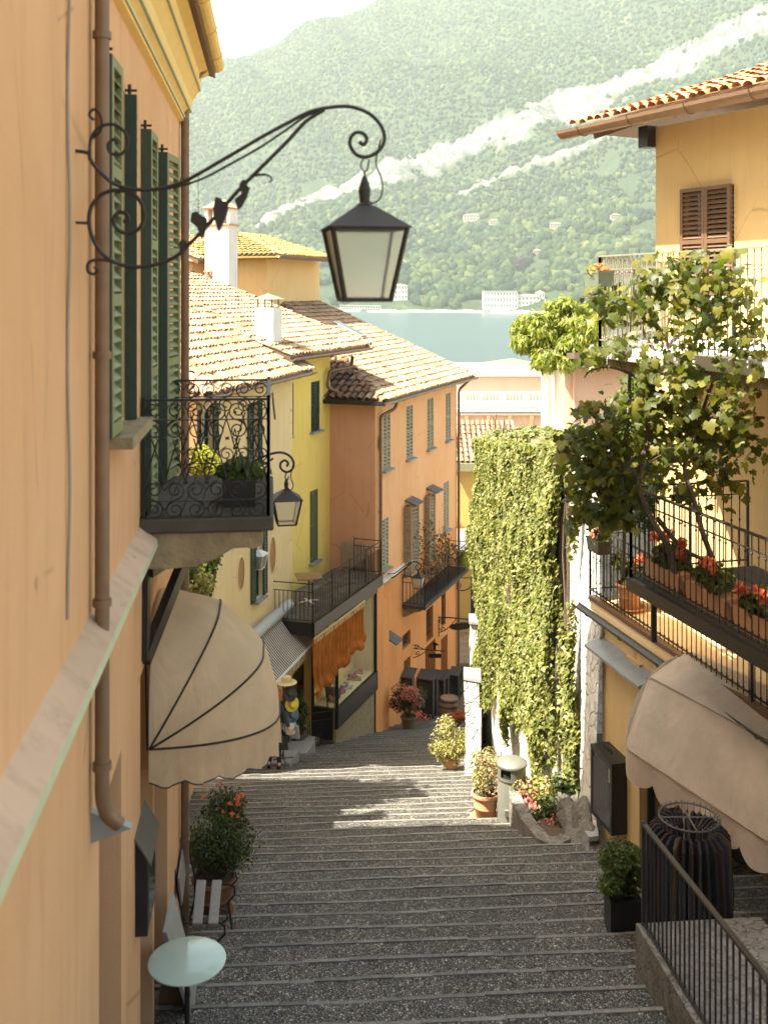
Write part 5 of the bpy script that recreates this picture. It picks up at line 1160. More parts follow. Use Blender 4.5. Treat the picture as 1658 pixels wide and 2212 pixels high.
for lb, x, y, yy, rr, col in (('terracotta pot with pale green leaves on the annex terrace', 432, 1330, 15.5, .13, 'terra'), ('dark pot with long leaves on the annex terrace, nearest the cream wall', 452, 1322, 17.5, .16, 'terradk')):
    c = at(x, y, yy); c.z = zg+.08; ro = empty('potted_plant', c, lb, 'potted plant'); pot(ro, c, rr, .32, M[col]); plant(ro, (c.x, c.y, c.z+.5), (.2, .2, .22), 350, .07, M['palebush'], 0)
cl = empty('climbing_rose', at(495, 1370, 20.5), 'leafy climber with pale flowers in front of the cream wall, left of the striped awning', 'plant')
c = at(497, 1365, 20.8); plant(cl, tuple(c), (.32, .5, .42), 420, .07, M['palebush'], 14, (c.x, c.y, c.z-.9), 14)

tt = empty('shade_tree', Vector((-5.4, 19.3, zg)), 'leafy tree added out of sight behind the near house to dapple the steps', 'tree')  # unseen tree, added to darken and dapple the lit part of the steps
pts, nn = bush_pts((-5.3, 18.7, -1.7), (1.3, 2.0, 1.8), 6500, 26, .4); leaf_cloud('crown', pts, nn, .17, M['bush'], tt)
mb = MB(); mb.tube([Vector((-5.4, 19.3, zg)), Vector((-5.5, 19.2, -3.3)), Vector((-5.3, 19.0, -1.6))], [.16, .12, .05], 8)
for k in range(6): mb.tube([Vector((-5.45, 19.2, -3.4)), Vector((-5.4+random.uniform(-.4, .4), 19.2+random.uniform(-1.6, 1.6), -1.8))], [.07, .02], 6)
mb.build('trunk', M['bark'], tt)

UPH = empty('shade_block', L.P(4, -3, -6), 'tall plain ochre block added out of view on the left to shade the steps', 'house')  # unseen block, added to keep the right awning and near steps in shade
mb = MB(); pts = [L.P(LY(-4), -6, -3.75), L.P(LY(11.3), -6, -3.75), L.P(LY(12.9), -6, -5.0), L.P(LY(12.9), -6, -12), L.P(LY(-4), -6, -12)]
mb.prism(pts, (0, 0, 19.6)); mb.build('wall', M['ochre'], UPH)
mb = MB(); q = [Vector((p.x, p.y, 13.6)) for p in pts]; c_ = L.P(LY(5), 15.5, -7.5)
for k in range(5): mb.poly([q[k], q[(k+1) % 5], c_])
mb.build('roof', M['tileorange'], UPH)
# ------------------------------------------------------------------ right side: ivy wall, garden, shop, upper house
IW = Fac(2.9, 31.0, .35, -13.7)            # street face of the garden wall, far to near
Iu = lambda x: IW.u(x)
IL = math.hypot(.35, 13.7)
st_w = stone('whitewashed_rubble', [(.55, .52, .44), (.74, .71, .63), (.64, .60, .52), (.78, .75, .68)], 3.2, .05, dark=(.30, .27, .22))
st_g = stone('grey_rubble', [(.13, .12, .10), (.20, .18, .155), (.16, .145, .12), (.24, .22, .19)], 7.0, .03, dark=(.07, .065, .055)); rk_m = simple('rough_rock', (.15, .14, .12), .95, var=.6, scale=5, bump=1.0, bscale=14, bd=.06)
GW = empty('garden_wall', IW.P(IL/2, -12.5), 'tall whitewashed rubble wall covered with ivy on the right of the steps', 'wall')
mb = MB(); n = 33
for i in range(n):
    u0, u1 = (IL+1.4)*i/n, (IL+1.4)*(i+1)/n; zt0, zt1 = -4.45+1.8*(u0/IL), -4.45+1.8*(u1/IL)
    for k in range(12):
        f0, f1 = k/12, (k+1)/12; q = lambda u, zt, f: IW.P(u, -15+(zt+15)*f, .10*(1-f)+.05*math.sin(u*2.3+f*9)*math.sin(f*7+u))
        mb.quad(q(u0, zt0, f0), q(u1, zt1, f0), q(u1, zt1, f1), q(u0, zt0, f1))
    mb.quad(IW.P(u0, zt0), IW.P(u1, zt1), IW.P(u1, zt1, -9), IW.P(u0, zt0, -9))
mb.quad(IW.P(0, -17, .1), IW.P(0, -4.45), IW.P(0, -4.45, -9), IW.P(0, -17, -9)); mb.build('wall', st_w, GW)
mb = MB(); mb.obox(IW.P(IL/2, -3.5, -.15), IW.d*IL/2+Z*.9, IW.n*.22, Z*.05); mb.build('coping', M['oldstone'], GW)
# ivy
N = 150000; u = rng.uniform(-.85, IL+.45, N); xf = u/IL; top = -4.40+1.8*xf
bot = -12.0+3.4*xf**.8+.35*np.sin(u*1.7)+.22*np.sin(u*4.3+1)+.12*np.sin(u*17)+.9*rng.uniform(0, 1, N)**3
zz = bot+(top-bot)*rng.uniform(0, 1, N)**.9
P3 = np.stack([u*1.0, zz, u*0], -1); bulk = .26+.16*fbm(P3/1.4, 3)+.07*fbm(P3/.45, 2)
keep = (fbm(P3/.9+5, 3) > -.75-.6*(zz > bot+1)) & ~((xf > .90) & (fbm(P3*np.array((2.2, .22, 1))/.8+9, 3) < (xf-.90)*4-.15)) & (zz > bot) & (u > -.45-.45*fbm(np.stack([zz/.7, zz*0, zz*0+4], -1), 3)+.25*rng.normal(0, 1, N)**2*.3)
u, zz, bulk = u[keep], zz[keep], bulk[keep]
o_ = np.clip(bulk, .03, .6)*rng.uniform(.55, 1.05, len(u)); top_b = np.clip((zz+4.4-1.8*u/IL+.35)/.35, 0, 1)
pos = np.array((IW.X0, IW.Y0, 0))+u[:, None]*np.array((IW.dx, IW.dy, 0))+o_[:, None]*np.array((IW.nx, IW.ny, 0)); pos[:, 2] = zz
iv = empty('ivy', IW.P(IL/2, -9, .2), 'dense yellow green ivy hanging down the tall wall on the right of the steps', 'ivy')
nr = np.array((IW.nx, IW.ny, .45))+0*pos; leaf_cloud('foliage', pos, nr, .088, M['ivy'], iv, LEAF_I, .5)
N = 5200; u = rng.uniform(0, IL*.97, N); w_ = rng.uniform(-.2, 1.2, N); pos = np.array((IW.X0, IW.Y0, 0))+u[:, None]*np.array((IW.dx, IW.dy, 0))-w_[:, None]*np.array((IW.nx, IW.ny, 0)); pos[:, 2] = -4.40+1.8*u/IL+.30*np.maximum(fbm(np.stack([u, w_, u*0], -1)/.8, 3), -.2)
leaf_cloud('foliage', pos, np.array((-.2, -.3, 1))+0*pos, .12, M['ivy'], iv, LEAF_I, .5)
mb = MB()
for k in range(60):
    uu = random.uniform(IL*.25, IL*.98); z0 = random.uniform(-11, -9)+3.5*uu/IL; p = [IW.P(uu, z0, .13)]
    for j in range(8): uu += random.uniform(-.16, .16); z0 += random.uniform(.4, .8); p.append(IW.P(uu, min(z0, -3.2), .10+random.uniform(0, .05)))
    mb.tube(p, [.022*(1-j/14) for j in range(9)], 4)
mb.build('stems', M['bark'], iv)
# planted hanging flowers at wall foot etc. follow in the props part
# columns of the pergola and the wisteria on top
for k, (x, Y, lb) in enumerate(((1180, 30.5, 'left one of two rough white stone columns carrying the wisteria'), (1208, 28.6, 'right one of two rough white stone columns carrying the wisteria'))):
    b = at(x, 960, Y); b.z = -4.6; r = .14; mb = MB(); tz = at(x, 770, Y).z
    pr = [(r*1.25, 0), (r*1.25, .10), (r*1.06, .14)]+[(r*(1.04+.03*math.sin(q*3.1)), .14+(tz-b.z-.14)*q/12) for q in range(1, 13)]
    mb.lathe(pr, b, 18); o = mb.build('column', M['whitewash'], None, smooth=True); tag(o, lb, 'column', 'pergola columns')
pg = empty('pergola', at(1200, 775, 29.5), 'dark wooden pergola beams resting on the two white columns under the wisteria', 'pergola')
a, b = at(1180, 772, 30.5), at(1208, 770, 28.6); mb = MB(); mb.bar(a+(a-b)*.5, b+(b-a)*1.2, .14, .16); mb.build('beam', M['bark'], pg)
mb = MB()
for k in range(5): c = a+(b-a)*(k*.45-.3)+Z*.13; mb.bar(c-Vector((.7, 0, 0)), c+Vector((2.6, .2, 0)), .08, .10)
mb.build('rafters', M['bark'], pg)
wi = empty('wisteria', at(1200, 760, 29), 'yellow green wisteria crown spreading over two white stone columns above the lake', 'wisteria')
P1 = []; N1 = []
for x, y, Y, rx, rz, n in ((1160, 735, 29, .62, .55, 2300), (1200, 705, 29, .8, .62, 3200), (1250, 690, 29, .8, .6, 3000), (1195, 760, 28.8, .62, .42, 2000), (1290, 680, 29, .7, .5, 2000), (1240, 740, 28.6, .55, .4, 1500), (1330, 660, 30, .9, .7, 2600), (1150, 720, 28.5, .6, .6, 2600), (1180, 770, 28, .5, .4, 1300), (1225, 765, 27.8, .5, .4, 1500), (1270, 715, 28, .7, .55, 2200), (1225, 660, 29, .6, .35, 1500)):
    p, q = bush_pts(at(x, y, Y), (rx, .9, rz), n, 16, .6); P1.append(p); N1.append(q)
P1 = np.concatenate(P1); N1 = np.concatenate(N1); d_ = (np.array([(0, 0, 0), (.16, .4, -.03), (0, 1, -.1), (-.16, .4, -.03)]), np.array([(0, 1, 2), (0, 2, 3)]))
leaf_cloud('foliage', P1, N1, .19, M['wist'], wi, d_, .55)
# far garden shrubs behind the wall
for lb, x, y, Y, rr, n, m_ in (('tall green climbing plant on the pale wall behind the iron pole', 1385, 960, 22, (.9, .7, 2.3), 5200, 'bush'), ('bright green shrub at the foot of the white columns', 1235, 960, 24, (.7, .6, .5), 1500, 'wist'), ('red brown shrub low behind the garden wall top', 1330, 1010, 20, (.7, .5, .6), 1500, 'palebush')):
    c = at(x, y, Y); ro = empty('garden_shrub', (c.x, c.y, -4.4), lb, 'shrub'); plant(ro, tuple(c), rr, n, .13, M[m_], 0, None, 20)
# small house corner with orange tiles just behind the wall
mb = MB()
# ---- pink villas below, towards the lake
PV = empty('pink_villa', (9, 75, -16), 'pale pink villa with a balustraded terrace and bracketed frieze near the lake', 'villa')
Yv = 75; X0, X1 = at(988, 0, Yv).x, at(1235, 0, Yv).x; zz = lambda y: at(0, y, Yv).z
VF = Fac(X0, Yv, 1, 0); Lv = X1-X0
wv = [(VF.u(x0), VF.u(x1), zz(955), zz(926)) for x0, x1 in ((1016, 1030), (1036, 1049), (1066, 1080))]
mb = wall_mesh(VF, 0, Lv, -22, zz(889), [(*r, .3) for r in wv], .3); mb.quad(VF.P(0, -22), VF.P(0, -22, -9), VF.P(0, zz(889), -9), VF.P(0, zz(889))); mb.build('wall', [M['pink'], M['darkroom']], PV)
for r in wv:
    wn = None; mb = MB(); mb.bar(VF.P(r[0], r[2], .02), VF.P(r[0], r[3], .02), .06, .06); mb.bar(VF.P(r[1], r[2], .02), VF.P(r[1], r[3], .02), .06, .06); mb.bar(VF.P(r[0], r[3], .02), VF.P(r[1], r[3], .02), .06, .06); wn = mb.build('window', M['white'], PV)
    leaf_panel('shutter', VF.P(r[1]+.02, r[2], .03), VF.d, .42, r[3]-r[2], VF.n, M['zinc'], wn, .12)
mb = MB(); mb.obox(VF.P(Lv/2, zz(884), .2), VF.d*(Lv/2+.3), VF.n*.45, Z*.10); mb.obox(VF.P(Lv/2, zz(893), .1), VF.d*(Lv/2+.1), VF.n*.25, Z*.07); mb.obox(VF.P(Lv/2, zz(923), .04), VF.d*(Lv/2), VF.n*.10, Z*.06); mb.build('cornice', M['white'], PV)
for k in range(9):
    u = .5+k*1.55
    if u > Lv: break
    mb = MB(); mb.prism([VF.P(u, z, o) for o, z in ((0, zz(896)), (.35, zz(896)), (.30, zz(903)), (.12, zz(912)), (.10, zz(921)), (0, zz(921)))], VF.d*.25); mb.build('frieze_bracket', M['cream'], PV)
mb = MB(); mb.obox(VF.P(Lv/2, zz(847), .1), VF.d*Lv/2, VF.n*.12, Z*.06); mb.obox(VF.P(Lv/2, zz(872), .1), VF.d*Lv/2, VF.n*.12, Z*.06)
u = .1
while u < Lv: mb.lathe([(.05, 0), (.07, .12), (.035, .3), (.06, .55), (.05, .75)], VF.P(u, zz(871), .1), 6); u += .24
for k in range(6): mb.obox(VF.P(.1+k*Lv/5.2, zz(859), .1), VF.d*.16, VF.n*.16, Z*.46)
mb.build('balustrade', M['white'], PV)
UV = Fac(X0+.4, Yv+5, 1, 0); Yw = Yv+5; zw = lambda y: at(0, y, Yw).z
mb = MB(); mb.quad(UV.P(0, zw(889)), UV.P(Lv, zw(889)), UV.P(Lv, zw(812)), UV.P(0, zw(812))); mb.quad(UV.P(0, zw(889)), UV.P(0, zw(889), -5), UV.P(0, zw(812), -5), UV.P(0, zw(812))); mb.build('upper_wall', M['pink'], PV)
mb = MB(); mb.quad(VF.P(0, zz(880), 0), VF.P(Lv, zz(880), 0), VF.P(Lv, zz(880), -5.4), VF.P(0, zz(880), -5.4)); mb.build('terrace_floor', M['granite'], PV)
mb = MB(); mb.prism([UV.P(-.4, zw(810), .7), UV.P(-.4, zw(795), .2), UV.P(-.4, zw(793), -5), UV.P(-.4, zw(812), -5), UV.P(-.4, zw(815), .2)], UV.d*(Lv+.6)); mb.build('roof', simple('grey_slate', (.40, .36, .28), .8), PV)
mb = MB(); c = at(1106, 780, 84); q = [c+Vector((sx*2.6, sy*2.6, -.35)) for sx, sy in ((-1, -1), (1, -1), (1, 1), (-1, 1))]
for i in range(4): mb.poly([q[i], q[(i+1) % 4], c+Z*.25])
mb.build('turret_roof', M['tileorange'], PV); mb = MB(); mb.box(c.x-2.2, c.x+2.2, c.y-2.2, c.y+2.2, -22, c.z-.36); mb.build('turret_wall', M['pink'], PV)
P2 = empty('pink_house', (11, 50, -14), 'plain pink house with a shaded eave behind the white columns and the vine', 'house')
Y2 = 50; F2 = Fac(at(1216, 0, Y2).x, Y2, 1, 0); z2 = lambda y: at(0, y, Y2).z; L2_ = at(1420, 0, Y2).x-F2.X0
mb = MB(); mb.quad(F2.P(0, -18), F2.P(L2_, -18), F2.P(L2_, z2(788)), F2.P(0, z2(788))); mb.quad(F2.P(0, -18), F2.P(0, -18, -7), F2.P(0, z2(788), -7), F2.P(0, z2(788))); mb.build('wall', M['pink'], P2)
mb = MB(); mb.prism([F2.P(-.5, z2(788), 1.5), F2.P(-.5, z2(781), 1.5), F2.P(-.5, z2(770), -7), F2.P(-.5, z2(784), -7)], F2.d*(L2_+1)); mb.build('roof', M['grey_iron'], P2)
mb = MB(); mb.tube([F2.P(.5, z2(790), .1), F2.P(.5, -16, .1)], .06, 6); mb.build('drainpipe', M['pink'], P2)
# low yellow house at the lane's end
LE = empty('lane_end_house', (4.5, 46, -18), 'low ochre house with a small tiled roof and a white flat roof closing the lane', 'house')
Y3 = 48.0; x0, x1 = at(984, 0, Y3).x, at(1110, 0, Y3).x
mb = MB(); mb.box(x0, x1, Y3, Y3+6, -20, at(0, 1000, Y3).z); mb.build('wall', M['ochre'], LE)
O = Vector((x0-.35, Y3-.45, at(0, 998, Y3-.4).z)); s_ = Vector((.0, 1, .52))
tile_roof('roof', O, Vector((1, 0, 0)), s_, [(0, 0), (x1-x0+.6, 0), (x1-x0+.6, 3.2), (0, 3.2)], M['tile'], LE, pw=.24)
mb = MB(); mb.prism([O, O+Vector((x1-x0+.6, 0, 0)), O+Vector((x1-x0+.6, 3, 1.56)), O+Vector((0, 3, 1.56))], (0, 0, -.1)); mb.build('roof_deck', M['brownwood'], LE)
mb = MB(); mb.box(x0-.4, x1+.4, Y3-.62, Y3-.40, O.z-.38, O.z-.02); mb.build('gutter', simple('green_gutter', (.25, .25, .14), .6), LE)
zr = -11.0; mb = MB(); mb.box(2.9, 6.5, 43.9, Y3+.1, zr-.12, zr); fl = mb.build('flat_roof', M['white'], LE)
mb = MB(); mb.box(2.86, 6.5, 43.80, 43.90, zr-.34, zr+.02); mb.build('roof_edge', M['grey_iron'], fl)
LF = Fac(3.0, 44.0, 1, 0); r1 = (LF.u(1016), LF.u(1035), at(0, 1335, 44).z, at(0, 1238, 44).z)
mb = wall_mesh(LF, 0, 4, -20, zr-.12, [(*r1, .15)]); mb.quad(LF.P(0, -20), LF.P(0, -20, -4), LF.P(0, zr-.12, -4), LF.P(0, zr-.12)); mb.build('front_wall', [M['ochre'], M['darkroom']], LE)
window_part(LF, r1, LE, M['dkgreen'], 'closed', .09)
mb = MB(); mb.box(2.0, 4.4, 42.6, 43.9, -20, -15.2); mb.build('dark_porch', stone('dark_rubble', [(.10, .09, .08), (.16, .15, .13), (.22, .2, .18)], 4), LE)
mb = MB(); mb.prism([Vector((1.9, 42.3, -15.3)), Vector((4.5, 42.3, -15.3)), Vector((4.5, 44.0, -14.6)), Vector((1.9, 44.0, -14.6))], (0, 0, .12)); mb.build('porch_roof', M['oldstone'], LE)
# ---- shop building on the right
S = Fac(3.35, 16.0, .242, -1.0)
SH = empty('tan_shop', S.P(2, -9), 'tan plastered shop house on the right with a wide display opening and terraces above', 'house')
uo = S.u(1387); z_s = -4.95
mb = wall_mesh(S, 0, 9.5, -11, z_s, [(uo, 7.5, -9.5, -5.75, 1.1)], 1.1)
mb.quad(S.P(0, -11), S.P(0, -11, -6), S.P(0, z_s, -6), S.P(0, z_s)); mb.build('wall', [M['tan'], M['darkroom']], SH)
upx = S.u(1357); mb = MB(); mb.obox(S.P((upx+uo)/2+.02, -7.9, .0), S.d*((uo-upx)/2), S.n*.06, Z*2.6); mb.build('door_jamb', M['tan'], SH)
mb = MB(); mb.bar(S.P(uo+.05, -9.5, -.10), S.P(uo+.05, -5.75, -.10), .09, .09); mb.bar(S.P(uo+.45, -9.5, -.2), S.P(uo+.45, -5.75, -.2), .07, .07); mb.build('shop_frame', M['black'], SH)
mb = MB(); mb.prism([S.P(-.05, -9.0, .02), S.P(-.05, -8.55, .02), S.P(1.9, -8.35, .02), S.P(1.9, -9.0, .02)], S.n*.04); mb.build('plinth', st_g, SH)
# terrace A floor, gutter, beam, hood
mb = MB(); mb.prism([S.P(-.1, z_s+.02, .15), S.P(9.5, z_s+.02, .15), S.P(9.5, z_s+.02, -6), S.P(-.1, z_s+.02, -6)], Z*.16); tA = mb.build('terrace', M['cream'], SH)
gutter('gutter', S.P(-.25, z_s+.10, .34), S.P(9, z_s+.10, .34), SH, M['grey_iron'], .07)
mb = MB(); mb.bar(S.P(-.1, z_s+.21, .12), S.P(9.4, z_s+.21, .12), .12, .06); mb.build('edge_board', M['brownwood'], tA)
def turned_rail(a, b, h, parent, step=.115, col=None):
    mb = MB(); a, b = Vector(a), Vector(b); d = b-a; N = int(d.length/step); col = col or M['iron']
    mb.bar(a+Z*h, b+Z*h, .045, .018); mb.bar(a+Z*(h-.16), b+Z*(h-.16), .02, .012); mb.bar(a+Z*.08, b+Z*.08, .03, .014)
    for i in range(N+1):
        p = a+d*i/N; mb.tube([p+Z*.02, p+Z*h], .0075, 5)
        for q in (.10, h-.20, h*.55): mb.lathe([(.006, -.02), (.016, 0), (.006, .02)], p+Z*q, 5, cap=False)
    for p in (a, b, a+d/2): mb.bar(p-Z*.12, p+Z*h, .032, .032)
    return mb.build('railing', col, parent)
zA = z_s+.24
turned_rail(S.P(-.15, zA, .13), S.P(8.5, zA, .13), 1.08, tA); turned_rail(S.P(-.15, zA, .13), S.P(-.15, zA, -3.5), 1.08, tA)
mb = MB(); uh0, uh1 = .0, 1.75; mb.prism([S.P(uh0, -5.32, .0), S.P(uh0, -5.42, .30), S.P(uh0, -5.46, .30), S.P(uh0, -5.38, 0)], S.d*(uh1-uh0)); mb.build('rain_hood', M['zinc'], SH)
# terrace B: higher balcony closer to the camera
bd_ = Vector((-.25, 1, 0)).normalized(); B0 = Vector((3.05, 12.8, -3.5)); bn = Vector((bd_.y, -bd_.x, 0))
UB = empty('upper_terrace', B0, 'narrow iron railed terrace with terracotta troughs of red geraniums, above the right shop awning', 'terrace')
e_ = B0-bd_*6
mb = MB(); mb.prism([B0, e_, e_+bn*1.7, B0+bn*1.7], (0, 0, -.10)); mb.build('floor', M['darkstone'], UB)
mb = MB(); mb.bar(B0-bn*.05-Z*.10, e_-bn*.05-Z*.10, .07, .15); mb.build('edge_beam', M['black'], UB)
mb = MB()
for k in (.35,): p = B0-bd_*k+bn*.1; mb.bar(p-Z*.1, p-Z*.72, .06, .06)
mb.build('post', M['black'], UB)
turned_rail(B0-bn*.02, e_-bn*.02, 1.08, UB); turned_rail(B0-bn*.02, B0+bn*1.6, 1.08, UB)
def trough(o, c, ax, L_, w_, h_, mat, name='trough'):
    ax = Vector(ax).normalized(); ay = Z.cross(ax); c = Vector(c); mb = MB()
    pts = lambda k, z: [c+ax*sx*L_/2*k+ay*sy*w_/2*k+Z*z for sx, sy in ((-1, -1), (1, -1), (1, 1), (-1, 1))]
    a, b, r_ = pts(.9, 0), pts(1.0, h_*.85), pts(1.05, h_)
    for p, q in ((a, b), (pts(1.05, h_*.85), r_)):
        for i in range(4): mb.quad(p[i], p[(i+1) % 4], q[(i+1) % 4], q[i])
    mb.poly(pts(1.0, h_*.85)); mb.poly(pts(.95, h_*.93)); mb.poly(a); return mb.build(name, mat, o)
def flowers(parent, c, r, n, size, mat, name='flowers'):
    pts, nn = bush_pts(c, r, n, 7, .85); leaf_cloud(name, pts, nn, size, mat, parent, LEAF_Q, .8)
tl_ = ['trough of red geraniums at the far end of the upper right terrace', 'trough of red geraniums in the middle of the upper right terrace', 'trough of red geraniums at the near end of the upper right terrace', 'trough of geraniums at the right edge of the view']
for k in range(4):
    c = B0-bd_*(.55+k*.95)+bn*.20; ro = empty('flower_trough', c, tl_[k], 'planter', 'flower troughs on the terrace'); trough(ro, c, bd_, .82, .26, .24, M['terra'], 'trough')
    plant(ro, (c.x, c.y, c.z+.36), (.24, .36, .20), 520, .075, M['vine'], 6, (c.x, c.y, c.z+.2), 9, LEAF_I)
    for j in range(4):
        q = c-bd_*random.uniform(-.3, .3)+Z*random.uniform(.35, .62)+bn*random.uniform(-.15, .1); flowers(ro, q, (.08, .08, .07), 70, .05, M['redfl'])
# pots and boxes on terrace A
c = S.P(.55, zA-.04, -.18); ro = empty('potted_plant', c, 'large terracotta pot in a saucer at the corner of the lower right terrace', 'potted plant')
pot(ro, c, .21, .38, M['terra']); mb = MB(); mb.lathe([(.2, .0), (.24, .03), (.22, .04), (.18, .02)], c, 20); mb.build('saucer', M['terra'], ro)
plant(ro, (c.x, c.y, c.z+.62), (.25, .3, .28), 320, .09, M['vine'], 6, (c.x, c.y, c.z+.35), 8, LEAF_I); flowers(ro, c+Vector((.15, -.1, .75)), (.09, .09, .08), 80, .05, M['redfl'])
c = S.P(.35, zA+.78, .22); ro = empty('flower_box', c, 'dark grey flower box with coral flowers hung on the corner of the terrace railing', 'planter'); trough(ro, c, S.d, .42, .22, .20, M['black'], 'box'); flowers(ro, c+Z*.28, (.14, .14, .10), 200, .06, M['pinkfl']); plant(ro, (c.x, c.y, c.z+.22), (.18, .18, .1), 180, .07, M['bush'], 0)
# ---- upper right house with deep eaves
U = Fac(4.04, 15.5, .524, -1.0); UL = 7.0
UH = empty('eaves_house', U.P(2, -3), 'tan house with deep tiled eaves and a heavy gutter at the upper right', 'house')
wr = (U.u(1476), U.u(1476)+.95, U.z(548, U.u(1480))-.6, U.z(409, U.u(1476)))
mb = wall_mesh(U, 0, UL, -4.75, 2.42, [(*wr, .2)]); mb.quad(U.P(0, -4.75), U.P(0, -4.75, -6), U.P(0, 2.42, -6), U.P(0, 2.42)); mb.build('wall', [M['tan'], M['darkroom']], UH)
w_ = (wr[1]-wr[0])/2
wn_ = window_part(U, wr, UH, M['brownwood'], 'closed', .065, o=.03, th=.05)
oz = 2.46; ov_ = .82; O = U.P(-.92, oz, ov_); sU = (-U.n+Z*.34); WU = UL+.9
for o_ in [0]:
    tile_roof('roof', O, U.d, sU, [(0, 0), (WU, 0), (WU, 5), (3, 5)], M['tileorange'], UH, pw=.19, pl=.34, r=.072)
    roof_slab('roof_deck', [O, O+U.d*WU, O+U.d*WU+sU*5, O+U.d*3+sU*5], M['brownwood'], UH, .05)
    roof_slab('roof_deck', [O+Vector((0, 0, -.0)), O+U.d*5+sU*5, O-U.n*5+(U.d+Z*.0)*0+Z*0], M['brownwood'], UH, .05)
mb = MB(); k = .3
while k < WU: mb.obox(O+U.d*k+sU*.50-Z*.10, U.d*.035, (-U.n+Z*.34).normalized()*.50, Z*.045); k += .62
mb.build('rafter', simple('rafter_wood', (.42, .27, .14), .7, var=.2), UH)
mb = MB(); mb.bar(O+U.d*.35-Z*.16+sU*.15, O+U.d*.35-Z*.16+sU*1.1, .10, .14); mb.build('corner_beam', M['brownwood'], UH)
gutter('gutter', O+U.n*.10-Z*.03-U.d*.12, O+U.d*WU+U.n*.10-Z*.03, UH, M['pipe'], .125)
mb = MB(); mb.obox(U.P(-.10, 2.28, .06), U.d*.10, U.n*.10, Z*.16); mb.build('bracket_block', M['black'], UH)
# upper balcony
bD = Vector((.344, -1, 0)).normalized(); K0 = Vector((2.59, 12.5, -.68)); K1 = K0+bD*5.0; bN = Vector((-bD.y, bD.x, 0)); 
UBa = MB(); zf = -.68; backp = U.P(.1, zf); mb = MB()
mb.prism([K0-Z*.0, K1, K1+bN*2.5, Vector((backp.x+.2, backp.y-.1, zf))], (0, 0, -.14)); ub_ = mb.build('balcony', M['whitewash'], UH); 
mb = MB(); mb.prism([K0+bN*.10-Z*.145, K1+bN*.10-Z*.145, K1+bN*2.4-Z*.145, Vector((backp.x+.2, backp.y-.2, zf-.145))], (0, 0, -.12)); mb.build('soffit', M['oldstone'], ub_)
rl = simple('pale_grey_iron', (.26, .24, .18), .6, .2)
turned_rail(K0, K1, 1.08, ub_, .10, rl); turned_rail(K0, Vector((backp.x, backp.y-.1, zf)), 1.08, ub_, .10, rl)
c = K0+bD*.18-bN*.13+Z*.72; ro = empty('flower_box', c, 'green grey flower box with orange flowers hung on the upper balcony railing', 'planter'); trough(ro, c, bD, .34, .20, .18, simple('greengrey_plastic', (.14, .17, .12), .5), 'box'); flowers(ro, c+Z*.22, (.13, .13, .07), 220, .045, M['redfl']); plant(ro, (c.x, c.y, c.z+.2), (.16, .16, .08), 150, .05, M['palebush'], 0)
mb = MB(); mb.bar(c-Z*.12-bD*.2, c-Z*.12+bD*.2, .18, .02); mb.build('tray', M['grey_iron'], ro)
# ---- grapevine
gv_ = empty('grapevine', at(1440, 1180, 12), 'large grapevine with broad leaves climbing past the right terraces and balcony', 'grapevine')
def vb(pts, r0, r1, Y0=12.0, dY=0):
    P = [pts[0]]+list(pts)+[pts[-1]]; out = []
    for i in range(1, len(P)-2):
        for k in range(5):
            t = k/5; f = lambda a, b, c, e_: .5*((2*b)+(-a+c)*t+(2*a-5*b+4*c-e_)*t*t+(-a+3*b-3*c+e_)*t**3)
            out.append((f(P[i-1][0], P[i][0], P[i+1][0], P[i+2][0]), f(P[i-1][1], P[i][1], P[i+1][1], P[i+2][1])))
    out.append(pts[-1]); n = len(out); mb_v.tube([at(x, y, Y0+dY*i/n+.06*math.sin(i*.9)) for i, (x, y) in enumerate(out)], [r0+(r1-r0)*i/n for i in range(n)], 7)
mb_v = MB()
vb([(1490, 1330), (1470, 1290), (1440, 1180), (1400, 1110), (1378, 1050), (1385, 1000), (1398, 940), (1400, 860), (1425, 790), (1402, 740), (1385, 700), (1402, 650), (1395, 610)], .040, .016)
vb([(1425, 790), (1450, 740), (1480, 715), (1540, 690), (1620, 640)], .03, .015); vb([(1440, 745), (1442, 700), (1470, 640), (1520, 590)], .016, .008)
vb([(1420, 850), (1390, 825), (1350, 802), (1310, 792), (1275, 800), (1262, 815)], .022, .008); vb([(1345, 800), (1335, 775), (1330, 755)], .010, .005)
vb([(1385, 1010), (1350, 1015), (1310, 1020), (1280, 1000), (1245, 985), (1215, 975)], .020, .006); vb([(1300, 1020), (1305, 1060), (1320, 1090), (1330, 1120)], .018, .010)
vb([(1560, 1260), (1520, 1160), (1498, 1080), (1478, 1010), (1500, 940), (1530, 850), (1560, 780)], .034, .016, 11.6); vb([(1478, 1010), (1440, 980), (1400, 1000)], .014, .008, 11.6)
vb([(1420, 1120), (1460, 1170), (1500, 1200), (1560, 1220)], .03, .02, 12.2); vb([(1260, 900), (1240, 910), (1222, 935), (1205, 950)], .007, .004); vb([(1330, 930), (1290, 900), (1262, 878), (1246, 885)], .009, .004)
mb_v.build('branches', M['bark'], gv_, smooth=True)
GP = []; GN = []; GS = []
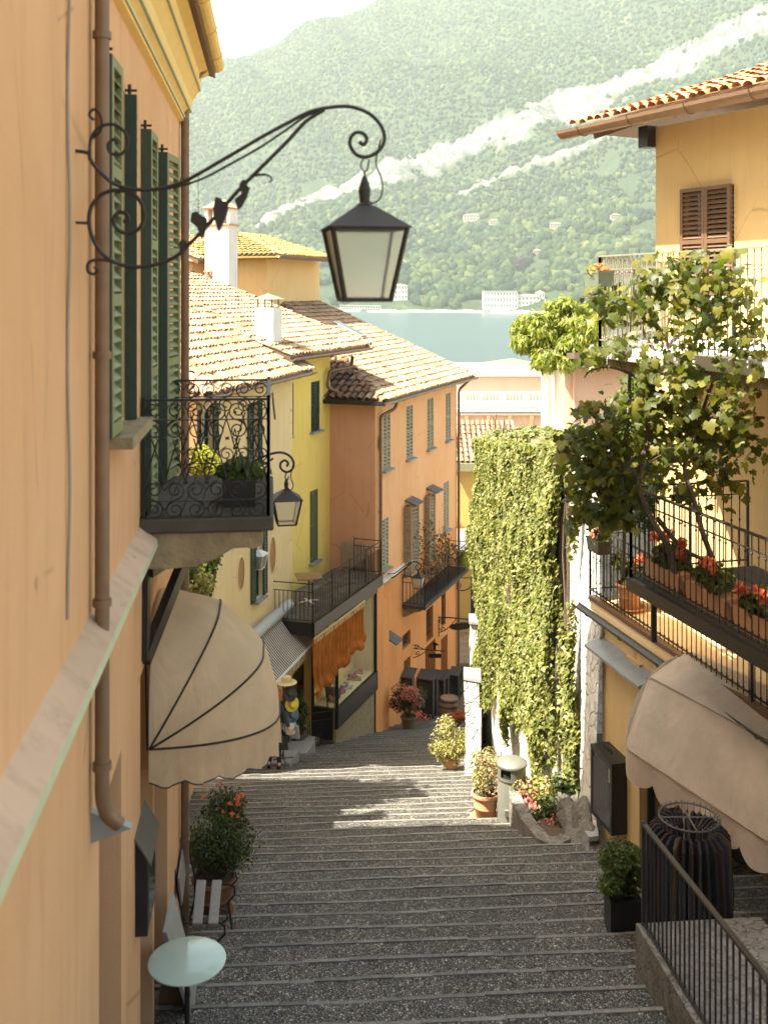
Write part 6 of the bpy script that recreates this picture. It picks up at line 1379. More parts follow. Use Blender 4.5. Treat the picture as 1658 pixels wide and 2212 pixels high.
for x, y, rx, ry, n, Y in ((1320, 660, 60, 26, 46, 12.2), (1300, 625, 30, 30, 12, 12.2), (1380, 640, 55, 40, 70, 12.1), (1430, 600, 50, 45, 90, 12.0), (1480, 620, 45, 55, 90, 11.8), (1560, 600, 60, 60, 90, 11.6), (1290, 760, 36, 30, 34, 12.2), (1345, 745, 45, 30, 26, 12.2),
      (1450, 720, 60, 40, 46, 12), (1480, 810, 50, 60, 100, 11.8), (1420, 860, 55, 60, 95, 12), (1500, 900, 50, 70, 110, 11.8), (1580, 820, 60, 120, 130, 11.6), (1350, 890, 55, 40, 62, 12.1), (1275, 880, 28, 22, 20, 12.2), (1245, 945, 42, 30, 46, 12.2), (1310, 950, 60, 40, 90, 12.1),
      (1380, 960, 60, 50, 85, 12), (1450, 980, 60, 50, 80, 11.8), (1270, 1010, 45, 36, 75, 12.2), (1330, 1040, 50, 40, 75, 12.1), (1255, 1075, 32, 40, 50, 12.2), (1300, 1110, 45, 34, 62, 12.2), (1350, 1100, 30, 30, 28, 12.1), (1240, 1125, 20, 24, 14, 12.2), (1560, 1000, 70, 80, 120, 11.5), (1430, 1050, 45, 25, 26, 11.8), (1500, 1060, 40, 30, 30, 11.6), (1215, 965, 12, 12, 6, 12.2), (1500, 560, 60, 30, 50, 11), (1560, 640, 60, 50, 90, 11), (1620, 720, 50, 60, 70, 11), (1520, 700, 50, 45, 60, 11), (1480, 940, 50, 40, 60, 11.8), (1580, 920, 60, 60, 90, 11.6), (1400, 780, 30, 30, 24, 11)):
    n = int(n*(1.35 if x < 1340 else (.85 if y < 830 else .95)))
    for i in range(n):
        a = random.gauss(0, .55); b = random.gauss(0, .55); Yy = Y
        if x > 1340 and y < 830: Yy = 10.9-(x-1340)*.004
        elif x > 1360 and y > 940: Yy = 12.9
        Yy += random.uniform(-.4, .4); p = at(x+rx*a, y+ry*b, Yy); GS.append(.122*Yy/12*random.uniform(.7, 1.15)); GP.append(tuple(p)); GN.append((random.uniform(-.9, .3), random.uniform(-1.0, .1), random.uniform(.1, 1.0)))
leaf_cloud('foliage', np.array(GP), np.array(GN), np.array(GS), M['vine'], gv_, LEAF_G, .45)
mb = MB(); mb.tube([at(1368, 560, 12.3), at(1362, 760, 12.3), at(1350, 1030, 12.3), at(1346, 1240, 12.3)], .022, 8); o = mb.build('vine_pole', M['grey_iron'], None); tag(o, 'slim iron pole standing upright among the grapevine leaves', 'pole')
# ---- cream awning of the right shop
RA = empty('hood_awning', S.P(3, -5.5), 'pale cream hood awning with wavy valance over the right shop', 'awning')
RF = Fac(3.94, 13.5, .435, -1.0); ra0, raz, raR, raV = 0.0, -5.72, 1.0, 1.09
def hp_(th, a, shr=0): r = 1.0 if a > .15 else .93+.07*(a/.15); return RF.P(ra0+a, raz+raV*math.sin(th)*r, .05+raR*math.cos(th)*r)
ths = [0, .32, .70, .98, 1.25, math.pi/2]; aa = [0, .04, .12, .22, .35]+list(np.linspace(.6, 6.0, 24)); V = []
facet = []
for th in np.linspace(0, math.pi/2, 19):
    # facets between the three hoops at 0, 48 and 90 degrees
    h = [0, R(50), math.pi/2]; k = 0 if th < h[1] else 1; t = (th-h[k])/(h[k+1]-h[k])
    for a in aa:
        p = hp_(h[k], a)*(1-t)+hp_(h[k+1], a)*t; bul = .05*math.sin(math.pi*t)*(.4+.6*min(1, a)); V.append(tuple(p+RF.n*bul*.7+Z*bul*.5+RF.n*.012*math.sin(a*3+th*5)))
na = len(aa); Fq = [(j*na+i, j*na+i+1, (j+1)*na+i+1, (j+1)*na+i) for j in range(18) for i in range(na-1)]
np_obj('canopy', np.array(V), np.array(Fq), clothmat('pale_canvas', (.84, .71, .56), .4), RA, smooth=True)
mb = MB()
for th in (0, R(50)): mb.tube([hp_(th, a)+RF.n*.012+Z*.008 for a in aa], .009, 4)
mb.build('seams', simple('seam', (.30, .20, .14)), RA)
V = []; nn_ = 300
for i in range(nn_+1):
    a = 6.0*i/nn_; p = hp_(0, a); d_ = .26+.12*abs(math.sin(math.pi*(a-.08)/.50))**.75; wv_ = .03*math.sin(a*9); V += [tuple(p), tuple(p-Z*d_*.5+RF.n*wv_*.6), tuple(p-Z*d_+RF.n*wv_)]
Fq = [(3*i+k, 3*i+3+k, 3*i+4+k, 3*i+1+k) for i in range(nn_) for k in (0, 1)]; np_obj('valance', np.array(V), np.array(Fq), clothmat('pale_valance', (.78, .64, .50), .4), RA, smooth=True)
V = [hp_(math.pi/2*k/12, 0) for k in range(13)]; mb = MB(); mb.poly([RF.P(ra0, raz, .05)]+V); mb.build('end_panel', clothmat('end_canvas', (.68, .58, .47), .3), RA)
# ---- display case
DC = empty('display_case', S.P(.4, -7.3), 'black glazed display case with yellow lit cards on the tan wall', 'display case')
o_ = .30; u0, u1 = S.u(1277, o_), S.u(1319, o_); zt_, zb_ = S.z(1612, u0, o_), S.z(1752, u0, o_)
mb = MB(); t = .03
mb.obox(S.P((u0+u1)/2, zt_, o_/2), S.d*(u1-u0)/2, S.n*o_/2, Z*t); mb.obox(S.P((u0+u1)/2, zb_, o_/2), S.d*(u1-u0)/2, S.n*o_/2, Z*t)
for u in (u0, u1): mb.obox(S.P(u, (zt_+zb_)/2, o_/2), S.d*t, S.n*(o_/2+.004), Z*((zt_-zb_)/2+t))
mb.obox(S.P((u0+u1)/2, (zt_+zb_)/2, .015), S.d*(u1-u0)/2, S.n*.012, Z*(zt_-zb_)/2); mb.build('case', M['black'], DC)
mb = MB(); mb.obox(S.P((u0+u1)/2, zt_+t+.09, .2), S.d*.08, S.n*.01, Z*.01)
for k in (-.12, 0, .12): mb.tube(spiral(S.P((u0+u1)/2+k, zt_+t+.08, .2), S.d, Z, .05, .015, -1.5, 1.3, 14), .008, 4)
mb.build('crest', M['iron'], DC)
paper = simple('paper_cards', (.62, .50, .22), .8, bump=0)
for k in range(7):
    uu = u0+(u1-u0)*(.30+.22*(k % 3)); z_ = zb_+.12+(zt_-zb_-.2)*(k//3)/2.6+.05; mb = MB(); mb.obox(S.P(uu, z_+.1, .06+.02*(k % 2)), S.d*.07, S.n*.004, Z*.10); mb.build('card', paper if k % 2 else M['white'], DC)
mb = MB(); mb.quad(S.P(u0, zb_, o_-.01), S.P(u1, zb_, o_-.01), S.P(u1, zt_, o_-.01), S.P(u0, zt_, o_-.01)); mb.build('pane', M['clearglass'], DC)
# rocks and plinth between the ivy wall and the shop corner
def rock(mb, c, r, seed):
    bm_ = []; th_n, ph_n = 9, 14; c = Vector(c)
    for i in range(th_n+1):
        for j in range(ph_n):
            t, p = math.pi*i/th_n, 2*math.pi*j/ph_n; d = Vector((math.sin(t)*math.cos(p), math.sin(t)*math.sin(p), math.cos(t)))
            k = 1+.28*float(vnoise(np.array([[d.x*1.6+seed, d.y*1.6, d.z*1.6]]))[0])+.12*float(vnoise(np.array([[d.x*5+seed, d.y*5, d.z*5]]))[0]); bm_.append(c+Vector((d.x*r[0]*k, d.y*r[1]*k, d.z*r[2]*k)))
    mb.add(bm_, [(i*ph_n+j, (i+1)*ph_n+j, (i+1)*ph_n+(j+1) % ph_n, i*ph_n+(j+1) % ph_n) for i in range(th_n) for j in range(ph_n)])
mb = MB(); c = at(1240, 1800, 16.6); rock(mb, at(1246, 1835, 16.9), (.40, .75, .95), 5); rock(mb, at(1262, 1800, 16.5), (.24, .5, .55), 2)
o = mb.build('rubble_buttress', rk_m, None); tag(o, 'grey rubble stone buttress at the foot of the wall beside the tan shop', 'stonework')
mb = MB(); rock(mb, at(1275, 1850, 15.8), (.30, .9, .42), 9); o = mb.build('boulder', rk_m, None); tag(o, 'dark rough boulder under the grey slab by the tan shop corner', 'rock')
mb = MB(); c = at(1272, 1790, 16.0); mb.prism([at(1243, 1768, 16.6), at(1288, 1764, 16.6), at(1292, 1805, 15.4), at(1272, 1808, 15.4)], (0, 0, -.07)); o = mb.build('stone_slab', M['granite'], None); tag(o, 'flat grey stone slab ledge at the corner of the tan shop', 'ledge')
# ------------------------------------------------------------------ things standing on the steps
def gy(y): return GA/((y-HY)/F-GB)              # distance of the ground seen at photo row y
def gp(x, y): Y = gy(y); X = (x-CX)/F*Y; return Vector((X, Y, g0(X, Y)))
# street bin
b = at(1105, 1775, 17.8); b.z = g0(b.x, b.y)-.02
bn_ = empty('litter_bin', b, 'grey metal litter bin with a dark slot, beside the terracotta pot at the ivy wall', 'bin'); bg_ = simple('bin_grey', (.20, .20, .165), .45, .4, var=.15)
mb = MB(); mb.lathe([(.245, 0), (.245, .72), (.235, .74), (.235, .76), (.25, .78), (.25, .80)], b, 32); mb.build('body', bg_, bn_, smooth=True)
mb = MB(); n = 32
for k in range(n):
    a0, a1 = 2*math.pi*k/n, 2*math.pi*(k+1)/n; am = (a0+a1)/2 % (2*math.pi)
    slot = 3.75 < am < 4.55
    for z0, z1 in ((.80, .84), (.84, .97), (.97, 1.0)):
        if slot and z0 == .84: continue
        mb.quad(*[b+Vector((.245*math.cos(a), .245*math.sin(a), z)) for a, z in ((a0, z0), (a1, z0), (a1, z1), (a0, z1))])
mb.build('collar', bg_, bn_, smooth=True); mb = MB(); mb.lathe([(.20, .80), (.20, 1.0)], b, 20); mb.build('inside', M['darkroom'], bn_)
mb = MB(); mb.lathe([(.25, 1.0), (.265, 1.0), (.265, 1.03), (.255, 1.045), (.20, 1.075), (.10, 1.09), (.001, 1.095)], b, 32, cap=False); mb.build('lid', bg_, bn_, smooth=True)
mb = MB(); mb.obox(b+Vector((-.1, -.24, .28)), Vector((.05, .0, 0)), Vector((0, .03, 0)), Z*.05); mb.build('lock', bg_, bn_)
# big pot with pink flowering shrub
c = at(1048, 1764, 18.1); c.z = g0(c.x, c.y); ro = empty('flower_pot', c, 'large terracotta pot with a pink flowering shrub, left of the litter bin', 'potted plant'); pot(ro, c, .245, .47, M['terra'])
mb = MB(); mb.lathe([(.2, .0), (.27, .035), (.25, .05), (.2, .02)], c, 24); mb.build('saucer', M['terra'], ro)
plant(ro, (c.x, c.y, c.z+.82), (.30, .30, .42), 1500, .045, M['palebush'], 22, (c.x, c.y, c.z+.42), 16); flowers(ro, (c.x, c.y, c.z+.78), (.29, .28, .38), 700, .035, leafmat('pale_pink', (.75, .42, .36), (.85, .6, .5)))
# shrub in front of the low rubble wall, red shrub behind it
c = gp(975, 1672); ro = empty('flowering_shrub', c, 'round variegated shrub with pale blossom at the end of the low rubble wall', 'shrub'); plant(ro, (c.x, c.y+.3, c.z+.62), (.50, .5, .50), 3600, .05, M['palebush'], 16, (c.x, c.y+.3, c.z), 22)
mb = MB(); mb.lathe([(.16, 0), (.20, .2), (.22, .22)], (c.x, c.y+.3, c.z), 16); mb.build('pot', M['terra'], ro)
c = gp(990, 1578); ro = empty('red_shrub', c, 'small orange red leafed shrub behind the round variegated one', 'shrub'); plant(ro, (c.x, c.y+.2, c.z+.32), (.34, .3, .26), 1300, .06, leafmat('orange_leaf', (.45, .12, .05), (.62, .2, .09)), 8, (c.x, c.y+.2, c.z), 14)
RW = empty('rubble_wall', gp(1020, 1690), 'low whitewashed rubble wall with a stone cap projecting from the foot of the ivy wall', 'wall')
def wallblock(name, pts, top, parent, mat, nk=6):
    mb = MB(); n = len(pts)
    for i in range(n):
        a, b_ = Vector(pts[i]), Vector(pts[(i+1) % n])
        for k in range(nk):
            z0, z1 = -14+(top+14)*k/nk, -14+(top+14)*(k+1)/nk; w0, w1 = .03*math.sin(z0*5+a.y), .03*math.sin(z1*5+a.y)
            mb.quad(a+Vector((w0, w0, z0)), b_+Vector((w0, w0, z0)), b_+Vector((w1, w1, z1)), a+Vector((w1, w1, z1)))
    mb.poly([Vector(p)+Z*top for p in pts]); return mb.build(name, mat, parent)
A1 = [(1.80, 23.2, 0), (2.12, 23.05, 0), (2.16, 23.6, 0), (1.84, 23.7, 0)]; A2 = [(2.50, 30.3, 0), (2.84, 30.2, 0), (2.88, 30.9, 0), (2.54, 30.9, 0)]
wallblock('near_pillar', A1, -8.72, RW, st_w); wallblock('far_pillar', A2, -9.75, RW, st_w); wallblock('low_wall', [(1.84, 23.7, 0), (2.14, 23.6, 0), (2.84, 30.2, 0), (2.50, 30.3, 0)], -11.3, RW, st_w)
for A_, tz_ in ((A1, -8.70), (A2, -9.73)):
    mb = MB(); c_ = sum((Vector(p) for p in A_), Vector())/4; mb.prism([c_+(Vector(p)-c_)*1.18+Z*tz_ for p in A_], Z*.10); mb.build('cap', M['granite'], RW, bevel=.015)
# stone planter with flowers below the ivy wall
PL = empty('stone_planter', gp(1150, 1810), 'curved rubble stone planter full of flowers between the bin and the buttress', 'planter')
pp = [gp(1097, 1776), gp(1100, 1792), gp(1125, 1812), gp(1160, 1830), gp(1200, 1838), gp(1232, 1832)]; mb = MB()
for i in range(len(pp)-1):
    a, b_ = Vector(pp[i]), Vector(pp[i+1]); zt0 = -8.42+.05*i*0-.0; ta, tb2 = Vector((a.x, a.y, -8.45+.02*i)), Vector((b_.x, b_.y, -8.45+.02*(i+1))); nrm = (b_-a).cross(Z).normalized()*.20; nrm = nrm if nrm.dot(Vector((2.65, 17.6, 0))-Vector((a.x, a.y, 0))) < 0 else -nrm
    mb.quad(a-Z*.5, b_-Z*.5, tb2, ta); mb.quad(ta, tb2, tb2-nrm, ta-nrm); mb.quad(ta-nrm, tb2-nrm, tb2-nrm-Z*.4, ta-nrm-Z*.4)
mb.quad(Vector(pp[0])-Z*.5, Vector((pp[0].x, pp[0].y+1.2, -9.6)), Vector((pp[0].x, pp[0].y+1.2, -8.4)), Vector((pp[0].x, pp[0].y, -8.45))); mb.build('wall', st_g, PL)
mb = MB(); mb.poly([Vector((q.x, q.y+.1, -8.62)) for q in pp]+[Vector((3.2, 18.0, -8.62)), Vector((2.1, 18.0, -8.62))]); mb.build('soil', M['bark'], PL)
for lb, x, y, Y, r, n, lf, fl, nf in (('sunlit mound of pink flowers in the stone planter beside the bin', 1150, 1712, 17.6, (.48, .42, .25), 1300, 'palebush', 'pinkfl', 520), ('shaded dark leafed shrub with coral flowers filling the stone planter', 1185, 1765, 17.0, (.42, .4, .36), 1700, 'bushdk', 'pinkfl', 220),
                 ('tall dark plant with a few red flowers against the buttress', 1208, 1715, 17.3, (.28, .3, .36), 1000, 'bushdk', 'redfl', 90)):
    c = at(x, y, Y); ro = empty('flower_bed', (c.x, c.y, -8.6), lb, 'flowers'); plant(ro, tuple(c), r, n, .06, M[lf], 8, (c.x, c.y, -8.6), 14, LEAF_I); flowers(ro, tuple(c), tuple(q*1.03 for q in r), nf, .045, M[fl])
# red-white small geraniums on the planter head
# big azalea pot on the left
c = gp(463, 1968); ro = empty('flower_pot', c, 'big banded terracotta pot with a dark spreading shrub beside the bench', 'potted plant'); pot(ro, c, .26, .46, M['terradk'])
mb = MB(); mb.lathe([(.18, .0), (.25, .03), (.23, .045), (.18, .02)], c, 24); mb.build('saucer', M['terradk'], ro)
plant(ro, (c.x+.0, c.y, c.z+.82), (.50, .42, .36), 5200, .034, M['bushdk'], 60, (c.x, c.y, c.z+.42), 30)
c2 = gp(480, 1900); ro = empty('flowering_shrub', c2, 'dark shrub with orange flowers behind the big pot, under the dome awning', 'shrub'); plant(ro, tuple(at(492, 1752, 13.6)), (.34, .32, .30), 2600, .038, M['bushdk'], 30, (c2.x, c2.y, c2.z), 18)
for k in range(14):
    q = at(492+random.gauss(0, 28), 1745+random.gauss(0, 26), 13.6+random.uniform(-.35, -.05)); flowers(ro, tuple(q), (.035, .035, .03), 16, .035, M['redfl'])
mb = MB(); mb.lathe([(.14, 0), (.2, .35), (.22, .37)], tuple(c2), 16); mb.build('pot', M['terradk'], ro)
# bench
BE = empty('bench', gp(440, 2010), 'small weathered bench with grey wooden slats and curled iron legs against the left wall', 'bench')
b0 = gp(440, 2020); zse = at(445, 1945, 11.0).z; slm = simple('weathered_slat', (.22, .20, .18), .6, var=.25, scale=15)
seat_z = at(0, 1985, 10.75).z
for k, (xa, xb) in enumerate(((415, 439), (449, 473))):
    n0, n1 = at(xa, 1994, 10.75), at(xb-2, 1994, 10.75); f0, f1 = at(xa+9, 1900, 10.75*(1994-625)/(1900-625)), at(xb+6, 1900, 10.75*(1994-625)/(1900-625))
    mb = MB(); mb.prism([n0, n1, f1, f0], (0, 0, -.03)); mb.build('seat_slat', slm, BE, bevel=.008)
zs_ = at(0, 1994, 10.75).z; w3 = L.P(LY(10.75), 0, .30).x
mb = MB(); a = at(392, 1990, 10.8); a = Vector((at(400, 0, 10.75).x-.05, 10.75, zs_+.18)); bfar = Vector((at(424, 0, 11.55).x-.12, 11.55, zs_+.18)); mb.prism([a, bfar, bfar+Vector((-.03, 0, .28)), a+Vector((-.03, 0, .28))], (.02, 0, 0)); mb.build('back_slat', slm, BE, bevel=.006)
for k, Yb in enumerate((10.8, 11.5)):
    x0 = at(400, 0, 10.75).x-.02; x1 = x0+.42; zg_ = g0(x0, Yb); mb = MB()
    mb.tube([Vector((x0-.10, Yb, zs_+.52)), Vector((x0-.07, Yb, zs_+.3)), Vector((x0-.01, Yb, zs_+.02)), Vector((x0-.02, Yb, zs_-.2)), Vector((x0-.12, Yb, zg_))], .012, 6)
    mb.tube([Vector((x0-.01, Yb, zs_-.03)), Vector((x1-.05, Yb, zs_-.03)), Vector((x1, Yb, zs_-.06)), Vector((x1+.0, Yb, zs_-.15)), Vector((x1-.07, Yb, zs_-.22)), Vector((x1-.02, Yb, zg_))], .012, 6)
    mb.tube([Vector((x1-.02, Yb, zs_-.03)), Vector((x1+.03, Yb, zs_+.02)), Vector((x1+.01, Yb, zs_+.10)), Vector((x1-.06, Yb, zs_+.12))], .010, 6); mb.build('leg', M['iron'], BE)
# wall menu box and leaning slab on the left wall
MBx = empty('menu_box', L.P(LY(7.7), -4.4), 'black wall mounted menu box with a sloping lid on the near salmon wall', 'menu box')
ua, ub = LY(7.62), LY(8.15); mb = MB(); mb.prism([L.P(ua, z, o) for o, z in ((0, -4.02), (.09, -4.20), (.09, -4.74), (0, -4.74))], L.d*(ub-ua)); mb.build('box', M['black'], MBx)
mb = MB(); mb.prism([L.P(ua-.03, -4.0, -.0), L.P(ua-.03, -4.20, .12), L.P(ua-.03, -4.215, .12), L.P(ua-.03, -4.03, 0)], L.d*(ub-ua+.06)); mb.build('lid', M['grey_iron'], MBx)
mb = MB(); mb.quad(L.P(ua+.05, -4.68, .093), L.P(ub-.05, -4.68, .093), L.P(ub-.05, -4.26, .093), L.P(ua+.05, -4.26, .093)); mb.build('pane', M['glass'], MBx)
mb = MB(); zq = g0(-2, 9.3); mb.prism([L.P(LY(9.0), zq, .30), L.P(LY(9.75), zq-.2, .30), L.P(LY(9.75), zq+.75, .06), L.P(LY(9.0), zq+.85, .06)], L.n*.03); o = mb.build('marble_slab', M['zinc'], None); tag(o, 'blue grey slab leaning against the left wall between the menu box and the bench', 'slab')
mb = MB(); q = gp(350, 2050); mb.prism([Vector((-2.0, 9.2, g0(-2, 9.2))), Vector((-1.7, 9.2, g0(-2, 9.2))), Vector((-1.75, 9.25, g0(-2, 9.2)+.42)), Vector((-1.93, 9.25, g0(-2, 9.2)+.6))], (0, .03, 0)); o = mb.build('folding_board', M['brownwood'], None); tag(o, 'dark folding pavement board standing behind the round cafe table', 'board')
# cafe table at the bottom
CT = empty('cafe_table', gp(400, 2200), 'round cafe table with a pale mint top at the lower left, near the wall', 'table')
tc = at(404, 2074, 8.5); tz = tc.z; mb = MB(); mb.lathe([(.30, -.02), (.315, -.01), (.315, .0), (.30, .006)], tc, 40); mb.build('tabletop', simple('mint_top', (.48, .60, .50), .12, spec=.7, bump=0), CT, smooth=True)
gz_ = g0(tc.x, tc.y); mb = MB(); mb.tube([tc-Z*.02, Vector((tc.x, tc.y, gz_+.04))], .022, 8); mb.build('column', M['iron'], CT)
mb = MB()
for k in range(3): t = 2.1*k; mb.bar(Vector((tc.x, tc.y, gz_+.05)), Vector((tc.x+.24*math.cos(t), tc.y+.24*math.sin(t), gz_+.02)), .03, .03)
mb.build('foot', M['iron'], CT)
# ---- lane details: black sign cases, barrel, azalea, stall
SBX = [(872, 1452, 1500, 24), (906, 1455, 1560, 34), (928, 1455, 1548, 20), (945, 1457, 1540, 18), (960, 1455, 1535, 12), (974, 1448, 1530, 20)]
labs = ['black display case on the orange wall directly behind the pink azalea', 'widest black display case, just right of the pink azalea', 'second of the black display cases counted from the azalea', 'third of the black display cases counted from the azalea', 'narrow black display case before the last one', 'last black display case at the far end of the row, beside the barrel']
for i, (x, yt, yb, w_) in enumerate(SBX):
    u = Of.u(x-4); Yq = Of.P(u, 0).y; zt_ = at(0, yt+8, Yq).z; zb_ = at(0, yb, Yq).z; ro = empty('display_case', Of.P(u, zb_, .3), labs[i], 'display case', 'black display cases along the orange wall')
    o0, o1 = .02, .02+w_/F*Yq*1.02
    mb = MB(); mb.obox(Of.P(u, (zt_+zb_)/2, (o0+o1)/2), Of.d*.13, Of.n*(o1-o0)/2, Z*(zt_-zb_)/2); mb.build('case', M['black'], ro, bevel=.01)
    mb = MB(); mb.prism([Of.P(u-.20, zt_+.02, o0), Of.P(u-.20, zt_+.02, o1+.05), Of.P(u+.30, zt_+.20, o1+.05), Of.P(u+.30, zt_+.20, o0)], Z*.03); mb.build('lid', M['grey_iron'], ro)
    mb = MB(); mb.quad(Of.P(u-.135, zb_+.1, o0+.06), Of.P(u-.135, zb_+.1, o1-.06), Of.P(u-.135, zt_-.1, o1-.06), Of.P(u-.135, zt_-.1, o0+.06)); mb.build('pane', M['glass'], ro)
c = at(882, 1558, 34.0); c.z = at(0, 1574, 34).z; ro = empty('azalea', c, 'broad pink azalea in an olive pot at the foot of the orange house', 'potted plant'); pot(ro, c, .26, .42, simple('olive_pot', (.16, .12, .05), .7))
plant(ro, tuple(at(880, 1512, 34)), (.62, .45, .52), 2400, .07, M['bushdk'], 20, (c.x, c.y, c.z+.4), 20); flowers(ro, tuple(at(880, 1508, 33.9)), (.66, .5, .55), 1500, .06, leafmat('azalea_pink', (.55, .16, .14), (.72, .30, .25)))
c = at(905, 1545, 34.5); plant(ro, tuple(c), (.4, .3, .18), 400, .06, M['pinkfl'], 0, name='flowers')
# barrel
bb_ = at(970, 1556, 36.5); h = 50/F*36.5; ro = empty('barrel', bb_, 'old wooden barrel with iron hoops at the end of the lane', 'barrel'); mb = MB(); mb.lathe([(.30, 0), (.36, h*.25), (.38, h*.5), (.36, h*.75), (.31, h), (.29, h), (.28, h-.03)], bb_, 24); mb.build('body', simple('barrel_wood', (.28, .18, .10), .8, var=.3), ro, smooth=True)
mb = MB()
for q, r in ((.08, .33), (.3, .372), (.7, .372), (.92, .33)): mb.lathe([(r, -.03), (r+.012, -.03), (r+.012, .03), (r, .03)], bb_+Z*h*q, 24, cap=False)
mb.build('hoops', M['grey_iron'], ro)
c = at(1008, 1510, 36); ro = empty('market_parasol', at(1005, 1560, 36), 'folded pale cloth parasol leaning by the dark end of the lane', 'parasol'); mb = MB(); a, b_ = at(998, 1535, 36), at(1018, 1465, 36); d_ = (b_-a).normalized(); mb.lathe([(.16, 0), (.20, .2), (.12, .8), (.03, 1.15)], a, 12, axis=d_); mb.build('canopy', clothmat('grey_cloth', (.5, .47, .42)), ro, smooth=True); mb = MB(); mb.tube([a-d_*.6, b_+d_*.1], .02, 6); mb.build('pole', M['grey_iron'], ro)
c = at(1000, 1545, 37); ro = empty('lane_planting', c, 'dark leafy planting behind the barrel at the lane end', 'shrub'); plant(ro, tuple(at(1000, 1535, 37.5)), (.5, .4, .35), 900, .09, M['bushdk'], 0)
# ---- steps and rail at the shop entrance, left
ST = empty('entrance_steps', gp(640, 1640), 'grey stone steps and landing leading up to the shop with the hat rack', 'steps')
gr_ = M['granite']
for k, (xa, xb, ya, yb, zt) in enumerate(((560, 625, 1655, 1625, 0), (590, 662, 1632, 1608, 0), (640, 680, 1612, 1602, 0))):
    Yk = gy(ya)+.1; z_ = g0(-2.4, Yk)+.10; x0, x1 = at(xa, 0, Yk).x-.8, at(xb, 0, Yk).x; mb = MB()
    mb.prism([Vector((x0, Yk, z_)), Vector((x1, Yk, z_)), Vector((x1+.18, Yk+.75, z_)), Vector((x0, Yk+.75, z_))], (0, 0, -.5)); mb.build('step', gr_, ST, bevel=.01)
LD = gp(670, 1612); zl = -12.75
mb = MB(); zl = g0(-2.5, 27.9)+.06; mb.prism([Vector((-3.6, 27.2, zl)), Vector((-2.25, 27.5, zl)), Vector((-1.9, 28.9, zl)), Vector((-3.4, 29.2, zl))], (0, 0, -1.2)); mb.build('landing', gr_, ST)
ra_ = at(650, 1560, 26.3); p0, p1 = Vector((-2.35, 26.3, zl)), Vector((-1.15, 28.2, zl)); p0 = gp(637, 1622); p1 = gp(728, 1606)
rl_ = empty('entrance_railing', p0, 'black iron railing with a scrolled panel around the shop landing', 'railing'); bars_rail(p0, p1, 1.0, rl_, step=.10); bars_rail(p0, p0+Vector((-1.0, .8, 0)), 1.0, rl_, step=.10)
mb = MB(); m_ = p0*.45+p1*.55; dd = (p1-p0).normalized()
for s_ in (-1, 1):
    mb.tube(spiral(m_+Z*.62+dd*s_*.09, dd*s_, Z, .09, .02, -1.5, 1.3, 16), .009, 4); mb.tube(spiral(m_+Z*.32+dd*s_*.09, dd*s_, Z, .09, .02, 1.5, -1.3, 16), .009, 4)
mb.build('scroll_panel', M['iron'], rl_)
c = at(638, 1530, 28.5); ro = empty('entrance_plant', (c.x, c.y, zl), 'large dark green plant beside the shop door behind the hat rack', 'plant'); plant(ro, tuple(c), (.45, .4, .7), 1300, .12, M['bushdk'], 8, (c.x, c.y, zl), 14)
# hat stand with straw hats, fans and bags
hs = at(612, 1640, 25.2); hs.z = at(0, 1640, 25.2).z
HSr = empty('hat_stand', hs, 'upright display stand hung with coloured hats in front of the shop', 'stand'); topz = at(0, 1475, 25.2).z
mb = MB(); mb.tube([hs, Vector((hs.x, hs.y, topz))], .02, 6)
for k in range(4): t = k*math.pi/2+.3; mb.bar(hs+Z*.03, hs+Vector((.25*math.cos(t), .25*math.sin(t), .02)), .03, .02)
mb.build('pole', M['grey_iron'], HSr)
hc = [(.62, .50, .25), (.60, .16, .06), (.05, .05, .05), (.06, .20, .12), (.70, .55, .08), (.65, .30, .05), (.10, .14, .20), (.45, .12, .08), (.5, .5, .45)]
hl = ['wide natural straw hat on top of the display stand', 'red hat upper left', 'black hat upper right', 'green hat', 'yellow hat', 'orange hat', 'navy hat', 'rust hat', 'grey hat']
hl = ['wide brimmed natural straw hat on top of the coloured hat stand', 'brick red hat hanging high on the left of the hat stand', 'black hat hanging high on the right of the hat stand', 'dark green hat hanging left on the hat stand', 'yellow hat hanging right on the hat stand', 'orange hat hanging low left on the hat stand', 'navy hat hanging right below the yellow hat', 'rust brown hat hanging lowest left on the stand', 'pale grey hat hanging lowest right on the stand']
for k, cc in enumerate(hc):
    if k == 0: p, ax, r = Vector((hs.x+.08, hs.y, topz+.02)), Z, .25
    else: sgn_ = -1 if k % 2 else 1; p = Vector((hs.x+sgn_*.20+.03*math.sin(k*2.2), hs.y-.06-.04*(k % 3), topz-.20-.27*((k-1)//2)-.10*(k % 2))); ax = Vector((sgn_*.45, -.75, .35+.2*math.sin(k))); r = .185
    ro = empty('hat', p, hl[k], 'hat', 'hats on the display stand'); m_ = simple('hat_%d' % k, cc, .85, bump=.3, bscale=150)
    mb = MB(); mb.lathe([(r, -.01), (r*.98, .0), (r*.5, .015), (r*.48, .0)], p, 20, axis=ax); mb.build('brim', m_, ro, smooth=True); mb = MB(); mb.lathe([(r*.48, .0), (r*.46, r*.4), (r*.38, r*.55), (.001, r*.58)], p, 20, axis=ax); mb.build('crown', m_, ro, smooth=True)
